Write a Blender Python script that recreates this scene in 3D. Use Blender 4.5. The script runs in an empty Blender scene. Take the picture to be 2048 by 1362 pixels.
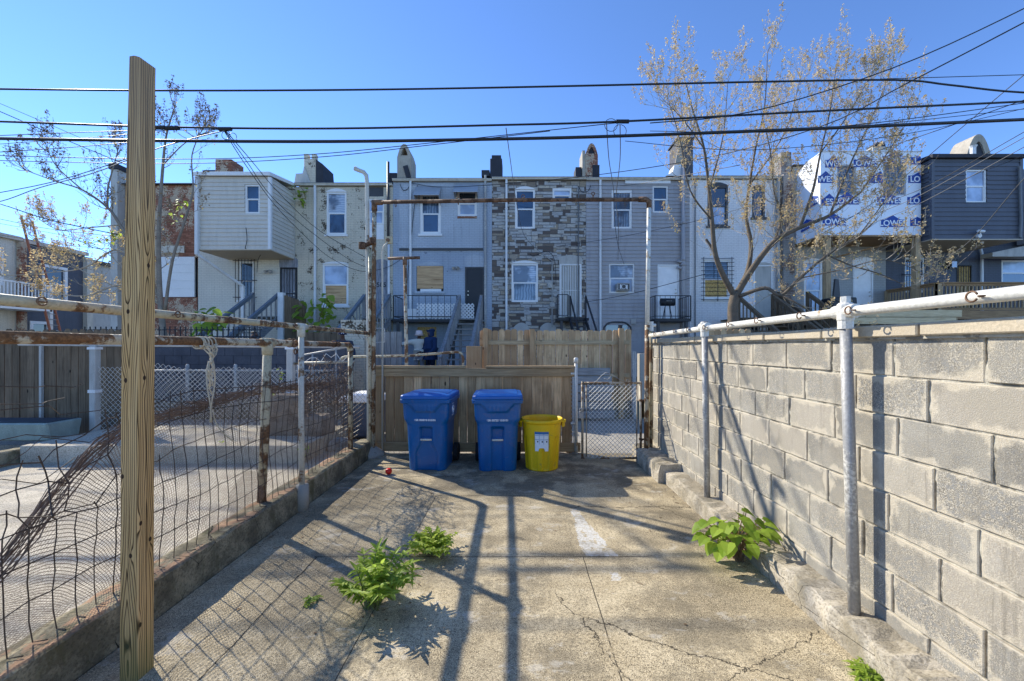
import bpy, bmesh, math, random
from mathutils import Vector, Matrix
random.seed(7)
R = math.radians
F, CX, CY, CH = 800.0, 1035.0, 694.0, 1.6          # surveyed camera: focal length and principal point (pixels), eye height (m)
YH = 16.4                                            # line of the house fronts across the alley
def ax(px, Y): return (px - CX) * Y / F
def az(py, Y): return CH - (py - CY) * Y / F
def at(px, py, Y): return Vector((ax(px, Y), Y, az(py, Y)))
C = bpy.context.scene.collection
def V(*a): return Vector(a)

# ------------------------------------------------------------------ mesh builder
class MB:
    def __init__(s): s.v = []; s.f = []; s.uv = []
    def face(s, pts, uv=None):
        i = len(s.v); s.v += [tuple(p) for p in pts]; s.f.append(tuple(range(i, i + len(pts)))); s.uv.append(uv)
        return s
    def box(s, x0, x1, y0, y1, z0, z1):
        p = [(x, y, z) for z in (z0, z1) for y in (y0, y1) for x in (x0, x1)]
        i = len(s.v); s.v += p
        for q in ((0,2,3,1),(4,5,7,6),(0,1,5,4),(2,6,7,3),(0,4,6,2),(1,3,7,5)):
            s.f.append(tuple(i + k for k in q)); s.uv.append(None)
        return s
    def beam(s, a, b, w, h, up=(0,0,1)):
        a, b = Vector(a), Vector(b); d = (b - a).normalized(); u = Vector(up)
        if abs(d.dot(u)) > .98: u = Vector((0,1,0))
        r = d.cross(u).normalized(); u = r.cross(d).normalized()
        i = len(s.v)
        for p in (a, b):
            for e, g in ((-1,-1),(1,-1),(1,1),(-1,1)): s.v.append(tuple(p + r*(e*w/2) + u*(g*h/2)))
        for q in ((0,3,2,1),(4,5,6,7),(0,1,5,4),(1,2,6,5),(2,3,7,6),(3,0,4,7)):
            s.f.append(tuple(i + k for k in q)); s.uv.append(None)
        return s
    def tube(s, pts, r, n=8, caps=True):
        pts = [Vector(p) for p in pts]; m = len(pts)
        rs = r if isinstance(r, (list, tuple)) else [r]*m
        i0 = len(s.v); pr = None
        for k, p in enumerate(pts):
            d = (pts[min(k+1, m-1)] - pts[max(k-1, 0)])
            if d.length < 1e-9: d = Vector((0,0,1))
            d.normalize()
            if pr is None:
                pr = d.cross(Vector((0,0,1)))
                if pr.length < .05: pr = d.cross(Vector((0,1,0)))
            pr = (pr - d*pr.dot(d)); pr.normalize(); q = d.cross(pr)
            for j in range(n):
                t = 2*math.pi*j/n; s.v.append(tuple(p + (pr*math.cos(t) + q*math.sin(t))*rs[k]))
        for k in range(m-1):
            for j in range(n):
                a = i0 + k*n + j; b = i0 + k*n + (j+1) % n
                s.f.append((a, b, b+n, a+n)); s.uv.append(None)
        if caps:
            s.f.append(tuple(i0 + j for j in range(n))[::-1]); s.uv.append(None)
            s.f.append(tuple(i0 + (m-1)*n + j for j in range(n))); s.uv.append(None)
        return s
    def cyl(s, c, r, z0, z1, n=16): return s.tube([(c[0], c[1], z0), (c[0], c[1], z1)], r, n)
    def torus(s, c, R_, r, ax1, ax2, n=14, m=6, a0=0, a1=360):
        c = Vector(c); ax1 = Vector(ax1); ax2 = Vector(ax2)
        pts = [c + ax1*(R_*math.cos(R(a0+(a1-a0)*k/n))) + ax2*(R_*math.sin(R(a0+(a1-a0)*k/n))) for k in range(n+1)]
        return s.tube(pts, r, m)
    def lathe(s, prof, c, n=32, rad=None, cap=True):
        i0 = len(s.v); m = len(prof)
        for k, (r, z) in enumerate(prof):
            for j in range(n):
                t = 2*math.pi*j/n; rr = rad(r, z, t) if rad else r
                s.v.append((c[0]+rr*math.cos(t), c[1]+rr*math.sin(t), c[2]+z))
        for k in range(m-1):
            for j in range(n):
                a = i0+k*n+j; b = i0+k*n+(j+1) % n
                s.f.append((a, b, b+n, a+n)); s.uv.append(None)
        if cap:
            s.f.append(tuple(i0+j for j in range(n))[::-1]); s.uv.append(None)
            s.f.append(tuple(i0+(m-1)*n+j for j in range(n))); s.uv.append(None)
        return s
    def prism(s, poly, d0, d1, plane='xz'):
        """poly in (x,z) pushed along y, or (y,z) along x, or (x,y) along z"""
        def mk(p, d): return {'xz': (p[0], d, p[1]), 'yz': (d, p[0], p[1]), 'xy': (p[0], p[1], d)}[plane]
        n = len(poly); i = len(s.v)
        s.v += [mk(p, d0) for p in poly] + [mk(p, d1) for p in poly]
        s.f.append(tuple(range(i, i+n))); s.f.append(tuple(range(i+2*n-1, i+n-1, -1))); s.uv += [None, None]
        for k in range(n):
            s.f.append((i+k, i+n+k, i+n+(k+1) % n, i+(k+1) % n)); s.uv.append(None)
        return s
    def grid(s, fn, nu, nv, uvs=None):
        i = len(s.v)
        for a in range(nu+1):
            for b in range(nv+1): s.v.append(tuple(fn(a/nu, b/nv)))
        for a in range(nu):
            for b in range(nv):
                k = i+a*(nv+1)+b
                s.f.append((k, k+nv+1, k+nv+2, k+1))
                s.uv.append([uvs(a/nu,b/nv), uvs((a+1)/nu,b/nv), uvs((a+1)/nu,(b+1)/nv), uvs(a/nu,(b+1)/nv)] if uvs else None)
        return s
    def build(s, name, mat, root=None, smooth=False, bevel=0, seg=1, origin=None, recalc=True, weld=False):
        me = bpy.data.meshes.new(name)
        o0 = root_loc(root) if root is not None else Vector(origin or (0,0,0))
        me.from_pydata([(x-o0[0], y-o0[1], z-o0[2]) for x, y, z in s.v], [], s.f)
        if any(u is not None for u in s.uv):
            l = me.uv_layers.new(name='UVMap'); k = 0
            for p, u in zip(me.polygons, s.uv):
                for q, li in enumerate(p.loop_indices):
                    l.data[li].uv = u[q] if u else (0.5, 0.5)
        if recalc or weld:
            bm = bmesh.new(); bm.from_mesh(me)
            if weld: bmesh.ops.remove_doubles(bm, verts=bm.verts, dist=1e-4)
            bmesh.ops.recalc_face_normals(bm, faces=bm.faces); bm.to_mesh(me); bm.free()
        if smooth: me.shade_smooth()
        me.materials.append(mat)
        o = bpy.data.objects.new(name, me); C.objects.link(o)
        if root is not None: o.parent = root
        elif origin: o.location = origin
        if bevel:
            md = o.modifiers.new('bevel', 'BEVEL'); md.width = bevel; md.segments = seg; md.limit_method = 'ANGLE'; md.angle_limit = R(40)
        return o
def root_loc(o):
    l = Vector((0,0,0))
    while o is not None: l = l + o.location; o = o.parent
    return l
def tag(o, label, cat, group=None):
    o['label'] = label; o['category'] = cat
    if group: o['group'] = group
    return o
def thing(name, label, cat, loc=(0,0,0), group=None):
    o = bpy.data.objects.new(name, None); C.objects.link(o); o.location = loc; o.empty_display_size = .1
    return tag(o, label, cat, group)
def struct(o, kind='structure'): o['kind'] = kind; return o
def copy_tree(o, parent=None):
    c = o.copy(); C.objects.link(c)
    if parent is not None: c.parent = parent
    for ch in list(o.children): copy_tree(ch, c)
    return c
def rnd(a, b): return random.uniform(a, b)
def text_mesh(txt, size, ext=0.002, bold=0.0):
    cu = bpy.data.curves.new('lettering', 'FONT'); cu.body = txt; cu.size = size; cu.extrude = ext; cu.align_x = 'CENTER'; cu.align_y = 'CENTER'; cu.offset = bold
    t = bpy.data.objects.new('lettering', cu); C.objects.link(t); bpy.context.view_layer.update()
    me = bpy.data.meshes.new_from_object(t.evaluated_get(bpy.context.evaluated_depsgraph_get()))
    bpy.data.objects.remove(t); bpy.data.curves.remove(cu)
    return me
def lettering(txt, size, loc, mat, root, rotz=0, bold=0.0, name='lettering', sx=1):
    me = text_mesh(txt, size, .002, bold)
    me.transform(Matrix.Rotation(R(rotz), 4, 'Z') @ Matrix.Rotation(R(90), 4, 'X') @ Matrix.Diagonal((sx,1,1,1)))
    me.transform(Matrix.Translation(Vector(loc) - root_loc(root)))
    me.materials.clear(); me.materials.append(mat)
    o = bpy.data.objects.new(name, me); C.objects.link(o); o.parent = root
    return o

# ------------------------------------------------------------------ materials
def newmat(name):
    m = bpy.data.materials.new(name); m.use_nodes = True
    return m, m.node_tree, m.node_tree.nodes['Principled BSDF']
def put(nt, sock, val):
    if isinstance(val, bpy.types.NodeSocket): nt.links.new(val, sock)
    elif isinstance(val, (tuple, list)) and len(val) == 3 and sock.type == 'RGBA': sock.default_value = (*val, 1)
    else: sock.default_value = val
def MA(nt, op, a, b=0.0, c=None, clamp=False):
    n = nt.nodes.new('ShaderNodeMath'); n.operation = op; n.use_clamp = clamp
    put(nt, n.inputs[0], a); put(nt, n.inputs[1], b)
    if c is not None: put(nt, n.inputs[2], c)
    return n.outputs[0]
def MIX(nt, f, a, b, blend='MIX'):
    n = nt.nodes.new('ShaderNodeMix'); n.data_type = 'RGBA'; n.blend_type = blend
    put(nt, n.inputs[0], f); put(nt, n.inputs[6], a); put(nt, n.inputs[7], b)
    return n.outputs[2]
def NOISE(nt, vec, scale, detail=3, rough=.55, dist=0.0):
    n = nt.nodes.new('ShaderNodeTexNoise'); put(nt, n.inputs['Vector'], vec)
    n.inputs['Scale'].default_value = scale; n.inputs['Detail'].default_value = detail
    n.inputs['Roughness'].default_value = rough; n.inputs['Distortion'].default_value = dist
    return n.outputs[0]
def RAMP(nt, fac, stops, const=False):
    n = nt.nodes.new('ShaderNodeValToRGB'); put(nt, n.inputs[0], fac); e = n.color_ramp.elements
    if const: n.color_ramp.interpolation = 'CONSTANT'
    while len(e) < len(stops): e.new(.5)
    for el, (p, c) in zip(e, stops):
        el.position = p; el.color = (c, c, c, 1) if isinstance(c, (int, float)) else (*c, 1)
    return n.outputs[0]
def SMOOTH(nt, x, a, b):
    n = nt.nodes.new('ShaderNodeMapRange'); n.interpolation_type = 'SMOOTHSTEP'
    put(nt, n.inputs[0], x); put(nt, n.inputs[1], a); put(nt, n.inputs[2], b)
    return n.outputs[0]
def OBJ(nt): return nt.nodes.new('ShaderNodeTexCoord').outputs['Object']
def POS(nt): return nt.nodes.new('ShaderNodeNewGeometry').outputs['Position']
def ISLAND(nt): return nt.nodes.new('ShaderNodeNewGeometry').outputs['Random Per Island']
def SEP(nt, v):
    n = nt.nodes.new('ShaderNodeSeparateXYZ'); put(nt, n.inputs[0], v); return n.outputs
def COMB(nt, x, y, z):
    n = nt.nodes.new('ShaderNodeCombineXYZ'); put(nt, n.inputs[0], x); put(nt, n.inputs[1], y); put(nt, n.inputs[2], z); return n.outputs[0]
def SCALE(nt, v, s):
    n = nt.nodes.new('ShaderNodeMapping'); put(nt, n.inputs[0], v); n.inputs['Scale'].default_value = s; return n.outputs[0]
def BUMP(nt, b, h, strength=.3, dist=.01):
    n = nt.nodes.new('ShaderNodeBump'); put(nt, n.inputs['Height'], h); n.inputs['Strength'].default_value = strength; n.inputs['Distance'].default_value = dist
    nt.links.new(n.outputs[0], b.inputs['Normal'])
def mul(c, k): return tuple(min(1, x*k) for x in c)
def basic(name, col, rough=.75, var=.14, scale=4, bump=.25, bscale=70, metal=0.0, col2=None, thr=.58, s2=6, dirt=.0, island=0.0, spec=.4):
    m, nt, b = newmat(name); p = POS(nt)
    n1 = NOISE(nt, p, scale, 5, .6)
    c = MIX(nt, SMOOTH(nt, n1, .3, .7), mul(col, 1-var), mul(col, 1+var))
    n2 = NOISE(nt, p, bscale, 4, .6)
    c = MIX(nt, SMOOTH(nt, n2, .3, .75), mul(col, .8), c) if var > .05 else c
    if col2:
        n3 = NOISE(nt, p, s2, 6, .65)
        f = SMOOTH(nt, n3, thr-.03, thr+.03); c = MIX(nt, f, c, col2)
    if dirt:
        n4 = NOISE(nt, SCALE(nt, p, (3, 3, .5)), 2, 5, .6)
        c = MIX(nt, MA(nt, 'MULTIPLY', SMOOTH(nt, n4, .45, .75), dirt), c, mul(col, .35))
    if island:
        c = MIX(nt, MA(nt, 'MULTIPLY', ISLAND(nt), island), c, mul(col, .4))
    put(nt, b.inputs['Base Color'], c); b.inputs['Roughness'].default_value = rough; b.inputs['Metallic'].default_value = metal
    b.inputs['Specular IOR Level'].default_value = spec
    if bump: BUMP(nt, b, n2, bump, .006)
    return m
def wood(name, col, dark, axis='z', rough=.85, var=.5, scale=1.0, stain=.3):
    """weathered boards: grain stretched along the board, each board its own tone"""
    m, nt, b = newmat(name); p = OBJ(nt); isl = ISLAND(nt)
    off = COMB(nt, MA(nt, 'MULTIPLY', isl, 37.), MA(nt, 'MULTIPLY', isl, 91.), MA(nt, 'MULTIPLY', isl, 53.))
    va = nt.nodes.new('ShaderNodeVectorMath'); va.operation = 'ADD'; put(nt, va.inputs[0], p); put(nt, va.inputs[1], off); q = va.outputs[0]
    sc = {'z': (11, 11, .6), 'x': (.6, 11, 11), 'y': (11, .6, 11)}[axis]
    g = NOISE(nt, SCALE(nt, q, tuple(k*scale for k in sc)), 4, 5, .62, .6)
    g2 = NOISE(nt, SCALE(nt, q, tuple(k*scale*4 for k in sc)), 4, 3, .6)
    lo = NOISE(nt, q, 2.2, 4, .6)
    c = RAMP(nt, g, [(.22, mul(dark, .8)), (.4, tuple((a+b_)/2 for a, b_ in zip(col, dark))), (.55, col), (.8, mul(col, 1.15))])
    c = MIX(nt, MA(nt, 'MULTIPLY', SMOOTH(nt, lo, .4, .7), stain), c, mul(dark, .6))
    c = MIX(nt, MA(nt, 'MULTIPLY', isl, var), c, mul(dark, .9))
    kv = nt.nodes.new('ShaderNodeTexVoronoi'); put(nt, kv.inputs['Vector'], SCALE(nt, q, {'z': (5,5,2.2), 'x': (2.2,5,5), 'y': (5,2.2,5)}[axis])); kv.inputs['Scale'].default_value = 1.0
    c = MIX(nt, SMOOTH(nt, kv.outputs['Distance'], .09, .05), c, mul(dark, .25))
    put(nt, b.inputs['Base Color'], c); b.inputs['Roughness'].default_value = rough; b.inputs['Specular IOR Level'].default_value = .2
    BUMP(nt, b, MA(nt, 'ADD', g, MA(nt, 'MULTIPLY', g2, .5)), .5, .006)
    return m
def rusty(name, paint, rust, thr=.5, rough=.55, metal=.0, s=9):
    m, nt, b = newmat(name); p = POS(nt)
    n1 = NOISE(nt, p, s, 7, .7); n2 = NOISE(nt, p, 60, 4, .6); n3 = NOISE(nt, p, 2.5, 3, .5)
    f = SMOOTH(nt, MA(nt, 'ADD', MA(nt, 'MULTIPLY', n1, .6), MA(nt, 'MULTIPLY', n3, .4)), thr-.03, thr+.03)
    rc = MIX(nt, SMOOTH(nt, n2, .35, .65), mul(rust, .5), rust); pc = MIX(nt, SMOOTH(nt, n2, .3, .7), mul(paint, .78), paint)
    put(nt, b.inputs['Base Color'], MIX(nt, f, pc, rc)); put(nt, b.inputs['Roughness'], MA(nt, 'ADD', MA(nt, 'MULTIPLY', f, .3), rough))
    b.inputs['Metallic'].default_value = metal; BUMP(nt, b, MA(nt, 'ADD', f, n2), .35, .004)
    return m
def brickmat(name, col, peel, thr=.62, mortar=None, raw=False, s=3.0, stucco=None, var=.12):
    """brick courses, painted or bare; blotches of the other layer show through"""
    m, nt, b = newmat(name); x, y, z = SEP(nt, POS(nt)); uv = COMB(nt, MA(nt, 'ADD', x, y), z, 0.0); p = POS(nt)
    t = nt.nodes.new('ShaderNodeTexBrick'); put(nt, t.inputs['Vector'], uv); t.inputs['Scale'].default_value = 1.0
    t.inputs['Brick Width'].default_value = .215; t.inputs['Row Height'].default_value = .072; t.inputs['Mortar Size'].default_value = .009
    t.inputs['Mortar Smooth'].default_value = .3; t.inputs['Bias'].default_value = 0
    a = peel if not raw else col
    put(nt, t.inputs['Color1'], mul(a, .65)); put(nt, t.inputs['Color2'], mul(a, 1.35)); put(nt, t.inputs['Mortar'], mortar or mul(a, .7))
    n1 = NOISE(nt, p, s, 7, .68); n2 = NOISE(nt, p, 22, 3, .6); n3 = NOISE(nt, p, .9, 3, .5)
    other = stucco or col
    pc = MIX(nt, SMOOTH(nt, n2, .3, .7), mul(other, 1-var), mul(other, 1+var*.6))
    pc = MIX(nt, SMOOTH(nt, n3, .3, .75), mul(other, .86), pc)
    pc = MIX(nt, MA(nt, 'MULTIPLY', t.outputs['Fac'], .38), pc, mul(other, .45))
    nm = MA(nt, 'ADD', MA(nt, 'MULTIPLY', n1, .65), MA(nt, 'MULTIPLY', n2, .35))
    f = SMOOTH(nt, nm, thr-.015, thr+.015)
    stk = NOISE(nt, SCALE(nt, p, (5, 5, .35)), 2, 5, .65); pc = MIX(nt, MA(nt, 'MULTIPLY', SMOOTH(nt, stk, .5, .72), .35), pc, mul(other, .5))
    put(nt, b.inputs['Base Color'], MIX(nt, f, pc, t.outputs['Color']))
    b.inputs['Roughness'].default_value = .85; b.inputs['Specular IOR Level'].default_value = .2
    BUMP(nt, b, MA(nt, 'SUBTRACT', MA(nt, 'MULTIPLY', n2, .4), MA(nt, 'ADD', t.outputs['Fac'], MA(nt, 'MULTIPLY', f, .4))), .5, .012)
    return m
def leafmat(name, col, col2, trans=.45, rough=.5):
    m, nt, b = newmat(name); isl = ISLAND(nt)
    c = MIX(nt, isl, col, col2); put(nt, b.inputs['Base Color'], c); b.inputs['Roughness'].default_value = rough; b.inputs['Specular IOR Level'].default_value = .25
    tr = nt.nodes.new('ShaderNodeBsdfTranslucent'); put(nt, tr.inputs[0], MIX(nt, .5, c, MIX(nt, isl, mul(col, 1.6), mul(col2, 1.6))))
    mx = nt.nodes.new('ShaderNodeMixShader'); mx.inputs[0].default_value = trans
    nt.links.new(b.outputs[0], mx.inputs[1]); nt.links.new(tr.outputs[0], mx.inputs[2])
    nt.links.new(mx.outputs[0], nt.nodes['Material Output'].inputs[0])
    return m
def glassmat(name, col, rough=.03, ior=1.9, streak=0.0):
    m, nt, b = newmat(name); p = POS(nt); n = NOISE(nt, p, 1.6, 3, .5)
    put(nt, b.inputs['Base Color'], MIX(nt, SMOOTH(nt, n, .35, .65), mul(col, .7), mul(col, 1.3)))
    b.inputs['Roughness'].default_value = rough; b.inputs['IOR'].default_value = ior
    BUMP(nt, b, NOISE(nt, p, 1.1, 1), .06, .02)
    return m

M = {}
M['white_trim'] = basic('white_trim', (.84,.83,.8), .5, .06, bump=.05)
M['white_pipe'] = basic('white_pipe', (.78,.77,.74), .45, .08, bump=.05, dirt=.25)
M['white_door'] = basic('white_door', (.82,.8,.77), .5, .05, bump=.03)
M['cream_trim'] = basic('cream_trim', (.62,.56,.45), .7, .15, dirt=.4)
M['roof_black'] = basic('roof_black', (.035,.037,.045), .8, .3)
M['black_metal'] = basic('black_metal', (.02,.021,.025), .5, .2, bump=.1)
M['dark_metal'] = basic('dark_metal', (.06,.06,.062), .5, .2)
M['glass'] = glassmat('glass', (.02,.055,.11), .03, 1.8)
M['glass_blind'] = glassmat('glass_blind', (.34,.42,.55), .12, 1.6)
M['glass_dark'] = glassmat('glass_dark', (.02,.03,.045))
M['galv'] = rusty('galv', (.34,.33,.31), (.6,.57,.5), .53, .5, .1, 14)
M['rust_pipe'] = rusty('rust_pipe', (.5,.43,.3), (.2,.095,.035), .47, .55)
M['paint_pipe'] = rusty('paint_pipe', (.56,.52,.42), (.25,.13,.05), .59, .5)
M['cream_pipe'] = rusty('cream_pipe', (.5,.42,.26), (.17,.085,.035), .52, .55)
M['white_old_pipe'] = rusty('white_old_pipe', (.66,.63,.55), (.42,.27,.12), .585, .5)
M['rust'] = rusty('rust', (.19,.1,.05), (.1,.05,.025), .5, .7)
M['wire'] = basic('wire', (.075,.05,.032), .6, .3, bump=0)
M['link'] = basic('link', (.7,.68,.62), .5, .12, bump=0)
M['link_old'] = rusty('link_old', (.4,.36,.28), (.2,.12,.06), .52, .5, .2)
M['cable'] = basic('cable', (.012,.013,.016), .45, .1, bump=0)
M['cable_grey'] = basic('cable_grey', (.16,.16,.16), .5, .1, bump=0)
M['fence_wood'] = wood('fence_wood', (.74,.5,.27), (.27,.16,.075), 'z', var=.8, stain=.5)
M['fence_wood_x'] = wood('fence_wood_x', (.58,.4,.21), (.22,.14,.07), 'x')
M['picket_wood'] = wood('picket_wood', (.8,.57,.32), (.3,.18,.09), 'z', var=.8, stain=.5)
M['picket_wood_x'] = wood('picket_wood_x', (.62,.48,.29), (.28,.19,.1), 'x')
M['dark_wood'] = wood('dark_wood', (.23,.165,.105), (.08,.056,.035), 'z')
M['grey_wood'] = wood('grey_wood', (.3,.3,.3), (.11,.11,.115), 'y', var=.3)
M['grey_wood_x'] = wood('grey_wood_x', (.33,.32,.3), (.13,.125,.12), 'x', var=.3)
M['grey_wood_z'] = wood('grey_wood_z', (.32,.31,.29), (.13,.125,.12), 'z', var=.3)
M['slate_wood'] = basic('slate_wood', (.1,.12,.15), .6, .2, island=.2)
M['deck_wood'] = wood('deck_wood', (.42,.26,.13), (.16,.09,.045), 'x', var=.2, stain=.15)
M['deck_wood_z'] = wood('deck_wood_z', (.52,.37,.21), (.2,.13,.075), 'z', var=.2, stain=.15)
M['new_wood'] = wood('new_wood', (.74,.58,.34), (.45,.3,.15), 'x', var=.15, stain=.1)
M['plywood'] = wood('plywood', (.66,.43,.23), (.26,.14,.06), 'x', var=.2, stain=.15, scale=.5)
M['osb'] = basic('osb', (.7,.46,.16), .8, .3, 18, col2=(.4,.24,.07), thr=.52, s2=20)
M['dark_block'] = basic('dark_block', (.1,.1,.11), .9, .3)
M['concrete'] = basic('concrete', (.4,.37,.31), .9, .22, 3, .4, 90, col2=(.2,.18,.15), thr=.6, s2=3)
M['blue_plastic'] = basic('blue_plastic', (.004,.115,.34), .32, .12, 3, .05, 120, dirt=.35, spec=.5, col2=(.035,.11,.28), thr=.6, s2=13)
M['blue_lid'] = basic('blue_lid', (.006,.12,.44), .42, .1, 3, .05, 200, spec=.5)
M['yellow_plastic'] = basic('yellow_plastic', (.84,.53,.004), .48, .08, 3, .06, 120, dirt=.3, col2=(.55,.37,.03), thr=.62, s2=12)
M['beige_bar'] = basic('beige_bar', (.62,.58,.48), .5, .05)
M['white_paint'] = basic('white_paint', (.82,.84,.86), .6, .02, bump=0)
M['logo_blue'] = basic('logo_blue', (.012,.06,.3), .6, .05, bump=0)
M['red'] = basic('red', (.62,.02,.012), .35, .05, bump=0)
M['rubber'] = basic('rubber', (.015,.015,.016), .8, .1)
M['chim_stucco'] = basic('chim_stucco', (.42,.37,.29), .9, .2, dirt=.4)
M['brown_net'] = basic('brown_net', (.2,.13,.085), .8, .3)
# ================================================================== GROUND
def ground_material(name, base, dark, light, joints=True):
    m, nt, b = newmat(name); p = POS(nt); x, y, z = SEP(nt, p)
    big = NOISE(nt, p, .9, 5, .6); mid = NOISE(nt, p, 3.5, 6, .7); fine = NOISE(nt, p, 55, 4, .7); grit = NOISE(nt, p, 170, 2, .6)
    c = MIX(nt, SMOOTH(nt, mid, .36, .68), base, light)
    c = MIX(nt, MA(nt, 'MULTIPLY', SMOOTH(nt, big, .42, .66), .75), c, dark)
    c = MIX(nt, MA(nt, 'MULTIPLY', SMOOTH(nt, fine, .54, .38), .55), c, mul(dark, .36))
    c = MIX(nt, MA(nt, 'MULTIPLY', SMOOTH(nt, grit, .54, .64), .6), c, mul(light, 1.4))
    c = MIX(nt, MA(nt, 'MULTIPLY', MA(nt, 'MULTIPLY', SMOOTH(nt, grit, .47, .36), MA(nt, 'ADD', .3, SMOOTH(nt, NOISE(nt, p, 2.7, 5, .7), .38, .6))), .8), c, mul(dark, .25))
    h = MA(nt, 'ADD', MA(nt, 'MULTIPLY', fine, .6), MA(nt, 'MULTIPLY', grit, .7))
    if joints:
        wob = MA(nt, 'MULTIPLY', MA(nt, 'SUBTRACT', NOISE(nt, p, 2.0, 6, .75), .5), .10)
        wob2 = MA(nt, 'MULTIPLY', MA(nt, 'SUBTRACT', NOISE(nt, SCALE(nt, p, (1.3,1.3,1)), 1.6, 6, .75), .5), .34)
        def line(axis, pos, w, wb, lo=None, hi=None, other=None):
            d = MA(nt, 'ABSOLUTE', MA(nt, 'SUBTRACT', MA(nt, 'ADD', axis, wb), pos))
            k = MA(nt, 'LESS_THAN', d, w)
            if lo is not None: k = MA(nt, 'MULTIPLY', k, MA(nt, 'MULTIPLY', MA(nt, 'GREATER_THAN', other, lo), MA(nt, 'LESS_THAN', other, hi)))
            return k
        w0 = MA(nt, 'MULTIPLY', wob, .16)
        k = line(y, 3.05, .005, w0, -1.55, 1.0, x)
        for a in ((x, -.875, .0032, w0, 1.0, 4.3, y), (x, .5, .0035, w0, -1, 3.05, y), (y, 4.3, .004, w0, -.9, .6, x), (x, -1.53, .0045, MA(nt, 'MULTIPLY', wob, .6), .3, 3.05, y),
                  (MA(nt, 'ADD', x, MA(nt, 'MULTIPLY', y, .45)), 1.42, .005, wob2, .3, 2.6, y), (MA(nt, 'SUBTRACT', y, MA(nt, 'MULTIPLY', x, .55)), 1.35, .004, wob2, .3, 1.7, x),
                  (MA(nt, 'ADD', y, MA(nt, 'MULTIPLY', x, .5)), 2.55, .005, wob2, .35, 1.7, x), (y, 4.95, .004, wob2, -1.9, -.2, x), (MA(nt, 'ADD', x, MA(nt, 'MULTIPLY', y, .8)), 4.6, .004, wob2, 3.3, 4.6, y), (y, 4.0, .006, wob2, .5, 1.75, x)):
            k = MA(nt, 'MAXIMUM', k, line(*a))
        # whitish cement patch where four slabs meet
        dx = MA(nt, 'SUBTRACT', x, MA(nt, 'ADD', .56, MA(nt, 'MULTIPLY', MA(nt, 'SUBTRACT', 3.9, y), .09))); 
        pw = MA(nt, 'ADD', MA(nt, 'ADD', MA(nt, 'MULTIPLY', MA(nt, 'SUBTRACT', 3.95, y), .12), .03), MA(nt, 'MULTIPLY', wob2, .55))
        patch = MA(nt, 'MULTIPLY', MA(nt, 'LESS_THAN', MA(nt, 'ABSOLUTE', dx), pw), MA(nt, 'MULTIPLY', MA(nt, 'GREATER_THAN', y, 3.06), MA(nt, 'LESS_THAN', y, 3.95)))
        patch2 = MA(nt, 'MULTIPLY', MA(nt, 'LESS_THAN', MA(nt, 'ABSOLUTE', MA(nt, 'ADD', MA(nt, 'SUBTRACT', x, .67), wob2)), .03), MA(nt, 'MULTIPLY', MA(nt, 'GREATER_THAN', y, 2.74), MA(nt, 'LESS_THAN', y, 2.84)))
        patch = MA(nt, 'MULTIPLY', MA(nt, 'MAXIMUM', patch, patch2), SMOOTH(nt, NOISE(nt, p, 15, 7, .8), .40, .50))
        c = MIX(nt, MA(nt, 'MULTIPLY', patch, MA(nt, 'ADD', .5, MA(nt, 'MULTIPLY', SMOOTH(nt, fine, .4, .55), .45))), c, (.6,.59,.55))
        # old damp stains by the bins and gate
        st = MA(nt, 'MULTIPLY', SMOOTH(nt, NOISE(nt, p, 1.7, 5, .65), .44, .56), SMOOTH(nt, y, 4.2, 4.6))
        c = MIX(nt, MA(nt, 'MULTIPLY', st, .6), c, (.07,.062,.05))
        st2 = MA(nt, 'MULTIPLY', SMOOTH(nt, NOISE(nt, p, 1.4, 8, .78), .46, .6), .6); c = MIX(nt, st2, c, (.16,.135,.092))
        st3 = MA(nt, 'MULTIPLY', SMOOTH(nt, NOISE(nt, SCALE(nt, p, (1,1.7,1)), 2.3, 6, .75), .57, .63), .4); c = MIX(nt, st3, c, (.56,.52,.44))
        k = MA(nt, 'MULTIPLY', k, SMOOTH(nt, NOISE(nt, p, 7, 3, .7), .3, .46)); c = MIX(nt, MA(nt, 'MULTIPLY', k, .85), c, (.03,.026,.02)); h = MA(nt, 'SUBTRACT', h, MA(nt, 'MULTIPLY', k, 3.))
    put(nt, b.inputs['Base Color'], c); b.inputs['Roughness'].default_value = .9; b.inputs['Specular IOR Level'].default_value = .15
    BUMP(nt, b, h, .55, .008)
    return m
M['yard'] = ground_material('yard_concrete', (.44,.355,.22), (.18,.145,.092), (.66,.55,.36))
M['yard2'] = ground_material('pale_concrete', (.54,.47,.36), (.36,.31,.23), (.64,.57,.44), False)
M['alley'] = ground_material('alley_concrete', (.36,.33,.27), (.22,.2,.17), (.44,.4,.33), False)
M['earth'] = ground_material('earth', (.2,.18,.13), (.12,.11,.08), (.26,.23,.17), False)

def sheet(name, x0, x1, y0, y1, z, mat):
    return struct(MB().box(x0, x1, y0, y1, z-.12, z).build(name, mat))
struct(MB().face([(-400,-60,-.13),(400,-60,-.13),(400,600,-.13),(-400,600,-.13)]).build('ground', M['earth'], recalc=False))
sheet('yard_paving', -2.12, 1.76, -3, 6.02, 0, M['yard'])
sheet('neighbour_paving', -6.9, -2.38, -3, 6.6, -.004, M['yard2'])
sheet('alley_road', -60, 60, 6.6, 9.0, -.02, M['alley'])
sheet('alley_apron', -2.38, 1.9, 6.02, 6.6, -.008, M['alley'])
struct(MB().box(-60, 60, 9.0, 40, -.12, .38).build('back_yard_terrain', M['earth']))

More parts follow.
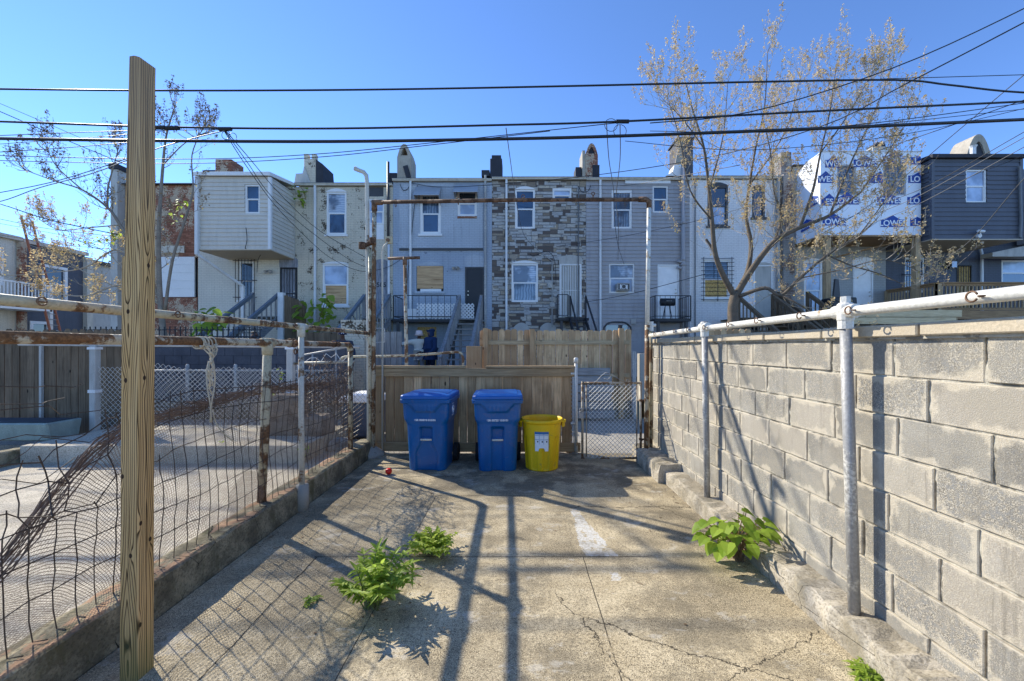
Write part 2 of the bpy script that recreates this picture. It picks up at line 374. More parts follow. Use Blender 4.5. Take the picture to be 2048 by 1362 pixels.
# ------------------------------------------------------------------ kerbs
def rough_strip(x0, x1, y0, y1, h, ny, amp, seed, side):
    rr = random.Random(seed); mb = MB(); prof = []
    ys = [y0 + (y1-y0)*k/ny for k in range(ny+1)]
    rows = []
    for y in ys:
        j = lambda a: rr.uniform(-a, a)
        hh = h + j(amp)
        rows.append([(x0, y, -.05), (x0 + (.0 if side else .0) + j(amp*.6), y, hh*.55), (x0 + j(amp) + .012, y, hh - .012), (x0 + .03 + j(amp*.5), y, hh), ((x0+x1)/2, y, hh + j(amp*.6)), (x1 - .03, y, hh + j(amp*.5)), (x1 - .01, y, hh - .015), (x1, y, -.05)])
    i0 = len(mb.v); n = len(rows[0])
    for r in rows: mb.v += r
    for k in range(ny):
        for q in range(n-1):
            a = i0 + k*n + q; mb.f.append((a, a+1, a+n+1, a+n)); mb.uv.append(None)
    for k, rv in ((0, False), (ny, True)):
        f = tuple(i0 + k*n + q for q in range(n)); mb.f.append(f[::-1] if rv else f); mb.uv.append(None)
    return mb
def kerb_material(name, base, dark, moss, brick):
    m, nt, b = newmat(name); p = POS(nt); x, y, z = SEP(nt, p)
    n1 = NOISE(nt, p, 5, 6, .7); n2 = NOISE(nt, p, 70, 4, .65); n3 = NOISE(nt, SCALE(nt, p, (3,3,1)), 2.2, 5, .6)
    c = MIX(nt, SMOOTH(nt, n1, .38, .66), dark, base)
    c = MIX(nt, MA(nt, 'MULTIPLY', SMOOTH(nt, n2, .52, .38), .5), c, mul(dark, .4))
    c = MIX(nt, MA(nt, 'MULTIPLY', SMOOTH(nt, n3, .52, .68), .7), c, moss)
    if brick: c = MIX(nt, MA(nt, 'MULTIPLY', SMOOTH(nt, NOISE(nt, SCALE(nt, p, (1,.5,1)), 6, 5, .7), .5, .56), SMOOTH(nt, z, .215, .225)), c, brick)
    dv = nt.nodes.new('ShaderNodeTexVoronoi'); dv.feature = 'DISTANCE_TO_EDGE'; put(nt, dv.inputs['Vector'], p); dv.inputs['Scale'].default_value = 1.3
    c = MIX(nt, MA(nt, 'MULTIPLY', MA(nt, 'LESS_THAN', MA(nt, 'ADD', dv.outputs['Distance'], MA(nt, 'MULTIPLY', n2, .006)), .0055), SMOOTH(nt, n3, .45, .5)), c, mul(dark, .3))
    put(nt, b.inputs['Base Color'], c); b.inputs['Roughness'].default_value = .9; b.inputs['Specular IOR Level'].default_value = .15
    BUMP(nt, b, MA(nt, 'ADD', n1, n2), .6, .012); return m
M['kerb_left'] = kerb_material('kerb_concrete', (.36,.31,.2), (.15,.13,.085), (.11,.1,.045), (.4,.25,.15))
M['kerb_right'] = kerb_material('kerb_pale', (.52,.46,.36), (.3,.26,.19), (.24,.21,.15), None)
struct(rough_strip(-2.36, -2.13, -2, 5.95, .23, 90, .007, 3, 1).build('kerb', M['kerb_left'], smooth=False))
struct(rough_strip(1.73, 1.96, -2, 4.75, .15, 110, .013, 4, 0).build('kerb', M['kerb_right'], smooth=False))
struct(rough_strip(1.65, 1.96, 4.7, 5.75, .21, 22, .02, 5, 0).build('kerb', M['kerb_right'], smooth=False))
struct(rough_strip(-7.05, -6.85, -2, 6.6, .2, 40, .01, 6, 0).build('kerb', M['kerb_left'], smooth=False))
struct(MB().box(-6.85, -2.95, 5.5, 6.95, -.05, .24).build('raised_paving', M['yard2'], bevel=.01))

# ================================================================== BLOCK WALL (right)
def block_material():
    m, nt, b = newmat('cinder_block'); p = POS(nt); isl = ISLAND(nt)
    uvn = nt.nodes.new('ShaderNodeUVMap'); u, v, _ = SEP(nt, uvn.outputs[0])
    e = MA(nt, 'MINIMUM', MA(nt, 'MINIMUM', u, MA(nt, 'SUBTRACT', .4, u)), MA(nt, 'MINIMUM', v, MA(nt, 'SUBTRACT', .2, v)))
    n1 = NOISE(nt, p, 9, 5, .7); sp = NOISE(nt, p, 190, 3, .75); sp2 = NOISE(nt, p, 55, 3, .7); big = NOISE(nt, p, 1.1, 4, .6)
    k = SMOOTH(nt, sp, .41, .6)
    c = MIX(nt, k, (.1,.09,.072), (.52,.465,.37))
    c = MIX(nt, SMOOTH(nt, sp2, .55, .4), c, mul((.22,.215,.2), 1.0))
    c = MIX(nt, MA(nt, 'MULTIPLY', isl, .55), c, (.36,.335,.28))
    c = MIX(nt, MA(nt, 'MULTIPLY', MA(nt, 'LESS_THAN', MA(nt, 'FRACT', MA(nt, 'MULTIPLY', isl, 7.3)), .3), .45), c, (.2,.185,.155)); c = MIX(nt, MA(nt, 'MULTIPLY', MA(nt, 'GREATER_THAN', MA(nt, 'FRACT', MA(nt, 'MULTIPLY', isl, 13.7)), .75), .5), c, (.48,.42,.33))
    c = MIX(nt, MA(nt, 'MULTIPLY', SMOOTH(nt, NOISE(nt, p, 2.6, 6, .75), .44, .6), .5), c, (.34,.305,.24))
    drip = SMOOTH(nt, NOISE(nt, SCALE(nt, p, (1,7,.55)), 2, 5, .7), .55, .7); c = MIX(nt, MA(nt, 'MULTIPLY', drip, .5), c, (.13,.115,.09))
    st = SMOOTH(nt, NOISE(nt, SCALE(nt, p, (1,2.2,.7)), 2.4, 6, .7), .5, .68); c = MIX(nt, MA(nt, 'MULTIPLY', st, .5), c, (.17,.155,.13))
    sm = SMOOTH(nt, MA(nt, 'ADD', e, MA(nt, 'MULTIPLY', MA(nt, 'SUBTRACT', n1, .5), .20)), .03, .0)
    c = MIX(nt, MA(nt, 'MULTIPLY', sm, .7), c, (.56,.49,.37))
    c = MIX(nt, MA(nt, 'MULTIPLY', SMOOTH(nt, big, .5, .75), .35), c, (.52,.49,.42))
    put(nt, b.inputs['Base Color'], c); b.inputs['Roughness'].default_value = .92; b.inputs['Specular IOR Level'].default_value = .1
    BUMP(nt, b, MA(nt, 'ADD', k, MA(nt, 'MULTIPLY', n1, .6)), .45, .006); return m
M['block'] = block_material()
M['mortar'] = basic('mortar', (.47,.43,.34), .95, .3, 14, .9, 60, col2=(.2,.18,.14), thr=.54, s2=9)
wl = thing('block_wall', 'grey cinder block wall with pale coping along the right of the yard', 'wall', (2.03, 2.4, 0))
WX, WE = 1.93, 5.84
mb = MB(); rr = random.Random(11)
for k in range(8):
    z1 = 1.648 - k*.203; z0 = max(z1 - .1965, .02); y = -1.6 + (.203 if k % 2 else 0) + .03*math.sin(k*2.1)
    while y < WE - .02:
        y1 = min(y + .3985, WE)
        xf = WX + rr.uniform(-.004, .004); t = rr.uniform(-.002, .002); b0 = len(mb.v)
        g = .005; zz = [z0 + rr.uniform(0, .004), z1 - rr.uniform(0, .004)]
        r0, r1 = y + rr.uniform(0, g), y1 - rr.uniform(0, g)
        # faceted block: front face with small worn chamfer
        ch = .004
        def q(yy, zq, xx): return (xx, yy, zq)
        fr = [q(r0+ch, zz[0]+ch, xf), q(r1-ch, zz[0]+ch, xf+t), q(r1-ch, zz[1]-ch, xf+t), q(r0+ch, zz[1]-ch, xf)]
        md = [q(r0, zz[0], xf+ch), q(r1, zz[0], xf+ch), q(r1, zz[1], xf+ch), q(r0, zz[1], xf+ch)]
        bk = [q(a[1], a[2], WX+.19) for a in md]
        i = len(mb.v); mb.v += fr + md + bk
        L_ = r1 - r0; H_ = zz[1]-zz[0]
        mb.f.append((i, i+3, i+2, i+1)); mb.uv.append([(0.0,0.0),(0.0,H_),(min(L_,.4),H_),(min(L_,.4),0.0)])
        for j in range(4):
            a, c_ = j, (j+1) % 4
            mb.f.append((i+a, i+c_, i+4+c_, i+4+a)); mb.uv.append([(0,0)]*4)
            mb.f.append((i+4+a, i+4+c_, i+8+c_, i+8+a)); mb.uv.append([(0,0)]*4)
        mb.f.append((i+8, i+9, i+10, i+11)); mb.uv.append([(0,0)]*4)
        y = y1 + .008
mb.build('block_panel', M['block'], wl)
# slushed mortar bed, slightly raked back, lumpy
def mfn(u, v):
    y = -1.6 + u*(WE+1.6-.004); z = .02 + v*1.61
    return (WX + .0115 + .005*math.sin(y*31+z*17)*math.sin(z*43-y*9) - (.003 if rr.random() > .9 else 0), y, z)
mb = MB().grid(mfn, 190, 40); mb.build('mortar_bed', M['mortar'], wl, recalc=False)
MB().box(WX+.2, WX+.21, -1.6, WE-.01, .02, 1.64).build('rear_render', M['mortar'], wl)
mb = MB(); y = -1.7
while y < WE:
    L_ = .6 + rr.uniform(-.02, .02); y1 = min(y+L_, WE+.03); mb.box(WX-.042+rr.uniform(-.004,.004), WX+.25, y+.006, y1-.006, 1.652+rr.uniform(-.003,.003), 1.712+rr.uniform(-.004,.004)); y = y1
M['coping'] = basic('coping', (.5,.42,.3), .9, .15, 5, .4, 90, col2=(.42,.37,.29), thr=.62, s2=5)
mb.build('coping', M['coping'], wl, bevel=.006)
MB().box(WX-.02, WX+.22, -1.7, WE, 1.64, 1.655).build('coping_bed', M['mortar'], wl)

# ------------------------------------------------------------------ pipe rail on the right
def hook(mb, c, along, out, r=.022, w=.0045):
    """eye hook with an open curled end"""
    c = Vector(c); along = Vector(along); out = Vector(out)
    mb.torus(c + out*.03, r, w, along, Vector((0,0,1)), 12, 5, 20, 330)
    mb.tube([c, c + along*.03 + out*.015, c + out*.03 + along*r], w, 5)
rl = thing('pipe_rail', 'whitewashed pipe rail on two posts standing along the block wall', 'railing', (1.82, 2.2, .16))
mb = MB(); mb.tube([(1.82,-1.2,1.80),(1.82,2.2,1.795),(1.815,3.9,1.78),(1.80,5.42,1.755)], .027, 14); mb.build('rail', M['white_old_pipe'], rl, smooth=True)
for (y, xt, xb, yb) in ((2.22, 1.82, 1.845, 2.19), (3.88, 1.815, 1.835, 3.87)):
    mb = MB(); mb.tube([(xb, yb, .14), ((xt+xb)/2, (y+yb)/2, .95), (xt, y, 1.755)], .029, 14)
    mb.build('post', M['galv'], rl, smooth=True)
    mb = MB(); mb.tube([(xt, y, 1.70), (xt, y, 1.745), (xt, y, 1.75), (xt, y, 1.835), (xt, y, 1.845)], [.037,.037,.04,.04,.03], 14); mb.tube([(xt, y-.07, 1.796), (xt, y+.07, 1.796)], .038, 14)
    if y < 3: mb.tube([(xt, y, 1.835), (xt, y, 1.88)], .025, 6)
    mb.build('tee_joint', M['white_old_pipe'], rl, smooth=False)
for y in (1.55, 2.13, 2.5, 2.95, 3.35, 3.78, 4.15, 4.5, 4.85, 5.15):
    mb = MB(); hook(mb, (1.79, y, 1.795 - max(0, y-3)*.012), (0,-1,0), (-1,0,0), .02, .004); mb.build('eye_hook', M['rust'], rl, smooth=True)

# ================================================================== LEFT FENCE
fx = -2.25
r1 = thing('pipe_rail', 'rusty brown pipe fence rail standing on the left kerb, elbow at its far end', 'railing', (fx, 3.6, .23))
mb = MB(); mb.tube([(fx,-.6,1.645),(fx,3.6,1.64),(fx,5.3,1.63)], .03, 14); mb.build('rail', M['rust_pipe'], r1, smooth=True)
mb = MB(); pts = [(fx, 5.3, 1.63)] + [(fx, 5.3+.09*math.sin(R(a)), 1.54+.09*math.cos(R(a))) for a in (15,35,55,75,90)]; mb.tube(pts, [.03,.04,.04,.04,.04,.04], 12); mb.build('elbow', M['cream_pipe'], r1, smooth=True)
MB().tube([(fx, 5.39, 1.55), (fx, 5.39, .2)], .032, 14).build('post', M['cream_pipe'], r1, smooth=True)
MB().tube([(fx-.03, 3.56, .2), (fx-.01, 3.58, .9), (fx, 3.6, 1.6)], .036, 14).build('post', M['cream_pipe'], r1, smooth=True)
MB().tube([(fx, 3.6, 1.53), (fx, 3.6, 1.6), (fx, 3.6, 1.67)], [.043,.045,.034], 12).tube([(fx,3.52,1.64),(fx,3.68,1.64)], .04, 12).build('tee_joint', M['cream_pipe'], r1, smooth=True)
for y in (1.62, 3.95, 4.02, 4.9):
    mb = MB(); hook(mb, (fx+.03, y, 1.635), (0,1,0), (1,0,0), .028, .008)
    mb.torus((fx, y, 1.64), .04, .006, (1,0,0), (0,0,1), 12, 5)
    if y > 3.9 and y < 4.1: mb.torus((fx+.045, y+.02, 1.555), .025, .007, (0,1,0), (0,0,1), 12, 5)
    mb.build('ring_hook', M['rust'], r1, smooth=True)
gx = -2.13
r2 = thing('pipe_rail', 'higher cream pipe rail with small hooks along the left fence', 'railing', (gx, 3.94, .23))
mb = MB(); mb.tube([(gx-.02,-.6,1.80),(gx,1.9,1.795),(gx,3.94,1.80),(gx-.05,5.85,1.80)], .025, 14); mb.build('rail', M['cream_pipe'], r2, smooth=True)
MB().tube([(gx+.01, 3.94, .05), (gx, 3.94, .9), (gx, 3.94, 1.77)], .026, 14).build('post', M['paint_pipe'], r2, smooth=True)
MB().tube([(gx,3.94,1.7),(gx,3.94,1.83)], .036, 12).tube([(gx,3.87,1.8),(gx,4.01,1.8)], .034, 12).build('tee_joint', M['paint_pipe'], r2, smooth=True)
MB().tube([(gx+.01,3.94,.0),(gx+.01,3.94,.245)], [.06,.055], 14).build('concrete_footing', M['concrete'], r2, smooth=True)
for y in (1.75, 2.45, 2.9, 3.4, 3.75, 4.1, 4.45, 4.8, 5.15, 5.5):
    mb = MB(); hook(mb, (gx+.02, y, 1.8), (0,1,0), (1,0,0), .018, .004); mb.build('eye_hook', M['rust'], r2, smooth=True)

# welded wire fence, bent and torn towards the near end
wf = thing('wire_fence', 'bent welded wire fence rising from the left kerb, torn at its near end', 'fence', (fx, 3, .23))
rw = random.Random(21)
HZ = [.235, .42, .60, .78, .95, 1.12, 1.28]
nY = 54; ys = [.55 + k*.0925 for k in range(nY)]
def wdef(y, j):
    z = HZ[j]; f = max(0.0, (2.75 - y)/1.6)
    z2 = z - f*.16*(j/6.0)**1.5 + .02*math.sin(y*3.1 + j)*(j > 0)
    dip = .12*math.exp(-((y-2.0)/.22)**2)*(j >= 4) + .1*math.exp(-((y-1.55)/.2)**2)*(j >= 5)
    return Vector((fx + .03 + .02*math.sin(y*2.3+j*.9) - .14*f*(j/6.0), y, max(.232, z2 - dip)))
P = {}
for k in range(nY):
    for j in range(7):
        a = .006 + (.028 if ys[k] < 2.5 and j > 3 else 0)
        P[k, j] = wdef(ys[k], j) + Vector((rw.uniform(-a, a), rw.uniform(-a, a)*.8, rw.uniform(-a, a) if j else 0))
mb = MB()
for k in range(nY):
    top = 6 - (rw.choice([0,0,1,2]) if ys[k] < 2.5 else (rw.choice([0,0,0,1]) if ys[k] < 3.4 else 0))
    col = [P[k, j] for j in range(top+1)]
    pts = [col[0] + Vector((.05, rw.uniform(-.02,.02), .0))]
    for a, b in zip(col, col[1:]):
        pts += [a, (a+b)/2 + Vector((rw.uniform(-.006,.006), rw.uniform(-.008,.008), 0))]
    pts.append(col[-1] + Vector((0, rw.uniform(-.02,.02), rw.uniform(.01,.05))))
    mb.tube(pts, .0032, 4, False)
for j in range(1, 7):
    k0 = 0
    while k0 < nY-1:
        k1 = nY-1 if (j < 5 or ys[k0] > 2.6) else min(nY-1, k0 + rw.randint(5, 14))
        mb.tube([P[k, j] for k in range(k0, k1+1)], .0032, 4, False); k0 = k1
for (a, b, s_) in (((1.2,1.0),(2.35,1.16),.05), ((1.3,1.12),(2.6,1.2),-.04), ((.9,.92),(2.1,1.02),.07), ((1.6,1.32),(2.9,1.24),.03), ((1.35,1.42),(2.15,1.41),.01), ((1.3,1.34),(2.05,1.345),.012)):
    pts = [Vector((fx+rw.uniform(-.1,.06), a[0]+(b[0]-a[0])*t/9, a[1]+(b[1]-a[1])*t/9 + s_*math.sin(t*1.4) + rw.uniform(-.012,.012))) for t in range(10)]
    mb.tube(pts, .0022, 4, False)
mb.build('wire_mesh', M['wire'], wf, recalc=False)
# brown netting slung along the fence
def net_material():
    m, nt, b = newmat('netting'); uvn = nt.nodes.new('ShaderNodeUVMap'); u, v, _ = SEP(nt, uvn.outputs[0]); p = POS(nt)
    n = NOISE(nt, p, 3, 4, .6)
    put(nt, b.inputs['Base Color'], MIX(nt, SMOOTH(nt, n, .35, .65), (.2,.135,.085), (.42,.31,.21))); b.inputs['Roughness'].default_value = .7
    a1 = MA(nt, 'LESS_THAN', MA(nt, 'FRACT', MA(nt, 'DIVIDE', u, .018)), .19); a2 = MA(nt, 'LESS_THAN', MA(nt, 'FRACT', MA(nt, 'DIVIDE', v, .018)), .19)
    put(nt, b.inputs['Alpha'], MA(nt, 'MAXIMUM', a1, a2)); return m
M['net'] = net_material()
TOP = [(-.4,.30),(1.0,.36),(1.45,.42),(1.78,.63),(2.01,.9),(2.14,1.02),(2.31,1.14),(2.55,1.17),(3.0,1.2),(3.52,1.24),(4.2,1.2),(5.3,1.16)]
def top_at(y):
    for (a, za), (b, zb) in zip(TOP, TOP[1:]):
        if a <= y <= b: return za + (zb-za)*(y-a)/(b-a)
    return TOP[-1][1]
nt_ = thing('netting', 'torn brown mesh netting slung low along the left wire fence', 'netting', (fx, 3, .25))
def nfn(u, v):
    y = 1.0 + u*4.3; zt = top_at(y); z = .24 + (zt-.24)*v
    return (fx - .05 - .10*math.sin(v*math.pi)*(.6+.5*math.sin(y*2.2)) - .03*math.sin(y*7+v*6) - .012*math.sin(y*19-v*11)*math.sin(v*14+y*5) , y + .25*(1-v)*math.sin(y*1.3), z)
mb = MB().grid(nfn, 90, 16, lambda u, v: (u*4.3 + v*.5, v*.9 - u*.8)); mb.build('net_sheet', M['net'], nt_, recalc=False, smooth=True)
rb = random.Random(5); mb = MB()
for k in range(150):                                  # gathered edge: a loose bundle of strands
    y = rb.uniform(1.2, 4.6); L_ = rb.uniform(.25, .8); ph = rb.uniform(0, 6)
    d = rb.uniform(-.05, .05); e = rb.uniform(-.05, .02)
    pts = [Vector((fx - .05 + d + .02*math.sin(t*2+ph), y + L_*t/6, top_at(min(5.3, y + L_*t/6)) + e + .02*math.sin(t*1.7+ph))) for t in range(7)]
    mb.tube(pts, rb.uniform(.0015, .004), 4, False)
for k in range(160):                                 # tangle at the far end of the fence
    y = rb.uniform(4.2, 5.35); z = rb.uniform(.85, 1.42); ph = rb.uniform(0, 6)
    pts = [Vector((fx + rb.uniform(-.07,.05), y + rb.uniform(-.08,.08)*t*.6, z + rb.uniform(-.09,.07)*t*.6)) for t in range(4)]
    mb.tube(pts, .003, 4, False)
mb.build('gathered_edge', M['brown_net'], nt_, recalc=False)
mb = MB(); mb.grid(lambda u, v: (fx + .02 + .02*math.sin(v*7), 3.05 + u*.42 + .1*v, .25 + .34*v*(1-.55*abs(u-.3))), 8, 8, lambda u, v: (u*.42, v*.4)); mb.build('torn_flap', M['net'], nt_, recalc=False, smooth=True)

# rope knotted over the rusty rail
rp = random.Random(8); mb = MB(); yr = 2.87
def rope(pts, r=.006): mb.tube(pts, r, 6)
for k in range(9):
    a = rp.uniform(-.06, .06); mb.torus((fx, yr + a, 1.63), .042, .005, (1,0,0), (rp.uniform(-.1,.1), rp.uniform(-.4,.4), 1), 14, 5)
for k in range(8):
    ph = rp.uniform(0, 6); L_ = rp.choice([.14,.22,.3,.36])
    rope([Vector((fx+.045+rp.uniform(-.01,.02), yr + .05*math.sin(ph+t*.8)*(1-t/9), 1.62 - L_*t/8)) for t in range(9)], .005)
for s_ in (-1, 1):
    rope([Vector((fx+.05, yr + s_*(.02 + .02*math.sin(t*.7)), 1.5 - .055*t)) for t in range(9)], .005)
rope([Vector((fx+.05, yr + .02 + .03*t*t*.11, 1.15 - .035*t)) for t in range(9)], .004)
M['rope'] = basic('rope', (.56,.48,.34), .9, .25, 30)
tag(mb.build('rope', M['rope'], origin=(fx, yr, 1.2), smooth=True), 'frayed pale rope knotted over the rusty left rail', 'rope')

# ------------------------------------------------------------------ big timber post in front of the left kerb
def timber_material():
    m, nt, b = newmat('timber'); x, y, z0 = SEP(nt, OBJ(nt)); nx = SEP(nt, nt.nodes.new('ShaderNodeNewGeometry').outputs['True Normal'])[0]
    side = MA(nt, 'GREATER_THAN', nx, .7); inv = MA(nt, 'SUBTRACT', 1., side)
    u = MA(nt, 'ADD', MA(nt, 'MULTIPLY', x, inv), MA(nt, 'MULTIPLY', y, side)); z = MA(nt, 'ADD', z0, MA(nt, 'MULTIPLY', side, 11.3))
    kn = [(.0, 1.77), (-.012, 1.44), (-.028, .98), (.012, .60), (-.004, .165), (-.026, 2.3), (-.014, 12.75), (-.03, 12.05), (.02, 11.95), (-.03, 11.56), (.005, 13.3)]
    bend = None; kmask = None
    for kx, kz in kn:
        dx = MA(nt, 'SUBTRACT', u, kx); dz = MA(nt, 'SUBTRACT', z, kz)
        def q(w, h): return MA(nt, 'ADD', MA(nt, 'POWER', MA(nt, 'ABSOLUTE', MA(nt, 'DIVIDE', dx, w)), 2.), MA(nt, 'POWER', MA(nt, 'ABSOLUTE', MA(nt, 'DIVIDE', dz, h)), 2.))
        g = MA(nt, 'POWER', 2.718, MA(nt, 'MULTIPLY', q(.013, .06), -1.)); bend = g if bend is None else MA(nt, 'ADD', bend, g)
        k = SMOOTH(nt, q(.008, .012), 1.25, .7); kmask = k if kmask is None else MA(nt, 'MAXIMUM', kmask, k)
    slow = NOISE(nt, COMB(nt, 1.7, side, z), .55, 1); g1 = NOISE(nt, COMB(nt, .3, .1, z), .8, 1)
    wv = NOISE(nt, COMB(nt, MA(nt, 'MULTIPLY', u, 18.), side, MA(nt, 'MULTIPLY', z, 1.1)), 1., 2, .5)
    fib = NOISE(nt, COMB(nt, MA(nt, 'MULTIPLY', u, 190.), side, MA(nt, 'MULTIPLY', z, 2.2)), 1., 4, .65)
    ctr = MA(nt, 'ABSOLUTE', MA(nt, 'ADD', u, MA(nt, 'MULTIPLY', MA(nt, 'SUBTRACT', slow, .5), .07)))
    ctr = MA(nt, 'SQRT', MA(nt, 'ADD', MA(nt, 'MULTIPLY', ctr, ctr), .000012))
    ring = MA(nt, 'ADD', MA(nt, 'ADD', MA(nt, 'ADD', MA(nt, 'MULTIPLY', ctr, 92.), MA(nt, 'MULTIPLY', g1, 14.)), MA(nt, 'MULTIPLY', bend, 1.3)), MA(nt, 'MULTIPLY', wv, 2.6))
    fr = MA(nt, 'FRACT', ring); band = MA(nt, 'MULTIPLY', SMOOTH(nt, fr, .5, .9), SMOOTH(nt, fr, 1.0, .93))
    pale = SMOOTH(nt, NOISE(nt, COMB(nt, MA(nt, 'MULTIPLY', u, 8.), side, MA(nt, 'MULTIPLY', z, .5)), 1., 2), .35, .65)
    c = MIX(nt, SMOOTH(nt, fib, .3, .7), (.42,.24,.085), (.68,.42,.17)); c = MIX(nt, MA(nt, 'MULTIPLY', pale, .4), c, (.78,.55,.28))
    c = MIX(nt, MA(nt, 'MULTIPLY', band, .97), c, (.055,.03,.01)); c = MIX(nt, kmask, c, (.05,.028,.016))
    cr = MA(nt, 'MULTIPLY', MA(nt, 'LESS_THAN', MA(nt, 'ABSOLUTE', MA(nt, 'ADD', u, MA(nt, 'MULTIPLY', MA(nt, 'SUBTRACT', wv, .5), .02))), .0011), SMOOTH(nt, NOISE(nt, COMB(nt, .4, side, z), 1.1, 2), .5, .54))
    c = MIX(nt, cr, c, (.02,.013,.008))
    gr = MA(nt, 'MULTIPLY', SMOOTH(nt, MA(nt, 'ADD', z0, MA(nt, 'MULTIPLY', fib, .3)), .5, .12), .6); c = MIX(nt, gr, c, (.13,.15,.05))
    gy = SMOOTH(nt, MA(nt, 'ADD', z0, MA(nt, 'MULTIPLY', fib, .6)), 2.3, 3.2); c = MIX(nt, MA(nt, 'MULTIPLY', gy, .5), c, (.22,.18,.14))
    put(nt, b.inputs['Base Color'], c); b.inputs['Roughness'].default_value = .8; b.inputs['Specular IOR Level'].default_value = .2
    BUMP(nt, b, MA(nt, 'SUBTRACT', MA(nt, 'MULTIPLY', fib, .7), MA(nt, 'ADD', MA(nt, 'MULTIPLY', band, .4), MA(nt, 'MULTIPLY', cr, 3.))), .5, .004); return m
M['timber'] = timber_material()
px_, py_ = -1.8645, 1.9595
mb = MB(); rr = random.Random(2); n = 12
lv = [k*.145 for k in range(14)] + [2.03, 2.036] + [2.18+k*.135 for k in range(6)] + [2.992]
for k, z in enumerate(lv):
    lean = .018*(z/3.0); H = .0445; chip = 0 if z < 2.033 else .012 + .018*(z-2.03)/.96 + .002*math.sin(z*19)
    xl, xr = -H + lean*.9 + rr.uniform(-.0012,.0012) + chip, H + lean*.6 + rr.uniform(-.0008,.0008); c8 = .004 + rr.uniform(-.001,.002); yv = H
    for (a, b_) in [(xl+c8,-yv),((xl+xr)/2,-yv+rr.uniform(-.0008,.0008)),(xr-c8,-yv),(xr,-yv+c8),(xr+rr.uniform(-.0008,.0008),0),(xr,yv-c8),(xr-c8,yv),((xl+xr)/2,yv),(xl+c8,yv),(xl,yv-c8),(xl,0),(xl,-yv+c8)]:
        mb.v.append((px_ + a, py_ + b_, z + (rr.uniform(-.003,.004) if k == len(lv)-1 else 0)))
for k in range(len(lv)-1):
    for j in range(n):
        a = k*n+j; b_ = k*n+(j+1) % n; mb.f.append((a, b_, b_+n, a+n)); mb.uv.append(None)
mb.f.append(tuple(range(n))[::-1]); mb.uv.append(None); mb.f.append(tuple((len(lv)-1)*n + j for j in range(n))); mb.uv.append(None)
tag(mb.build('timber_post', M['timber'], origin=(px_, py_, 0)), 'tall weathered square timber post with knots, standing before the left kerb', 'post')

# ================================================================== BOARD FENCE AND GATE
FY = 6.07
bf = thing('board_fence', 'low weathered board fence behind the blue bins', 'fence', (-.68, FY, 0))
mb = MB(); rr = random.Random(31); x = -2.15
while x < .80:
    w = rr.choice([.135,.14,.145,.12]); g = rr.choice([.005,.006,.008,.012]); w = min(w, .84-x)
    dd_ = rr.uniform(-.007,.007); mb.box(x, x+w, FY-.02+dd_, FY+.002+dd_, .14+rr.uniform(-.015,.012), 1.28); x += w+g
mb.build('board_panel', M['fence_wood'], bf, bevel=.003)
mb = MB().box(-2.19, .86, FY-.062, FY-.022, 1.155, 1.275); mb.build('top_rail', M['fence_wood_x'], bf, bevel=.004)
mb = MB().box(-2.19, -.78, FY-.075, FY+.05, 1.28, 1.318).box(-.48, .86, FY-.075, FY+.05, 1.28, 1.315); mb.build('cap_board', M['fence_wood_x'], bf, bevel=.004)
mb = MB().box(-2.12, -.95, FY-.05, FY-.022, .03, .165).box(-.945, .95, FY-.05, FY-.022, .02, .155); mb.build('bottom_rail', M['fence_wood_x'], bf, bevel=.004)
mb = MB().box(-2.16, -2.08, FY+.01, FY+.09, -.02, 1.27).box(-.7, -.61, FY+.01, FY+.09, -.02, 1.27).box(.74, .83, FY+.01, FY+.09, -.02, 1.27); mb.build('rear_post', M['fence_wood'], bf)

def chain(mb, o, u, w, h, pitch=.062, r=.0021, sag=None, rnd_=None, top=True):
    """diamond wire mesh: u is the horizontal direction"""
    o = Vector(o); u = Vector(u).normalized(); nrm = Vector((u.y, -u.x, 0)); n = int((w + h)/pitch) + 1
    for sgn in (1, -1):
        for k in range(-int(h/pitch)-1, n):
            a = k*pitch
            pts = []; m_ = max(2, int(h/pitch))
            for t in range(m_*2+1):
                zz = h*t/(m_*2); xx = (a + zz) if sgn > 0 else (a + h - zz)
                if -1e-6 <= xx <= w+1e-6:
                    p = o + u*xx + Vector((0,0,zz)) + nrm*(.004*sgn)
                    pts.append(sag(p, xx, zz) if sag else p)
            if len(pts) > 1: mb.tube(pts if sag else [pts[0], pts[-1]], r, 3, False)
    return mb
GY = 5.55
gt = thing('chain_link_gate', 'small chain link gate with rusty frame between board fence and block wall', 'gate', (1.3, GY, 0))
mb = MB()
for x in (.90, 1.71): mb.tube([(x, GY, .05), (x, GY, 1.12)], .017, 10)
for z in (.06, 1.10): mb.tube([(.90, GY, z), (1.71, GY, z)], .016, 10)
mb.tube([(.955, GY, .06), (.955, GY, 1.10)], .009, 6); mb.tube([(1.655, GY, .06), (1.655, GY, 1.10)], .009, 6)
mb.build('gate_frame', M['link_old'], gt, smooth=True)
mb = chain(MB(), (.96, GY-.01, .07), (1,0,0), .69, 1.03, .062, .003); mb.build('chain_link_mesh', M['link'], gt, recalc=False)
for z in (.32, .86):
    MB().tube([(1.71,GY-.03,z),(1.71,GY+.03,z)], .022, 8).beam((1.71,GY,z),(1.79,GY,z),.03,.02).build('hinge', M['rust'], gt)
mb = MB().torus((.875, GY-.03, .73), .02, .008, (1,0,0), (0,0,1)); mb.box(.845,.905,GY-.06,GY-.03,.62,.70); mb.torus((.875,GY-.045,.70),.02,.005,(1,0,0),(0,0,1),10,5,0,180); mb.build('padlock', M['galv'], gt)
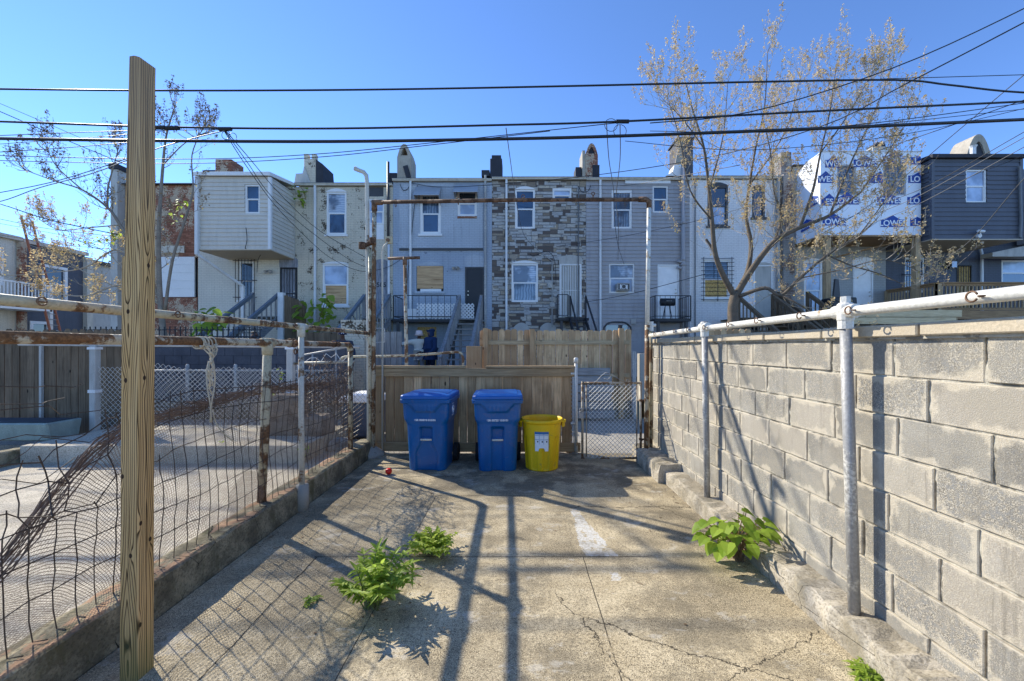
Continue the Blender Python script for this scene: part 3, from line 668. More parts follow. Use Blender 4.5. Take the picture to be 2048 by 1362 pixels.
wh = MB(); wh.tube([(1.06,GY-.01,1.11),(1.1,GY-.01,1.13),(1.16,GY-.01,1.2),(1.22,GY-.01,1.245),(1.27,GY-.01,1.235),(1.29,GY-.01,1.19),(1.25,GY-.01,1.15),(1.2,GY-.01,1.16)], .006, 6); wh.tube([(1.3,GY,1.22),(1.42,GY,1.15),(1.5,GY,1.12)], .004, 6); wh.torus((1.53,GY,1.13),.02,.003,(1,0,0),(0,0,1))
wh.build('twisted_wire', M['galv'], gt, smooth=True)
fp = thing('fence_post', 'white painted fence post capped at the end of the board fence', 'post', (.88, 6.02, 0))
MB().tube([(.88,6.02,0),(.88,6.02,1.42)], .026, 12).build('post_shaft', M['white_old_pipe'], fp, smooth=True)
MB().tube([(.88,6.02,1.36),(.88,6.02,1.43),(.88,6.02,1.44)], [.033,.033,.022], 12).tube([(.80,6.02,1.2),(.88,6.02,1.2)], .02, 8).tube([(.80,6.02,.45),(.88,6.02,.45)], .02, 8).build('post_fitting', M['white_old_pipe'], fp, smooth=True)
mb = chain(MB(), (.80, 6.03, .1), (1,0,0), .09, 1.1, .06, .0024); mb.tube([(.84,6.03,.05),(.84,6.03,1.25)],.008,6); mb.build('link_strip', M['link'], fp, recalc=False)
p2 = thing('fence_post', 'slim cream post with cap standing close to the end of the block wall', 'post', (1.84, 5.52, .2))
MB().tube([(1.84,5.52,.2),(1.84,5.52,1.88)], .024, 12).build('post_shaft', M['cream_pipe'], p2, smooth=True)
MB().tube([(1.84,5.52,1.82),(1.84,5.52,1.95)], .038, 8).tube([(1.84,5.50,1.90),(1.90,5.50,1.90)], .02, 8).build('post_cap', M['white_old_pipe'], p2)
pp = thing('wall_pipe', 'pair of thin white pipes fixed down the end of the block wall', 'pipe', (1.9, 5.80, .25))
MB().tube([(1.895,5.79,.25),(1.895,5.79,1.62)], .014, 8).build('pipe', M['white_pipe'], pp, smooth=True)
MB().tube([(1.915,5.70,.3),(1.915,5.70,1.6)], .011, 8).build('pipe', M['dark_metal'], pp, smooth=True)

# ------------------------------------------------------------------ laundry frame: two tall posts and a crossbar
lf = thing('clothesline_gantry', 'tall rusty pipe frame spanning the back of the yard with a crossbar', 'pipe frame', (-.2, 5.7, 0))
MB().tube([(-2.12,5.87,0),(-2.11,5.87,2.2),(-2.1,5.87,3.66)], .032, 12).build('post', M['rust_pipe'], lf, smooth=True)
MB().tube([(1.76,5.47,0),(1.775,5.47,1.9)], .033, 12).build('post', M['rust_pipe'], lf, smooth=True)
MB().tube([(1.775,5.47,1.9),(1.80,5.47,3.6)], .029, 12).build('post', M['white_old_pipe'], lf, smooth=True)
MB().tube([(-2.08,5.86,3.72),(0,5.66,3.68),(1.74,5.48,3.62)], .027, 12).build('crossbar', M['rust'], lf, smooth=True)
MB().tube([(1.66,5.49,3.625),(1.76,5.475,3.62),(1.80,5.472,3.59),(1.80,5.47,3.5)], [.036,.038,.038,.034], 10).build('corner_fitting', M['rust'], lf, smooth=True)
MB().tube([(-2.1,5.87,3.6),(-2.1,5.87,3.74)], .042, 10).tube([(-2.13,5.87,3.72),(-1.98,5.86,3.72)], .038, 10).build('corner_fitting', M['rust'], lf, smooth=True)
for x, y in ((-1.78,5.84),(-.85,5.745),(.08,5.655),(1.05,5.555)):
    MB().torus((x,y,3.73),.022,.006,(1,0,0),(0,0,1)).torus((x,y,3.68),.034,.005,(0,1,0),(0,0,1)).build('ring_hook', M['rust'], lf, smooth=True)
bp = thing('bent_pole', 'tall grey pole with bent top beside the laundry frame, foot in concrete', 'pole', (-2.24, 5.9, 0))
MB().tube([(-2.19,5.9,0),(-2.2,5.9,2),(-2.22,5.9,4.05),(-2.23,5.9,4.13),(-2.27,5.9,4.18),(-2.35,5.9,4.21),(-2.4,5.9,4.235)], [.03,.03,.028,.03,.03,.03,.034], 12).build('pole_shaft', M['paint_pipe'], bp, smooth=True)
MB().tube([(-2.15,5.84,0),(-2.16,5.85,3.05)], .022, 10).build('stub_pipe', M['cream_pipe'], bp, smooth=True)
MB().tube([(-2.29,5.85,3.08),(-2.2,5.85,3.1),(-2.09,5.85,3.15)], [.05,.03,.05], 12).tube([(-2.26,5.82,3.03),(-2.26,5.82,3.12)],.05,12).tube([(-2.11,5.83,3.1),(-2.11,5.83,3.19)],.045,12).build('rusted_clamp', M['rust'], bp)
mb = MB(); rr = random.Random(3)
mb.lathe([(.19,0),(.17,.06),(.1,.12),(.05,.16)], (-2.16,5.88,-.01), 14, lambda r,z,t: r*(1+.12*math.sin(3*t+1)+.08*math.sin(5*t))); mb.build('concrete_footing', M['concrete'], bp, smooth=True)
mb = MB(); mb.torus((-2.2,5.9,1.80),.045,.006,(1,0,0),(0,1,0)).torus((-2.2,5.9,1.77),.045,.006,(1,.1,0),(0,1,.15)).torus((-2.2,5.9,1.72),.043,.005,(1,0,.1),(0,1,0)); mb.build('rope_tie', M['rope'], bp, smooth=True)
sp_ = thing('plate_pole', 'thin grey pole with a bent arm holding a small square rusty plate', 'pole', (-2.05, 5.98, 0))
MB().tube([(-2.02,5.98,0),(-2.02,5.98,3.02),(-2.0,5.98,3.1),(-1.93,5.98,3.18)], .014, 8).build('pole_shaft', M['paint_pipe'], sp_, smooth=True)
mb = MB().beam((-1.925,6.0,3.2),(-1.925,5.97,3.2),.11,.11); mb.build('square_plate', M['cream_pipe'], sp_, bevel=.02, seg=2)
MB().tube([(-1.93,5.96,3.195),(-1.93,5.95,3.195)], .028, 10).build('rust_spot', M['rust'], sp_)

# ================================================================== WHEELED BINS
def smooth01(a, b, x):
    t = max(0., min(1., (x-a)/(b-a))); return t*t*(3-2*t)
def rrect(hw, hd, rad, n):
    """n points round a rounded rectangle, starting at the middle of the front (-y)"""
    segs = [((-hw+rad, -hd), (hw-rad, -hd))]; pts = []
    per = []
    L1 = 2*(hw-rad); L2 = 2*(hd-rad); A = math.pi*rad/2; T = 2*L1+2*L2+4*A
    for k in range(n):
        s_ = (k/n)*T + L1/2; s_ %= T
        if s_ < L1: p = (-hw+rad+s_, -hd)
        elif s_ < L1+A: a = (s_-L1)/rad; p = (hw-rad+rad*math.sin(a), -hd+rad-rad*math.cos(a))
        elif s_ < L1+A+L2: p = (hw, -hd+rad+(s_-L1-A))
        elif s_ < L1+2*A+L2: a = (s_-L1-A-L2)/rad; p = (hw-rad+rad*math.cos(a), hd-rad+rad*math.sin(a))
        elif s_ < 2*L1+2*A+L2: p = (hw-rad-(s_-L1-2*A-L2), hd)
        elif s_ < 2*L1+3*A+L2: a = (s_-2*L1-2*A-L2)/rad; p = (-hw+rad-rad*math.sin(a), hd-rad+rad*math.cos(a))
        elif s_ < 2*L1+3*A+2*L2: p = (-hw, hd-rad-(s_-2*L1-3*A-L2))
        else: a = (s_-2*L1-3*A-2*L2)/rad; p = (-hw+rad-rad*math.cos(a), -hd+rad-rad*math.sin(a))
        pts.append(p)
    return pts
def make_bin(loc, rot, label, code, flare):
    root = thing('wheeled_bin', label, 'bin', loc, 'blue wheeled bins by the board fence'); root.rotation_euler = (0,0,0)
    mb = MB(); n = 140; H = .93; lv = 72; c = Vector(loc)
    for k in range(lv+1):
        z = H*k/lv
        hw = .245 + .022*(z/.6) if z < .60 else .267 + .022*smooth01(.60,.68,z) + .014*(z-.6)/.33
        hd = .25 + .06*(z/H) + .012*smooth01(.6,.68,z)
        rad = .10 - .045*smooth01(.55,.72,z)
        for (x, y) in rrect(hw, hd, rad, n):
            if y < -hd + .03:
                wch = .075 + flare*.06*smooth01(.38,.22,z)
                ch = smooth01(wch+.012, wch-.012, abs(x))*smooth01(.585,.56,z)*.035
                pk = smooth01(.082,.07,abs(x))*smooth01(.395,.41,z)*smooth01(.565,.55,z)*.075
                y += max(ch, pk)
                wt = .13 + .085*smooth01(.77,.90,z)                       # bulging hand-hold panel under the rim
                tb = smooth01(wt+.01, wt-.006, abs(x))*smooth01(.765,.78,z)
                y -= .026*tb
                if tb > .5 and z < .86: y -= .008*max(0, math.cos(x*2*math.pi/.052))**6
            if z < .6 and abs(x) > hw*.6 and y < -hd*.5: pass
            mb.v.append((c.x+x, c.y+y, c.z+z))
    for k in range(lv):
        for j in range(n):
            a = k*n+j; b = k*n+(j+1) % n; mb.f.append((a, b, b+n, a+n)); mb.uv.append(None)
    mb.f.append(tuple(range(n))[::-1]); mb.uv.append(None); mb.f.append(tuple(lv*n+j for j in range(n))); mb.uv.append(None)
    mb.build('bin_body', M['blue_plastic'], root, smooth=True)
    mb = MB()
    for z, hw, hd in ((.885,.325,.345),(.895,.332,.352),(.945,.334,.354),(.955,.328,.348)): pass
    def ring(levels, rad, nn=64):
        i0 = len(mb.v)
        for z, hw, hd in levels:
            for (x, y) in rrect(hw, hd, rad, nn): mb.v.append((c.x+x, c.y+y, c.z+z))
        for k in range(len(levels)-1):
            for j in range(nn):
                a = i0+k*nn+j; b = i0+k*nn+(j+1) % nn; mb.f.append((a, b, b+nn, a+nn)); mb.uv.append(None)
        mb.f.append(tuple(i0+j for j in range(nn))[::-1]); mb.uv.append(None); mb.f.append(tuple(i0+(len(levels)-1)*nn+j for j in range(nn))); mb.uv.append(None)
    ring([(.872,.30,.32),(.885,.325,.345),(.925,.33,.35),(.935,.325,.345)], .05)
    mb.build('rim', M['blue_plastic'], root, smooth=False)
    mb = MB()
    ring([(.937,.318,.35),(.942,.322,.354),(.972,.322,.354),(.986,.314,.345),(.992,.27,.30),(1.0,.255,.285),(1.004,.20,.22)], .06)
    mb.build('lid', M['blue_lid'], root, smooth=False, bevel=.003)
    mb = MB().tube([(c.x-.26, c.y+.40, .97), (c.x+.26, c.y+.40, .97)], .016, 10)
    for s_ in (-.24, .24): mb.beam((c.x+s_, c.y+.30, .95), (c.x+s_, c.y+.41, .97), .03, .04)
    mb.build('push_handle', M['blue_plastic'], root)
    MB().tube([(c.x-.072, c.y-.262, .405), (c.x+.072, c.y-.262, .405)], .013, 10).build('catch_bar', M['beige_bar'], root, smooth=True)
    for s_ in (-1, 1):
        x = c.x + s_*.285
        w = MB().tube([(x-.03, c.y+.27, .125), (x+.03, c.y+.27, .125)], .125, 24).build('wheel', M['rubber'], root)
    lettering(code, .034, (c.x, c.y-.312, .665), M['white_paint'], root, bold=.0012, name='serial_lettering')
    mb = MB(); xs = c.x + .2995
    mb.torus((xs, c.y-.02, .77), .05, .005, (0,1,0), (0,0,1), 20, 4); mb.torus((xs, c.y-.02, .77), .028, .004, (0,1,0), (0,0,1), 3, 4)
    mb.box(xs-.006, xs+.001, c.y-.07, c.y+.03, .84, .85); mb.box(xs-.006, xs+.001, c.y-.07, c.y+.03, .69, .70)
    mb.build('side_emblem', M['white_paint'], root)
    root.rotation_euler = (0, 0, R(rot))
    return root
make_bin((-1.165, 5.42, 0), -3, 'blue wheeled bin standing nearer the tall pole, with flared foot panel', '65R 004060 010101', 1.0)
make_bin((-.265, 5.40, 0), 2, 'blue wheeled bin standing beside the yellow trash can', '65R 007226 010101', .0)

yc = thing('trash_can', 'round yellow open trash can with paper label beside a blue bin', 'trash can', (.325, 5.33, 0))
def rib(r, z, t):
    k = smooth01(.46,.40,z)*smooth01(.005,.03,z)
    w = math.cos(t*9); return r - .016*k*smooth01(-.2,.15,w) + .0
prof = [(.20,.0),(.212,.008)] + [(.215+.038*z/.6, z) for z in [.01+.6*k/44 for k in range(45)]] + [(.255,.612),(.272,.618),(.278,.628),(.278,.65),(.272,.66),(.262,.66),(.252,.64),(.245,.60),(.235,.45),(.215,.2),(.2,.03)]
mb = MB().lathe(prof, (.325,5.33,0), 180, rib, cap=True); mb.build('can_body', M['yellow_plastic'], yc, smooth=True)
for s_ in (-1, 1):
    mb = MB(); pts = [(.262,-.075),(.30,-.05),(.318,-.02),(.318,.02),(.30,.05),(.262,.075)]
    pl = [(.325+s_*a, 5.33+b) for a, b in pts]; mb.prism(pl, .60, .635, 'xy')
    pl2 = [(.325+s_*(a-.012 if i_ not in (0,5) else a), 5.33+b*.9) for i_, (a, b) in enumerate(pts)]; mb.prism(pl2, .545, .6, 'xy')
    mb.build('handle', M['yellow_plastic'], yc, bevel=.006, seg=2)
lab = basic('label_paper', (.72,.76,.78), .5, .04, bump=0)
def lp(a, z, o=.004): r = .215+.038*z/.6 + o; t = R(-90 + a); return (.325 + r*math.cos(t), 5.33 + r*math.sin(t), z)
mb = MB().grid(lambda u, v: lp(-25+u*42, .27+.25*v if not (.25 < u < .75 and v < .3) else .27 + .25*max(v, .17*math.cos((u-.5)*3)), .004), 16, 16); mb.build('paper_label', lab, yc, recalc=False, smooth=True)
mb = MB().grid(lambda u, v: lp(-25+u*42, .488+.032*v, .0055), 12, 2)
for k in range(3):
    for j in range(2):
        z = .475 - .055*j; mb.grid(lambda u, v: lp(-23.5+k*13.4+u*11.5, z-.004+.005*v, .0055), 3, 1)
for k in range(4): a = -25+k*13.4; mb.grid(lambda u, v: lp(a+u*.8, .36+.13*v, .0055), 1, 3)
mb.build('label_heading', basic('label_ink', (.03,.14,.34), .5, .05, bump=0), yc, recalc=False)
mb = MB()
for k, a in enumerate((-18, -4, 9)): mb.grid(lambda u, v: lp(a+u*4, .385+.018*v, .0062), 2, 2)
mb.build('label_picture', M['rubber'], yc, recalc=False)

ball = MB(); ball.lathe([(.004,0),(.022,.004),(.036,.016),(.042,.034),(.040,.052),(.03,.068),(.014,.076),(.004,.072)], (-1.62,5.03,0), 18)
tag(ball.build('ball', M['red'], origin=(-1.62,5.03,0), smooth=True), 'small shiny red ball lying on the concrete near the bins', 'ball')
# ================================================================== HOUSES
def laps_wall(mb, x0, x1, z0, z1, y, holes, lap=None, axis='x', sign=-1, depth=.14, base=0.0):
    """wall sheet with real openings and reveals; lap = height of overlapping siding boards. axis 'x': wall along x at y. axis 'y': wall along y at x=y-arg"""
    us = sorted({x0, x1} | {h[0] for h in holes} | {h[1] for h in holes}); us = [u for u in us if x0-1e-6 <= u <= x1+1e-6]
    zs = {z0, z1} | {h[2] for h in holes} | {h[3] for h in holes}
    rows = []
    if lap:
        z = z0
        while z < z1: zs.add(round(z, 5)); z += lap
    zs = sorted(v for v in zs if z0-1e-6 <= v <= z1+1e-6)
    def P_(u, z, o): return (u, y + sign*o, z) if axis == 'x' else (y + sign*o, u, z)
    def off(z):
        if not lap: return 0.0
        t = ((z - z0)/lap) % 1.0
        return t
    for zi in range(len(zs)-1):
        za, zb = zs[zi], zs[zi+1]
        if zb-za < 1e-5: continue
        if lap:
            k = math.floor((za - z0)/lap + 1e-4); ta = (za - z0)/lap - k; tb = (zb - z0)/lap - k
            wv = .003*math.sin(k*5.3+za*2); oa, ob = .026*(1-ta)+wv, .026*(1-tb)+wv
        else: oa = ob = 0.0
        for ui in range(len(us)-1):
            ua, ub = us[ui], us[ui+1]; um, zm = (ua+ub)/2, (za+zb)/2
            if ub-ua < 1e-5 or any(h[0] < um < h[1] and h[2] < zm < h[3] for h in holes): continue
            mb.face([P_(ua, za, oa), P_(ub, za, oa), P_(ub, zb, ob), P_(ua, zb, ob)])
            if lap and ta < .01: mb.face([P_(ua, za, -.004), P_(ub, za, -.004), P_(ub, za, oa), P_(ua, za, oa)])
    for h in holes:
        a, b_, c, d = h[:4]
        mb.face([P_(a, c, .0), P_(a, d, .0), P_(a, d, -depth), P_(a, c, -depth)]); mb.face([P_(b_, c, 0), P_(b_, d, 0), P_(b_, d, -depth), P_(b_, c, -depth)])
        mb.face([P_(a, d, 0), P_(b_, d, 0), P_(b_, d, -depth), P_(a, d, -depth)]); mb.face([P_(a, c, 0), P_(b_, c, 0), P_(b_, c, -depth), P_(a, c, -depth)])
    return mb
def arch_poly(x0, x1, z0, rise, n=10):
    return [(x0, z0)] + [(x0 + (x1-x0)*k/n, z0 + rise*(1-(2*k/n-1)**2)) for k in range(1, n)] + [(x1, z0)]
def window(root, x0, x1, z0, z1, y, frame='white_trim', glass='glass', glass2=None, arch=0, sill=True, fw=.075, grid=False, bars=None, name='window', single=False, header=0):
    """sash window filling an opening whose outer wall face is at y"""
    yf = y + .035; mb = MB()
    mb.box(x0, x0+fw, yf-.02, yf+.05, z0, z1).box(x1-fw, x1, yf-.02, yf+.05, z0, z1).box(x0+fw, x1-fw, yf-.02, yf+.05, z1-fw-header, z1).box(x0+fw, x1-fw, yf-.02, yf+.05, z0, z0+fw)
    zt = z1 - fw - header; zb = z0 + fw; zm = (zt+zb)/2
    if not single: mb.box(x0+fw, x1-fw, yf+.0, yf+.04, zm-.028, zm+.028)
    mb.box(x0+fw, x0+fw+.03, yf+.005, yf+.045, zb, zm-.029).box(x1-fw-.03, x1-fw, yf+.005, yf+.045, zb, zm-.029)
    if grid:
        for k in (1, 2): xx = x0+fw+(x1-x0-2*fw)*k/3; mb.box(xx-.012, xx+.012, yf+.012, yf+.03, zm+.029, zt)
        mb.box(x0+fw, x1-fw, yf+.008, yf+.027, (zm+zt)/2-.012, (zm+zt)/2+.012)
    w = mb.build(name, M[frame], root)
    if single: MB().box(x0+fw+.001, x1-fw-.001, yf+.03, yf+.042, zb, zt).build('pane', M[glass], w)
    else:
        MB().box(x0+fw+.001, x1-fw-.001, yf+.018, yf+.026, zm+.029, zt).build('pane', M[glass], w)
        MB().box(x0+fw+.031, x1-fw-.031, yf+.026, yf+.038, zb, zm-.029).build('pane', M[glass2 or glass], w)
    if sill: MB().box(x0-.06, x1+.06, y-.07, y+.03, z0-.09, z0-.002).build('sill', M[frame], w)
    if arch: MB().prism(arch_poly(x0-.03, x1+.03, z1+.002, arch), y-.025, y+.02).build('arch_panel', M[frame], w)
    if bars:
        nb, kind, o = bars; b = MB()
        if kind == 'v':
            for k in range(nb): xx = x0-.08+(x1-x0+.16)*k/(nb-1); b.tube([(xx, y-.1, z0-.1), (xx, y-.1, z1+.12)], .012, 5)
            for zz in (z0+.1, zm, z1+.02): b.tube([(x0-.18, y-.1, zz), (x1+.18, y-.1, zz)], .014, 5)
        else:
            for k in range(nb): zz = z0-.05+(z1-z0+.1)*k/(nb-1); b.tube([(x0-.12, y-.1, zz), (x1+.12, y-.1, zz)], .011, 5)
            for xx in (x0-.02, (x0+x1)/2, x1+.02): b.tube([(xx, y-.11, z0-.12), (xx, y-.11, z1+.1)], .014, 5)
        b.build('security_bars', M['black_metal'], w)
    return w
def door(root, x0, x1, z0, z1, y, mat='white_door', frame='white_trim', arch_z=None, bars=0, panels=0, knob=True, side=1):
    """door leaf in an opening up to z1, panel above to arch_z"""
    mb = MB().box(x0, x0+.06, y-.012, y+.08, z0, z1).box(x1-.06, x1, y-.012, y+.08, z0, z1).box(x0+.06, x1-.06, y-.012, y+.08, z1-.06, z1)
    mb.box(x0+.06, x1-.06, y+.04, y+.08, z0, z1-.06)
    fr = mb.build('door', M[frame], root)
    d = MB().box(x0+.063, x1-.063, y+.015, y+.039, z0+.01, z1-.063)
    if panels:
        for i in (0, 1):
            for j in range(panels):
                xa = x0+.14+i*(x1-x0-.2)/2; za = z0+.15+j*(z1-z0-.25)/panels
                d.box(xa, xa+(x1-x0-.4)/2, y+.008, y+.0145, za, za+(z1-z0-.55)/panels)
    d.build('door_leaf', M[mat], fr)
    if bars:
        b = MB()
        for k in range(bars): xx = x0+.07+(x1-x0-.14)*k/(bars-1); b.tube([(xx, y-.03, z0+.02), (xx, y-.03, z1-.02)], .013, 5)
        for zz in (z0+.04, (z0+z1)/2, z1-.05): b.tube([(x0+.06, y-.03, zz), (x1-.06, y-.03, zz)], .014, 5)
        b.build('security_bars', M[frame], fr)
    if knob:
        xx = x1-.13 if side > 0 else x0+.13; zz = z0 + (z1-z0)*.47
        b = MB().tube([(xx, y+.014, zz), (xx, y-.05, zz)], .03, 8).tube([(xx, y+.014, zz+.16), (xx, y-.02, zz+.16)], .025, 8); b.build('handle', M['beige_bar'], fr)
    if arch_z: MB().prism(arch_poly(x0-.02, x1+.02, z1+.002, (arch_z-z1)*.45), y-.02, y+.03).build('arch_panel', M[mat], fr) if arch_z-z1 < .35 else MB().prism([(x0-.02, z1+.002)] + [(p[0], p[1]) for p in arch_poly(x0-.02, x1+.02, arch_z-.12, .12)] + [(x1+.02, z1+.002)], y-.02, y+.03).build('arch_panel', M[mat], fr)
    return fr
def downspout(root, px, ztop, zbot, y=YH, mat='white_pipe', w=.085, elbow=True):
    x = ax(px, y); mb = MB()
    mb.box(x-w/2, x+w/2, y-.12, y-.035, zbot, ztop)
    for z in (ztop-1.2, (ztop+zbot)/2, zbot+.7): mb.box(x-w/2-.02, x+w/2+.02, y-.125, y-.0, z-.02, z+.02)
    return mb.build('downspout', M[mat], root, bevel=.012)
def house(label, px0, px1, pytop, wall, holes, lap=None, gutter='cream_trim', back=10, gut_h=.16, zb=.3, y=YH, name='row_house', deep=True):
    x0, x1 = ax(px0, y)+.004, ax(px1, y)-.004; zt = az(pytop, y)
    root = thing(name, label, 'house', ((x0+x1)/2, y, .38))
    mb = laps_wall(MB(), x0, x1, zb, zt-gut_h, y, holes, lap); mb.build('wall', M[wall], root, recalc=False)
    MB().box(x0, x1, y+.16, y+back, zb, zt-.2).build('rear_wall', M['dark_block'], root)
    MB().prism([(y-.06, zt-.05), (y-.06, zt+.0), (y+back, zt+.55), (y+back, zt+.4)], x0, x1, 'yz').build('roof', M['roof_black'], root)
    MB().box(x0, x1, y-.13, y+.02, zt-gut_h+.02, zt-.055).box(x0, x1, y-.155, y-.13, zt-.085, zt-.05).build('gutter', M[gutter], root, bevel=.01)
    return root
def hole(px0, px1, py0, py1, y=YH): return (ax(px0, y), ax(px1, y), az(py1, y), az(py0, y))

M['brick_beige'] = brickmat('brick_beige', (.66,.58,.44), (.1,.075,.05), .575, s=2.2)
M['brick_cream'] = brickmat('brick_cream', (.72,.67,.56), (.2,.16,.12), .66)
M['brick_blue'] = brickmat('brick_blue', (.40,.45,.51), (.17,.19,.23), .63)
M['stucco_blue'] = brickmat('stucco_blue', (.47,.51,.55), (.24,.28,.34), .66, stucco=(.47,.51,.55))
M['brick_white'] = brickmat('brick_white', (.84,.82,.79), (.32,.3,.29), .66)
M['brick_bare'] = brickmat('brick_bare', (.27,.115,.07), (.5,.4,.28), .485, raw=True, stucco=(.55,.44,.31), s=1.3)
M['brick_navy'] = brickmat('brick_navy', (.13,.14,.165), (.06,.07,.09), .72)
M['brick_grey'] = brickmat('brick_grey', (.42,.41,.38), (.2,.19,.18), .7)
M['siding_beige'] = basic('siding_beige', (.68,.62,.52), .6, .06, 2, .03, dirt=.2)
M['siding_grey'] = basic('siding_grey', (.42,.4,.395), .6, .07, 2, .03, dirt=.3)
M['siding_dark'] = basic('siding_dark', (.11,.115,.135), .6, .1, 2, .03, dirt=.2)
M['wrap'] = basic('wrap', (.8,.82,.86), .45, .03, 1.5, .1, 3)
M['soffit'] = basic('soffit', (.56,.47,.34), .7, .08)
M['plaster'] = basic('plaster', (.52,.5,.45), .9, .12, 2, dirt=.4)
def curtain(name, c1, c2, ax_, freq):
    m, nt, b = newmat(name); x, y, z = SEP(nt, POS(nt)); p = POS(nt)
    w_ = MA(nt, 'SINE', MA(nt, 'ADD', MA(nt, 'MULTIPLY', x if ax_ == 'x' else z, freq), MA(nt, 'MULTIPLY', NOISE(nt, p, 2.5, 3), 9.)))
    n = NOISE(nt, p, 1.3, 3, .6)
    c = MIX(nt, SMOOTH(nt, w_, -1., 1.), c1, c2); put(nt, b.inputs['Base Color'], MIX(nt, SMOOTH(nt, n, .42, .6), c, mul(c1, .35)))
    b.inputs['Roughness'].default_value = .06; b.inputs['IOR'].default_value = 1.8; return m
M['glass_curtain'] = curtain('glass_curtain', (.06,.09,.13), (.2,.25,.3), 'x', 55.)
M['glass_blind2'] = curtain('glass_blind2', (.3,.36,.44), (.5,.55,.6), 'z', 70.)
def stone_material():
    m, nt, b = newmat('stone_front'); x, y, z = SEP(nt, POS(nt)); p = POS(nt)
    def br(w, h, off, seed, c1, c2):
        t = nt.nodes.new('ShaderNodeTexBrick'); put(nt, t.inputs['Vector'], COMB(nt, MA(nt, 'ADD', x, seed), MA(nt, 'ADD', z, seed*.37), 0.)); t.inputs['Scale'].default_value = 1.
        t.inputs['Brick Width'].default_value = w; t.inputs['Row Height'].default_value = h; t.offset = off; t.inputs['Mortar Size'].default_value = .011; t.inputs['Mortar Smooth'].default_value = .2
        put(nt, t.inputs['Color1'], c1); put(nt, t.inputs['Color2'], c2); put(nt, t.inputs['Mortar'], (.13,.125,.12)); t.squash = 1.5; t.squash_frequency = 3
        return t
    a = br(.46, .125, .37, 3.1, (0,0,0), (1,1,1)); d = br(.36, .25, .43, 9.7, (0,0,0), (1,1,1))
    sel = MA(nt, 'GREATER_THAN', NOISE(nt, COMB(nt, MA(nt, 'MULTIPLY', x, .9), MA(nt, 'MULTIPLY', MA(nt, 'FLOOR', MA(nt, 'DIVIDE', z, .25)), .8), 0.), 1.7, 1), .53)
    v = MIX(nt, sel, a.outputs['Color'], d.outputs['Color']); mo = MA(nt, 'MAXIMUM', MA(nt, 'MULTIPLY', a.outputs['Fac'], MA(nt, 'SUBTRACT', 1., sel)), MA(nt, 'MULTIPLY', d.outputs['Fac'], sel))
    c = RAMP(nt, v, [(.0, (.11,.085,.075)), (.24, (.17,.135,.11)), (.3, (.38,.31,.22)), (.5, (.42,.41,.39)), (.75, (.5,.49,.46)), (1., (.55,.47,.36))])
    n1 = NOISE(nt, SCALE(nt, p, (4,4,16)), 2.2, 5, .7); c = MIX(nt, SMOOTH(nt, n1, .36, .62), MIX(nt, .4, c, (.1,.085,.07)), c)
    c = MIX(nt, mo, c, (.14,.135,.13)); put(nt, b.inputs['Base Color'], c); b.inputs['Roughness'].default_value = .8; b.inputs['Specular IOR Level'].default_value = .2
    BUMP(nt, b, MA(nt, 'SUBTRACT', MA(nt, 'ADD', MA(nt, 'MULTIPLY', n1, .6), MA(nt, 'MULTIPLY', v, .5)), mo), .9, .04); return m
M['stone'] = stone_material()
def weathered_door():
    m, nt, b = newmat('weathered_plank'); p = POS(nt); n = NOISE(nt, SCALE(nt, p, (6,6,1)), 3, 6, .7)
    put(nt, b.inputs['Base Color'], RAMP(nt, n, [(.3,(.1,.11,.13)),(.5,(.22,.23,.26)),(.7,(.33,.34,.36))])); b.inputs['Roughness'].default_value = .8; return m
M['weathered_plank'] = weathered_door()

def chimney(root, x0, x1, y0, y1, z0, z1, mat, arch=False, cap=None, hole_=True):
    """stack; arch = hooded top with an arched smoke hole right through"""
    mb = MB()
    if not arch:
        mb.box(x0, x1, y0, y1, z0, z1); o = mb.build('chimney', M[mat], root, bevel=.02)
    else:
        w = x1-x0; zc = z1 - w*.95
        mb.box(x0, x1, y0, y1, z0, zc)
        out = [(x0 + w*k/12, zc + w*.95*(1-abs(2*k/12-1)**2.2)) for k in range(13)]
        inn = [(x0 + w*.24 + w*.52*k/12, zc + w*.12 + w*.55*(1-abs(2*k/12-1)**1.8)) for k in range(13)]
        for k in range(12):
            q = [out[k], out[k+1], inn[k+1], inn[k]]
            mb.prism(q, y0, y1)
        mb.prism([out[0], inn[0], inn[12], out[12]], y0, y1)
        o = mb.build('chimney', M[mat], root)
        if not hole_: MB().prism(inn, y0+.06, y1-.02).build('smoke_hole', M['roof_black'], o)
    if cap:
        MB().box(x0-.05, x1+.05, y0-.05, y1+.05, z1, z1+.07).build('chimney_cap', M[cap], o)
    return o
def lamp(root, px, py, y=YH):
    p = at(px, py, y); mb = MB(); mb.tube([(p.x, y, p.z), (p.x, y-.08, p.z)], .07, 10).tube([(p.x-.07, y-.09, p.z+.02), (p.x-.1, y-.2, p.z-.06)], [.03,.07], 10).tube([(p.x+.07, y-.09, p.z+.02), (p.x+.1, y-.2, p.z-.06)], [.03,.07], 10)
    return mb.build('floodlight', M['galv'], root)

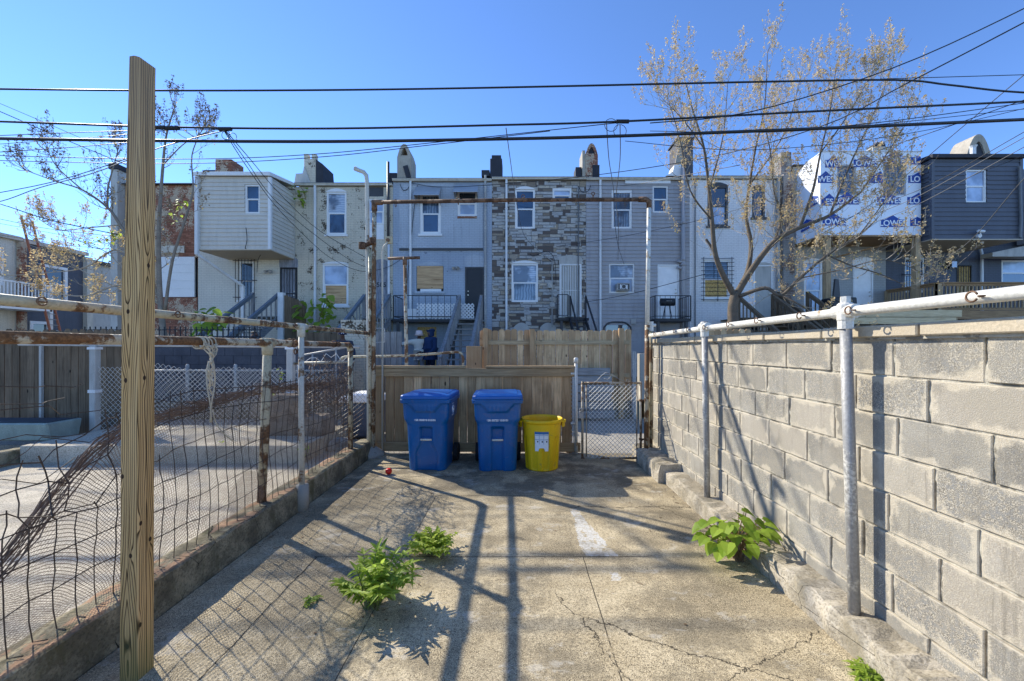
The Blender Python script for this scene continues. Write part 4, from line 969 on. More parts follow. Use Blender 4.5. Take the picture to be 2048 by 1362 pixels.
# ---------------- B: bare brick house, far left
B = house('derelict house of bare brick with peeling plaster, left of the beige siding bay', 250, 395, 367, 'brick_bare', [hole(325, 413-18, 515, 595), hole(262, 300, 515, 590)], gutter='roof_black', gut_h=.06)
MB().box(ax(262,YH)-.05, ax(300,YH)+.05, YH+.01, YH+.06, az(590,YH), az(515,YH)).build('boarded_window', M['plywood'], B)
o = MB()
for k in range(5): o.box(ax(322,YH), ax(397,YH)-.15, YH-.03+.002*k, YH+.03, az(594,YH)+k*.33, az(594,YH)+k*.33+.325)
o.build('boarded_window', M['white_trim'], B)
MB().box(ax(325,YH), ax(370,YH), YH-.05, YH-.002, az(506,YH), az(492,YH)).build('lintel', M['cream_trim'], B)
MB().box(ax(236,YH), ax(250,YH)-.01, YH-.3, YH+8, .3, az(345,YH)).build('party_wall', M['plaster'], B)
MB().box(ax(234,YH), ax(252,YH), YH-.35, YH+.6, az(345,YH), az(335,YH)).build('parapet_cap', M['roof_black'], B)

# ---------------- C: cream house with beige siding bay
hC = [hole(478, 508, 523, 600), hole(560, 596, 535, 640)]
Ch = house('cream painted house with an overhanging bay in beige siding', 396, 590, 372, 'brick_cream', hC, gutter='white_trim')
window(Ch, *hC[0], YH, glass='glass_dark', arch=.14, bars=(7,'v',0))
door(Ch, ax(560,YH), ax(596,YH)-.02, az(640,YH), az(535,YH), YH, 'weathered_plank', 'black_metal', arch_z=az(513,YH), bars=6)
bx0, bx1, by0 = -11.82, -9.16, 14.82
def bay(root, x0, x1, y0, y1, z0, z1, lap, mat, trim, win_front, roofmat='white_trim', z1b=None, soff='soffit', side_holes=()):
    z1b = z1b or z1
    fr = laps_wall(MB(), x0+.07, x1-.07, z0, z1-.12, y0, win_front, lap)
    for sx, sg in ((x0, -1), (x1, 1)): laps_wall(fr, y0+.07, y1-.01, z0, z1-.12, sx, [], lap, 'y', sg)
    b = fr.build('bay', M[mat], root, recalc=False)
    for sx in (x0, x1): MB().box(sx-.035 if sx == x0 else sx-.07, sx+.07 if sx == x0 else sx+.035, y0-.035, y0+.07, z0, z1-.125).build('corner_trim', M[trim], b)
    MB().box(x0+.03, x1-.03, y0+.1, y1-.01, z1-.16, z1-.13).box(x0+.03, x1-.03, y0+.15, y1-.01, z0+.1, z1-.17).build('bay_core', M['dark_block'], b)
    MB().box(x0-.03, x1+.03, y0-.03, y1-.01, z0-.04, z0-.003).build('bay_soffit', M[soff], b)
    MB().prism([(y0-.14, z1-.12), (y0-.14, z1+.02), (y1-.01, z1b+.16), (y1-.01, z1b+.02)], x0-.1, x1+.06, 'yz').build('bay_roof', M[roofmat], b, bevel=.01)
    return b
w1 = (ax(490,by0), ax(520,by0), az(427,by0), az(369,by0))
bC = bay(Ch, bx0, bx1, by0, YH, 5.22, 8.02, .155, 'siding_beige', 'white_trim', [w1], z1b=8.15)
window(Ch, *w1, by0, sill=False, fw=.06)
mb = MB(); xd = bx0+.02; mb.box(xd-.06, xd+.06, by0-.15, by0-.05, 5.0, 7.9); mb.beam((xd, by0-.1, 5.02), (xd+.75, YH-.3, 4.05), .11, .09); mb.box(xd+.7, xd+.81, YH-.36, YH-.25, 1.2, 4.06); mb.build('downspout', M['white_pipe'], Ch, bevel=.012)
lamp(Ch, 541, 543)
chimney(Ch, ax(430,17.8), ax(463,17.8), 17.8, 18.6, 8.2, az(318,17.8), 'brick_bare', cap=None)
MB().box(ax(408,18), ax(430,18), 18, 18.4, 8.3, az(340,18)).build('roof_upstand', M['roof_black'], Ch)

# ---------------- D: beige brick house
hD = [hole(653, 693, 384, 469), hole(736, 768, 398, 448), hole(645, 697, 528, 611), hole(747, 779, 525, 637), hole(735, 767, 374, 393), hole(676, 700, 668, 715)]
D = house('beige painted brick house with flaking paint and a narrow slatted bathroom window', 590, 786, 366, 'brick_beige', hD, gutter='cream_trim')
window(D, *hD[0], YH, glass='glass_blind2', glass2='glass', arch=.14); window(D, *hD[1], YH, glass='glass_blind', sill=False, fw=.06)
MB().box(ax(736,YH), ax(768,YH), YH-.02, YH+.02, az(479,YH), az(449,YH)).build('window_panel', M['white_trim'], D)
MB().box(ax(734,YH), ax(768,YH), YH+.02, YH+.06, az(394,YH), az(373,YH)).build('transom', M['dark_metal'], D)
w = window(D, *hD[2], YH, glass='glass_blind', glass2='plywood', arch=.1)
dd = MB().box(*[hD[3][0], hD[3][1]], YH+.0, YH+.05, hD[3][2], hD[3][3]).build('door', M['weathered_plank'], D)
MB().prism(arch_poly(hD[3][0], hD[3][1], hD[3][3]+.001, .14), YH-.01, YH+.05).build('arch_panel', M['weathered_plank'], D)
lettering('505', .27, ((hD[3][0]+hD[3][1])/2, YH-.006, az(570,YH)), M['black_metal'], D, name='house_number', bold=.004)
MB().box(hD[5][0], hD[5][1], YH+.04, YH+.08, hD[5][2], hD[5][3]).build('cellar_window', M['glass_dark'], D)
downspout(D, 632, az(372,YH), .4)
MB().tube([(ax(778,YH), YH-.1, az(490,YH)), (ax(778,YH), YH-.1, az(326,YH))], .055, 10).build('vent_pipe', M['dark_metal'], D, smooth=True)
MB().tube([(ax(779,YH), YH-.1, .4), (ax(779,YH), YH-.1, az(490,YH))], .05, 10).build('vent_pipe', M['white_pipe'], D, smooth=True)
# chimney on the C/D party wall: stepped black shoulder, crenellated brick top
cx0, cx1 = ax(607,YH), ax(631,YH)
o = chimney(D, cx0, cx1, YH+.02, YH+.85, az(366,YH), az(317,YH), 'brick_beige')
MB().box(cx0, cx0+.17, YH+.03, YH+.2, az(317,YH), az(307,YH)).box(cx1-.17, cx1, YH+.03, YH+.2, az(317,YH), az(307,YH)).build('chimney_pot', M['brick_beige'], o)
MB().prism([(cx1+.004, az(318,YH)), (cx1+.27, az(327,YH)), (cx1+.33, az(366,YH)), (cx1+.004, az(366,YH))], YH+.02, YH+1.0).build('chimney_flashing', M['roof_black'], o)
MB().prism([(cx0-.36, az(366,YH)), (cx0-.3, az(348,YH)), (cx0-.02, az(347,YH)), (cx0+.04, az(333,YH)), (cx0+.3, az(366,YH))], YH-.03, YH+.018).build('chimney_shoulder', M['plaster'], o)

# ---------------- E: blue-grey house
hE = [hole(840, 882, 387, 468), hole(915, 954, 382, 432), hole(833, 887, 532, 583), hole(930, 968, 534, 640), hole(835, 873, 654, 740)]
E = house('blue grey house with two metal window awnings and a boarded window', 786, 984, 357, 'brick_blue', hE, gutter='cream_trim')
mb = laps_wall(MB(), ax(799,YH), ax(966,YH), az(496,YH), az(369,YH), YH-.02, [hE[0], hE[1]], None, depth=.02)
mb.build('stucco_panel', M['stucco_blue'], E, recalc=False)
MB().box(ax(799,YH), ax(966,YH), YH-.06, YH-.001, az(501,YH), az(497,YH)).build('stucco_ledge', M['dark_metal'], E)
window(E, *hE[0], YH, glass='glass_curtain', glass2='glass', fw=.1); window(E, *hE[1], YH, glass='glass_dark', glass2='glass_blind', sill=False)
MB().box(ax(915,YH), ax(954,YH), YH-.045, YH-.021, az(437,YH), az(433,YH)).build('brick_sill', M['brick_bare'], E)
M['awning'] = basic('awning', (.46,.48,.5), .45, .1, metal=.3, island=.25)
for (a, b_, t, u) in ((830, 882, 373, 399), (907, 957, 367, 393)):
    mb = MB(); x0, x1 = ax(a+3,YH), ax(b_+1,YH); zt, zb = az(t,YH), az(u,YH)
    for k in range(6):
        z0_ = zt - (zt-zb)*(k+.02)/6; z1_ = zt - (zt-zb)*(k+.98)/6; ya = YH-.04-.5*k/6; yb = YH-.04-.5*(k+1)/6
        mb.prism([(ya, z0_), (yb, z1_), (yb+.0, z1_-.025), (ya+.0, z0_-.05)], x0, x1, 'yz')
    aw = mb.build('awning', M['awning'], E)
    mb = MB()
    for x in (x0+.02, x1-.02): mb.face([(x, YH-.03, zt-.05), (x, YH-.52, zb-.02), (x, YH-.03, zb-.2)]); mb.tube([(x, YH-.5, zb-.02), (x, YH-.03, zb-.25)], .012, 5)
    mb.build('awning_side', M['awning'], aw, recalc=False)
mb = MB(); z0_, z1_ = hE[2][2]+.12, hE[2][3]+.02
for k in range(2): mb.box(hE[2][0]+.02, hE[2][1]-.02, YH-.005+.006*k, YH+.05, z0_+k*.47, z0_+k*.47+.465)
bw = mb.build('boarded_window', M['plywood'], E)
MB().box(hE[2][0]+.15, hE[2][1]-.1, YH+.02, YH+.05, hE[2][2]+.0, hE[2][2]+.11).build('window_frame', M['white_trim'], bw)
MB().prism(arch_poly(hE[2][0], hE[2][1], hE[2][3]+.021, .16), YH-.012, YH+.04).build('arch_panel', M['stucco_blue'], bw)
MB().box(hE[2][0]-.06, hE[2][1]+.06, YH-.07, YH, hE[2][2]-.09, hE[2][2]-.002).build('sill', M['stucco_blue'], bw)
d = door(E, *hE[3], YH, 'black_metal', 'dark_metal', knob=True, side=-1)
MB().prism([(hE[3][0], hE[3][3]+.002)] + arch_poly(hE[3][0], hE[3][1], hE[3][3]+.38, .13) + [(hE[3][1], hE[3][3]+.002)], YH-.012, YH+.04).build('arch_panel', M['stucco_blue'], d)
MB().box(hE[4][0], hE[4][1], YH-.01, YH+.05, hE[4][2], hE[4][3]).build('boarded_cellar_door', M['osb'], E)
downspout(E, 822, az(360,YH), 2.8); downspout(E, 971, az(352,YH), .4, mat='galv')
lamp(E, 913, 536)
o = chimney(E, ax(794,YH), ax(822,YH), YH+.02, YH+.8, az(357,YH), az(287,YH), 'chim_stucco', arch=True)
MB().box(ax(774,YH), ax(793,YH), YH+.03, YH+.6, az(366,YH), az(345,YH)).build('chimney_shoulder', M['roof_black'], o)
MB().beam((ax(811,YH), YH-.03, az(332,YH)), (ax(818,YH), YH-.03, az(356,YH)), .2, .03, (0,1,0)).build('chimney_flashing', M['roof_black'], o)

# ---------------- F: stone fronted house
hF = [hole(1030, 1070, 379, 457), hole(1105, 1143, 376, 404), hole(1023, 1076, 527, 604), hole(1119, 1163, 528, 634)]
Fh = house('house faced in multicoloured stone with a white security door', 984, 1172, 354, 'stone', hF, gutter='cream_trim')
window(Fh, *hF[0], YH, glass='glass', glass2='glass_dark', arch=.12, sill=False); window(Fh, *hF[1], YH, glass='glass_blind', glass2='glass', sill=False, header=.03)
window(Fh, *hF[2], YH, glass='glass_blind2', glass2='glass_curtain', arch=.12, sill=False)
door(Fh, *hF[3], YH, 'plaster', 'white_trim', arch_z=az(510,YH), bars=9, side=-1)
downspout(Fh, 1013, az(360,YH), .4)
for a, b_ in ((1027, 1059), (1080, 1112)): MB().prism([(ax(a,YH), az(670,YH))] + arch_poly(ax(a,YH), ax(b_,YH), az(655,YH), .2) + [(ax(b_,YH), az(670,YH))], YH-.03, YH+.01).build('cellar_arch', M['plaster'], Fh)
o = chimney(Fh, ax(980,YH), ax(1004,YH), YH+.02, YH+.8, az(354,YH), az(316,YH), 'roof_black')
MB().box(ax(983,YH), ax(1002,YH), YH+.1, YH+.7, az(316,YH), az(308,YH)).build('chimney_pot', M['roof_black'], o)
MB().box(ax(963,YH), ax(979,YH), YH+.0, YH+.5, az(352,YH), az(340,YH)).build('chimney_shoulder', M['roof_black'], o)
p = at(1099, 571, YH); MB().box(p.x-.08, p.x+.08, YH-.12, YH, p.z-.12, p.z+.12).build('meter_box', M['galv'], Fh, bevel=.01)
p = at(1104, 610, YH); MB().tube([(p.x, YH, p.z), (p.x, YH-.15, p.z)], .11, 12).tube([(p.x, YH-.05, p.z-.9), (p.x, YH-.05, p.z+1.8), (p.x-.35, YH-.05, p.z+2.05)], .025, 6).build('electric_meter', M['galv'], Fh)
MB().tube([(ax(1155,YH), YH-.05, .6), (ax(1157,YH), YH-.05, az(375,YH))], .025, 6).build('conduit', M['cable_grey'], Fh)
MB().box(ax(1019,YH), ax(1024,YH), YH-.06, YH, az(432,YH), az(428,YH)-.12).build('cable_clip', M['white_trim'], Fh)

# ---------------- G: grey siding house
hG = [hole(1223, 1264, 380, 457), hole(1305, 1336, 372, 425), hole(1218, 1269, 527, 586), hole(1315, 1358, 529, 637), hole(1212, 1256, 650, 690)]
G = house('house clad in grey siding with a white back door and small balcony', 1172, 1379, 355, 'siding_grey', hG, lap=.155, gutter='cream_trim')
window(G, *hG[0], YH, glass='glass_curtain', glass2='glass_curtain', sill=False, header=.04); window(G, *hG[1], YH, sill=False, fw=.06)
wg = window(G, *hG[2], YH, glass='glass_blind2', glass2='glass_blind', sill=False, fw=.06)
door(G, *hG[3], YH, 'white_door', 'white_trim', panels=3)
MB().box(hG[4][0], hG[4][1], YH+.02, YH+.06, hG[4][2], hG[4][3]).build('cellar_window', M['glass_dark'], G)
mb = MB(); pts = [(ax(1208,YH), YH-.03, az(668,YH))] + [(ax(1208,YH)+(ax(1261,YH)-ax(1208,YH))*k/10, YH-.03, az(655,YH)+.22*(1-(k/5-1)**4)) for k in range(11)] + [(ax(1261,YH), YH-.03, az(668,YH))]; mb.tube(pts, .035, 6); mb.build('cellar_arch', M['dark_metal'], G)
p = at(1266, 643, YH); MB().box(p.x-.1, p.x+.1, YH-.08, YH-.0, p.z-.11, p.z+.11).build('dryer_vent', M['plaster'], G, bevel=.01)
downspout(G, 1200, az(360,YH), .4); 
mb = MB(); x = ax(1364,YH); mb.tube([(x, YH-.12, .5), (x, YH-.12, az(337,YH))], .075, 12)
for z in (3.0, 4.9, 5.1, 6.6): mb.tube([(x, YH-.12, z), (x, YH-.12, z+.12)], .09, 12)
for z in (5.0, 5.25): mb.tube([(x, YH-.12, z-.2), (x-.25, YH-.1, z-.15)], .05, 8)
mb.build('soil_pipe', M['siding_grey'], G, smooth=True)
MB().box(ax(1250,YH), ax(1340,YH), YH-.06, YH-.03, az(368,YH), az(362,YH)).build('trim_board', M['white_trim'], G)
o = chimney(G, ax(1171,YH), ax(1196,YH), YH+.02, YH+.8, az(358,YH), az(286,YH), 'brick_bare', arch=True, hole_=False)
MB().box(ax(1165,YH), ax(1171,YH)-.005, YH+.03, YH+.8, az(358,YH), az(300,YH)).build('chimney_render', M['chim_stucco'], o)
MB().box(ax(1185,YH), ax(1199,YH), YH-.01, YH+.015, az(357,YH), az(330,YH)).build('chimney_flashing', M['roof_black'], o)
MB().box(ax(1152,YH), ax(1164,YH), YH+.1, YH+.7, az(354,YH), az(332,YH)).build('chimney_shoulder', M['roof_black'], o)
# ---------------- H: white painted brick house
hH = [hole(1415, 1456, 372, 452), hole(1504, 1530, 375, 435), hole(1406, 1460, 520, 597), hole(1507, 1545, 530, 637), hole(1500, 1520, 655, 690)]
H = house('white painted brick house partly hidden behind the bare tree', 1379, 1585, 352, 'brick_white', hH, gutter='cream_trim')
window(H, *hH[0], YH, 'dark_metal', 'glass_dark', 'glass_blind', arch=.14); window(H, *hH[1], YH, 'dark_metal', 'glass_dark', 'glass', arch=.1)
window(H, *hH[2], YH, 'white_trim', 'glass_dark', 'osb', arch=.12, bars=(11,'h',0))
door(H, *hH[3], YH, 'plaster', 'white_trim', arch_z=az(518,YH))
MB().box(hH[4][0], hH[4][1], YH+.02, YH+.06, hH[4][2], hH[4][3]).build('cellar_window', M['glass_dark'], H)
MB().tube([(ax(1389,YH), YH-.06, .6), (ax(1389,YH), YH-.06, az(360,YH))], .025, 6).build('conduit', M['cable_grey'], H)
MB().tube([(ax(1553,YH), YH-.12, .6), (ax(1553,YH), YH-.12, az(352,YH))], .06, 10).build('downspout', M['galv'], H)
o = chimney(H, ax(1356,YH), ax(1387,YH), YH+.02, YH+.95, az(356,YH), az(278,YH), 'dark_block', cap='roof_black')
MB().prism([(ax(1350,YH), az(328,YH)), (ax(1357,YH), az(290,YH)), (ax(1364,YH), az(276,YH)), (ax(1364,YH), az(328,YH))], YH-.03, YH+.018).build('chimney_render', M['chim_stucco'], o)
MB().prism([(ax(1332,YH), az(352,YH)), (ax(1345,YH), az(344,YH)), (ax(1348,YH), az(331,YH)), (ax(1362,YH), az(329,YH)), (ax(1362,YH), az(352,YH))], YH-.03, YH+.5).build('chimney_shoulder', M['white_trim'], o)
M['brick_dark'] = brickmat('brick_dark', (.2,.13,.095), (.4,.36,.3), .52, raw=True, stucco=(.34,.32,.29), s=1.6)
o = chimney(H, ax(1563,YH), ax(1584,YH), YH+.02, YH+.8, az(356,YH), az(303,YH), 'brick_dark')
MB().box(ax(1560,YH), ax(1582,YH), YH-.22, YH-.002, .4, az(352,YH)).build('party_pier', M['brick_dark'], H)
# ---------------- I: house with a bay in printed building wrap
hI = [hole(1608, 1645, 522, 640), hole(1706, 1746, 537, 640)]
I_ = house('grey brick house whose overhanging bay is covered in printed white building wrap', 1585, 1772, 330, 'brick_grey', hI, gutter='roof_black', gut_h=.08)
window(I_, *hI[0], YH, 'white_trim', 'glass_blind', sill=False, arch=.1); door(I_, *hI[1], YH, 'white_door', 'white_trim', arch_z=az(514,YH))
iy = 14.9; ix0, ix1 = 11.29, ax(1842,iy); iz0, iz1 = az(470,iy), az(304,iy)
wI = [(ax(1674,iy), ax(1712,iy), az(390,iy), az(329,iy)), (ax(1766,iy), ax(1812,iy), az(391,iy), az(327,iy))]
mb = laps_wall(MB(), ix0, ix1, iz0, iz1, iy, wI, None); 
def wrapside(u, v): return (ix0 - .02*math.sin(u*9+v*4)*(.3+v), iy + u*(YH-iy-.01), iz0 + v*((iz1-iz0) - .35*u*u))
mb.grid(wrapside, 10, 8); mb.face([(ix1, iy, iz0), (ix1, YH-.01, iz0), (ix1, YH-.01, iz1), (ix1, iy, iz1)])
bI = mb.build('bay', M['wrap'], I_, recalc=False)
MB().box(ix0+.1, ix1-.1, iy+.15, YH-.01, iz0+.1, iz1-.4).build('bay_core', M['dark_block'], bI)
MB().box(ix0, ix1, iy, YH-.01, iz0-.06, iz0-.003).build('bay_soffit', M['deck_wood'], bI)
MB().prism([(iy-.05, iz1+.003), (iy-.05, iz1+.03), (YH, iz1-.3), (YH, iz1-.335)], ix0, ix1, 'yz').build('bay_roof', M['wrap'], bI)
for w_ in wI: window(I_, *w_, iy, 'siding_grey', 'glass_dark', 'glass', sill=False, fw=.06, grid=True)
def flag(xc, zc, txt='LOWES', half=None, w=.9, h=.34):
    x0, x1 = xc-w/2, xc+w/2
    if half: x1 = min(x1, half)
    roof = [(x0, zc-h*.5), (x1, zc-h*.5), (x1, zc+h*.32)]
    gx_ = [(xc+.2*w, zc+h*.5), (xc, zc+h*.82), (xc-.2*w, zc+h*.5)]
    roof += [(xc+.33*w, zc+h*.32)] if not half or half > xc+.33*w else []
    roof += [g for g in gx_ if not half or g[0] < x1] + [(xc-.33*w, zc+h*.32), (x0, zc+h*.32)]
    MB().prism(roof, iy-.006, iy-.002).build('printed_emblem', M['logo_blue'], bI)
    n = len(txt); tx = xc if not half else x0 + (x1-x0)/2 + .02
    lettering(txt, .3, (tx, iy-.009, zc-h*.1), M['white_paint'], bI, bold=.006, name='printed_lettering', sx=1.0 if not half else .95)
for (px, py, t) in ((1730, 325, 'LOWES'), (1789, 318, 'LOWES'), (1645, 357, 'WES'), (1777, 400, 'LOWES'), (1694, 400, 'LOWES'), (1660, 326, 'WES'), (1785, 445, 'LOWES'), (1668, 442, 'LOWES'), (1652, 402, 'ES')):
    if t == 'LOWES': flag(ax(px, iy), az(py, iy), t)
    else: flag(ax(px, iy)+.12, az(py, iy), t, w=.6)
for (px, py, t) in ((1839, 320, 'L'), (1834, 357, 'LO'), (1832, 400, 'LO'), (1838, 443, 'L'), (1748, 357, 'L')):
    if px > 1800: flag(ax(px, iy)+.12, az(py, iy), t, half=ix1-.01)
    else: flag(ax(px+14, iy), az(py, iy), t, half=wI[1][0]-.01)
for (yy, z) in ((15.3, 7.1), (15.6, 6.3)):     # emblems on the side of the wrap
    MB().prism([(yy-.3, z-.1), (yy+.3, z-.16), (yy+.3, z+.1), (yy, z+.28), (yy-.3, z+.16)], ix0-.028, ix0-.024, 'yz').build('printed_emblem', M['logo_blue'], bI)
    lettering('LOWES', .2, (ix0-.032, yy, z), M['white_paint'], bI, rotz=-90, bold=.004, name='printed_lettering')
for px in (1654, 1832): 
    x = ax(px, iy+.1); MB().box(x-.09, x+.09, iy+.02, iy+.2, 2.83, iz0-.065).build('timber_post', M['deck_wood_z'], bI)
MB().beam((13.0, YH-.1, iz0-.5), (14.7, iy+.2, iz0-.12), .1, .05).build('timber_brace', M['deck_wood'], bI)
p = at(1762, 300, 17); MB().box(p.x-.35, p.x+.35, 17, 17.6, 8.6, p.z+.15).build('roof_vent', M['plaster'], I_); MB().prism([(p.x-.3, p.z+.15), (p.x+.25, p.z+.15), (p.x+.2, p.z+.32), (p.x-.1, p.z+.36)], 17.05, 17.5).build('roof_vent_hood', M['roof_black'], I_)
# ---------------- J: dark blue house with dark siding bay
jy = 14.6; jx0, jx1 = 15.12, ax(2042, jy); jz0, jz1 = az(478,jy), az(312,jy)
hJ = [hole(1808, 1850, 515, 585), hole(1912, 1944, 530, 640), hole(2008, 2048, 532, 565)]
J = house('dark navy house with an overhanging bay in charcoal siding', 1772, 2100, 340, 'brick_navy', [hJ[0], hJ[1], (ax(2003,YH), ax(2090,YH), az(572,YH), az(520,YH))], gutter='roof_black', gut_h=.08)
wJ = (ax(1931,jy), ax(1973,jy), az(405,jy), az(339,jy))
bay(J, jx0, jx1, jy, YH, jz0, jz1, .165, 'siding_dark', 'siding_dark', [wJ], roofmat='roof_black', soff='soffit')
window(J, *wJ, jy, glass='glass_blind', glass2='glass_blind', sill=False, fw=.06, header=.0)
window(J, *hJ[0], YH, 'white_trim', 'glass_dark', arch=.12, bars=(6,'v',0), sill=False); door(J, *hJ[1], YH, 'osb', 'black_metal', bars=6, knob=False)
window(J, ax(2003,YH), ax(2090,YH), az(572,YH), az(520,YH), YH, 'white_trim', 'glass_blind', 'glass', sill=False)
mb = MB()
p = at(1950, 467, jy); mb.tube([(p.x-.16, jy-.25, p.z+.02), (p.x+.2, jy-.1, p.z+.05)], .05, 8).tube([(p.x+.05, jy-.12, p.z-.12), (p.x+.05, jy-.02, p.z-.1)], .07, 10).tube([(p.x+.05, jy-.12, p.z-.1), (p.x, jy-.17, p.z+.03)], .02, 6); mb.build('security_camera', M['white_trim'], J)
p = at(1962, 484, jy+.3); MB().tube([(p.x-.08, jy+.2, p.z-.05), (p.x+.08, jy+.35, p.z)], .05, 8).build('security_camera', M['white_trim'], J)
p = at(1894, 529, YH); mb = MB().box(p.x-.13, p.x+.13, YH-.28, YH-.08, p.z-.2, p.z+.1).box(p.x-.05, p.x+.05, YH-.1, YH, p.z-.1, p.z+.16); mb.prism([(p.x-.15, p.z+.1), (p.x+.15, p.z+.1), (p.x, p.z+.26)], YH-.3, YH-.06); mb.build('wall_lantern', M['black_metal'], J)
MB().box(p.x-.10, p.x+.10, YH-.285, YH-.281, p.z-.17, p.z+.07).build('lantern_glass', M['glass_blind'], J)
MB().tube([(ax(1958,YH), YH-.1, 3.0), (ax(1958,YH), YH-.1, az(508,YH)), (ax(1955,YH), YH-.1, az(498,YH))], .05, 8).build('downspout', M['white_pipe'], J)
MB().tube([(ax(2034,jy), jy-.08, az(476,jy)), (ax(2036,jy), jy-.08, az(440,jy)), (ax(2033,jy), jy-.08, az(335,jy))], .04, 8).build('conduit', M['cable_grey'], J)
cj = chimney(J, ax(1932,16.8), ax(1984,16.8), 16.8, 17.6, 8.3, az(268,16.8)-.0, 'chim_stucco', arch=True, hole_=False)
MB().tube([at(1946,312,16.2), at(1946,296,16.2), at(1946,292,16.2)], [.09,.09,.13], 10).build('vent_pipe', M['white_pipe'], J)
MB().box(ax(2046,16), ax(2130,16), 15.2, YH-.2, az(488,16), az(340,16)).build('bay', M['siding_grey'], J)
MB().prism([(ax(1985,15.6), az(505,15.6)), (ax(2048,15.6), az(492,15.6)), (ax(2120,15.6), az(492,15.6)), (ax(2120,15.6), az(513,15.6)), (ax(1985,15.6), az(513,15.6))], 15.6, 16.0).build('door_hood', M['plaster'], J)

# ================================================================== STAIRS, BALCONIES, DECKS
def stair(label, x0, x1, y0, y1, z0, z1, mat='grey_wood', mx='grey_wood_x', mz='grey_wood_z', rail=.9, steps=11, land=1.2, rails=(0,1), newel=True, cap='grey_wood', name='porch_stairs'):
    """flight from (y0,z0) nearest the viewer up to (y1,z1) with a landing behind"""
    t = thing(name, label, 'stairs', ((x0+x1)/2, (y0+y1)/2, .38))
    mb = MB()
    for k in range(steps):
        y = y0+(y1-y0)*k/steps; z = z0+(z1-z0)*(k+1)/steps; mb.box(x0+.04, x1-.04, y-.02, y+(y1-y0)/steps+.02, z-.04, z)
    mb.build('tread', M[mx], t)
    mb = MB()
    for x in (x0, x1-.04): mb.beam((x+.02, y0-.1, z0-.05), (x+.02, y1, z1-.09), .04, .26)
    mb.build('stringer', M[mat], t)
    if land:
        MB().box(x0-.02, x1+.02, y1+.03, y1+land, z1-.05, z1).build('landing', M[mx], t)
        mb = MB()
        for x in (x0+.0, x1-.1): mb.box(x, x+.1, y1+.12, y1+.22, .36, z1-.055)
        mb.build('landing_post', M[mz], t)
    for r_ in rails:
        x = x0+.02 if r_ == 0 else x1-.02; mb = MB()
        n = 13
        for k in range(n):
            y = y0+(y1-y0)*(k+.4)/n; z = z0+(z1-z0)*(k+.4)/n; mb.box(x-.018, x+.018, y-.018, y+.018, z+.02, z+rail-.07)
        mb.build('baluster', M[mz], t)
        MB().beam((x, y0-.1, z0+rail-.05), (x, y1+.05, z1+rail), .1, .05).beam((x, y0-.1, z0+rail-.14), (x, y1+.05, z1+rail-.09), .04, .09).build('handrail', M[cap], t)
        for (y, z) in ((y0-.06, z0), (y1+.04, z1)): MB().box(x-.05, x+.05, y-.05, y+.05, z-.5, z+rail+.02).build('newel_post', M[mz], t)
    return t
M['slate_rail'] = basic('slate_rail', (.16,.19,.22), .6, .15)
stair('grey wooden stairs to the barred door of the cream house', -10.1, -9.08, 11.7, 15.2, .45, 2.75, cap='slate_rail')
stair('grey wooden stairs to the weathered door painted 505', -5.85, -4.86, 11.7, 15.2, .45, 2.7, cap='slate_rail')
stair('steep weathered wooden stairs to the dark door of the blue grey house', -2.24, -1.36, 11.5, 15.2, .40, 2.66)
stair('dark wooden stairs with railings behind the bare tree trunk', 8.35, 9.75, 12.2, 15.2, .8, 2.7, 'dark_wood', 'dark_wood', 'dark_wood', cap='dark_wood')
scr = thing('privacy_screen', 'dark board screen with a white corner post beside the cream house stairs', 'screen', (ax(585,15.2), 15.2, .38))
x0 = ax(567, 15.1); mb = MB()
for k in range(6): mb.box(x0+.03+k*.135, x0+.16+k*.135, 15.1, 15.13, .38, 3.55-.05*k)
mb.build('board_panel', M['dark_wood'], scr); MB().box(x0-.18, x0+.02, 15.02, 15.2, .38, 3.65).build('corner_post', M['white_pipe'], scr)
def balcony(label, x0, x1, y0, y1, z, h=.9, nb=9, legs=True, name='balcony', side_n=7, gap=None):
    t = thing(name, label, 'balcony', ((x0+x1)/2, (y0+y1)/2, z))
    MB().box(x0, x1, y0, y1-.01, z-.1, z).build('platform', M['black_metal'], t)
    mb = MB(); xe = gap or x1
    for zz in (z+.1, z+h): mb.tube([(x0, y0+.03, zz), (xe, y0+.03, zz)], .016, 6).tube([(x0+.02, y0+.03, zz), (x0+.02, y1-.02, zz)], .016, 6)
    for k in range(nb): xx = x0+(xe-x0)*k/(nb-1); mb.tube([(xx, y0+.03, z), (xx, y0+.03, z+h)], .009 if 0 < k < nb-1 else .02, 5)
    for k in range(side_n): yy = y0+.03+(y1-y0-.08)*k/(side_n-1); mb.tube([(x0+.02, yy, z), (x0+.02, yy, z+h)], .009, 5)
    if not gap:
        for zz in (z+.1, z+h): mb.tube([(x1-.02, y0+.03, zz), (x1-.02, y1-.02, zz)], .016, 6)
        for k in range(side_n): yy = y0+.03+(y1-y0-.08)*k/(side_n-1); mb.tube([(x1-.02, yy, z), (x1-.02, yy, z+h)], .009, 5)
    mb.build('railing', M['black_metal'], t)
    if legs:
        mb = MB()
        for xx in (x0+.15, x1-.15): mb.box(xx-.05, xx+.05, y0+.05, y0+.15, .36, z-.105)
        mb.build('support_post', M['dark_metal'], t)
    return t
bE = balcony('black iron balcony with white lattice on the blue grey house', -4.72, -2.3, 15.2, YH, 2.66, .9, 11)
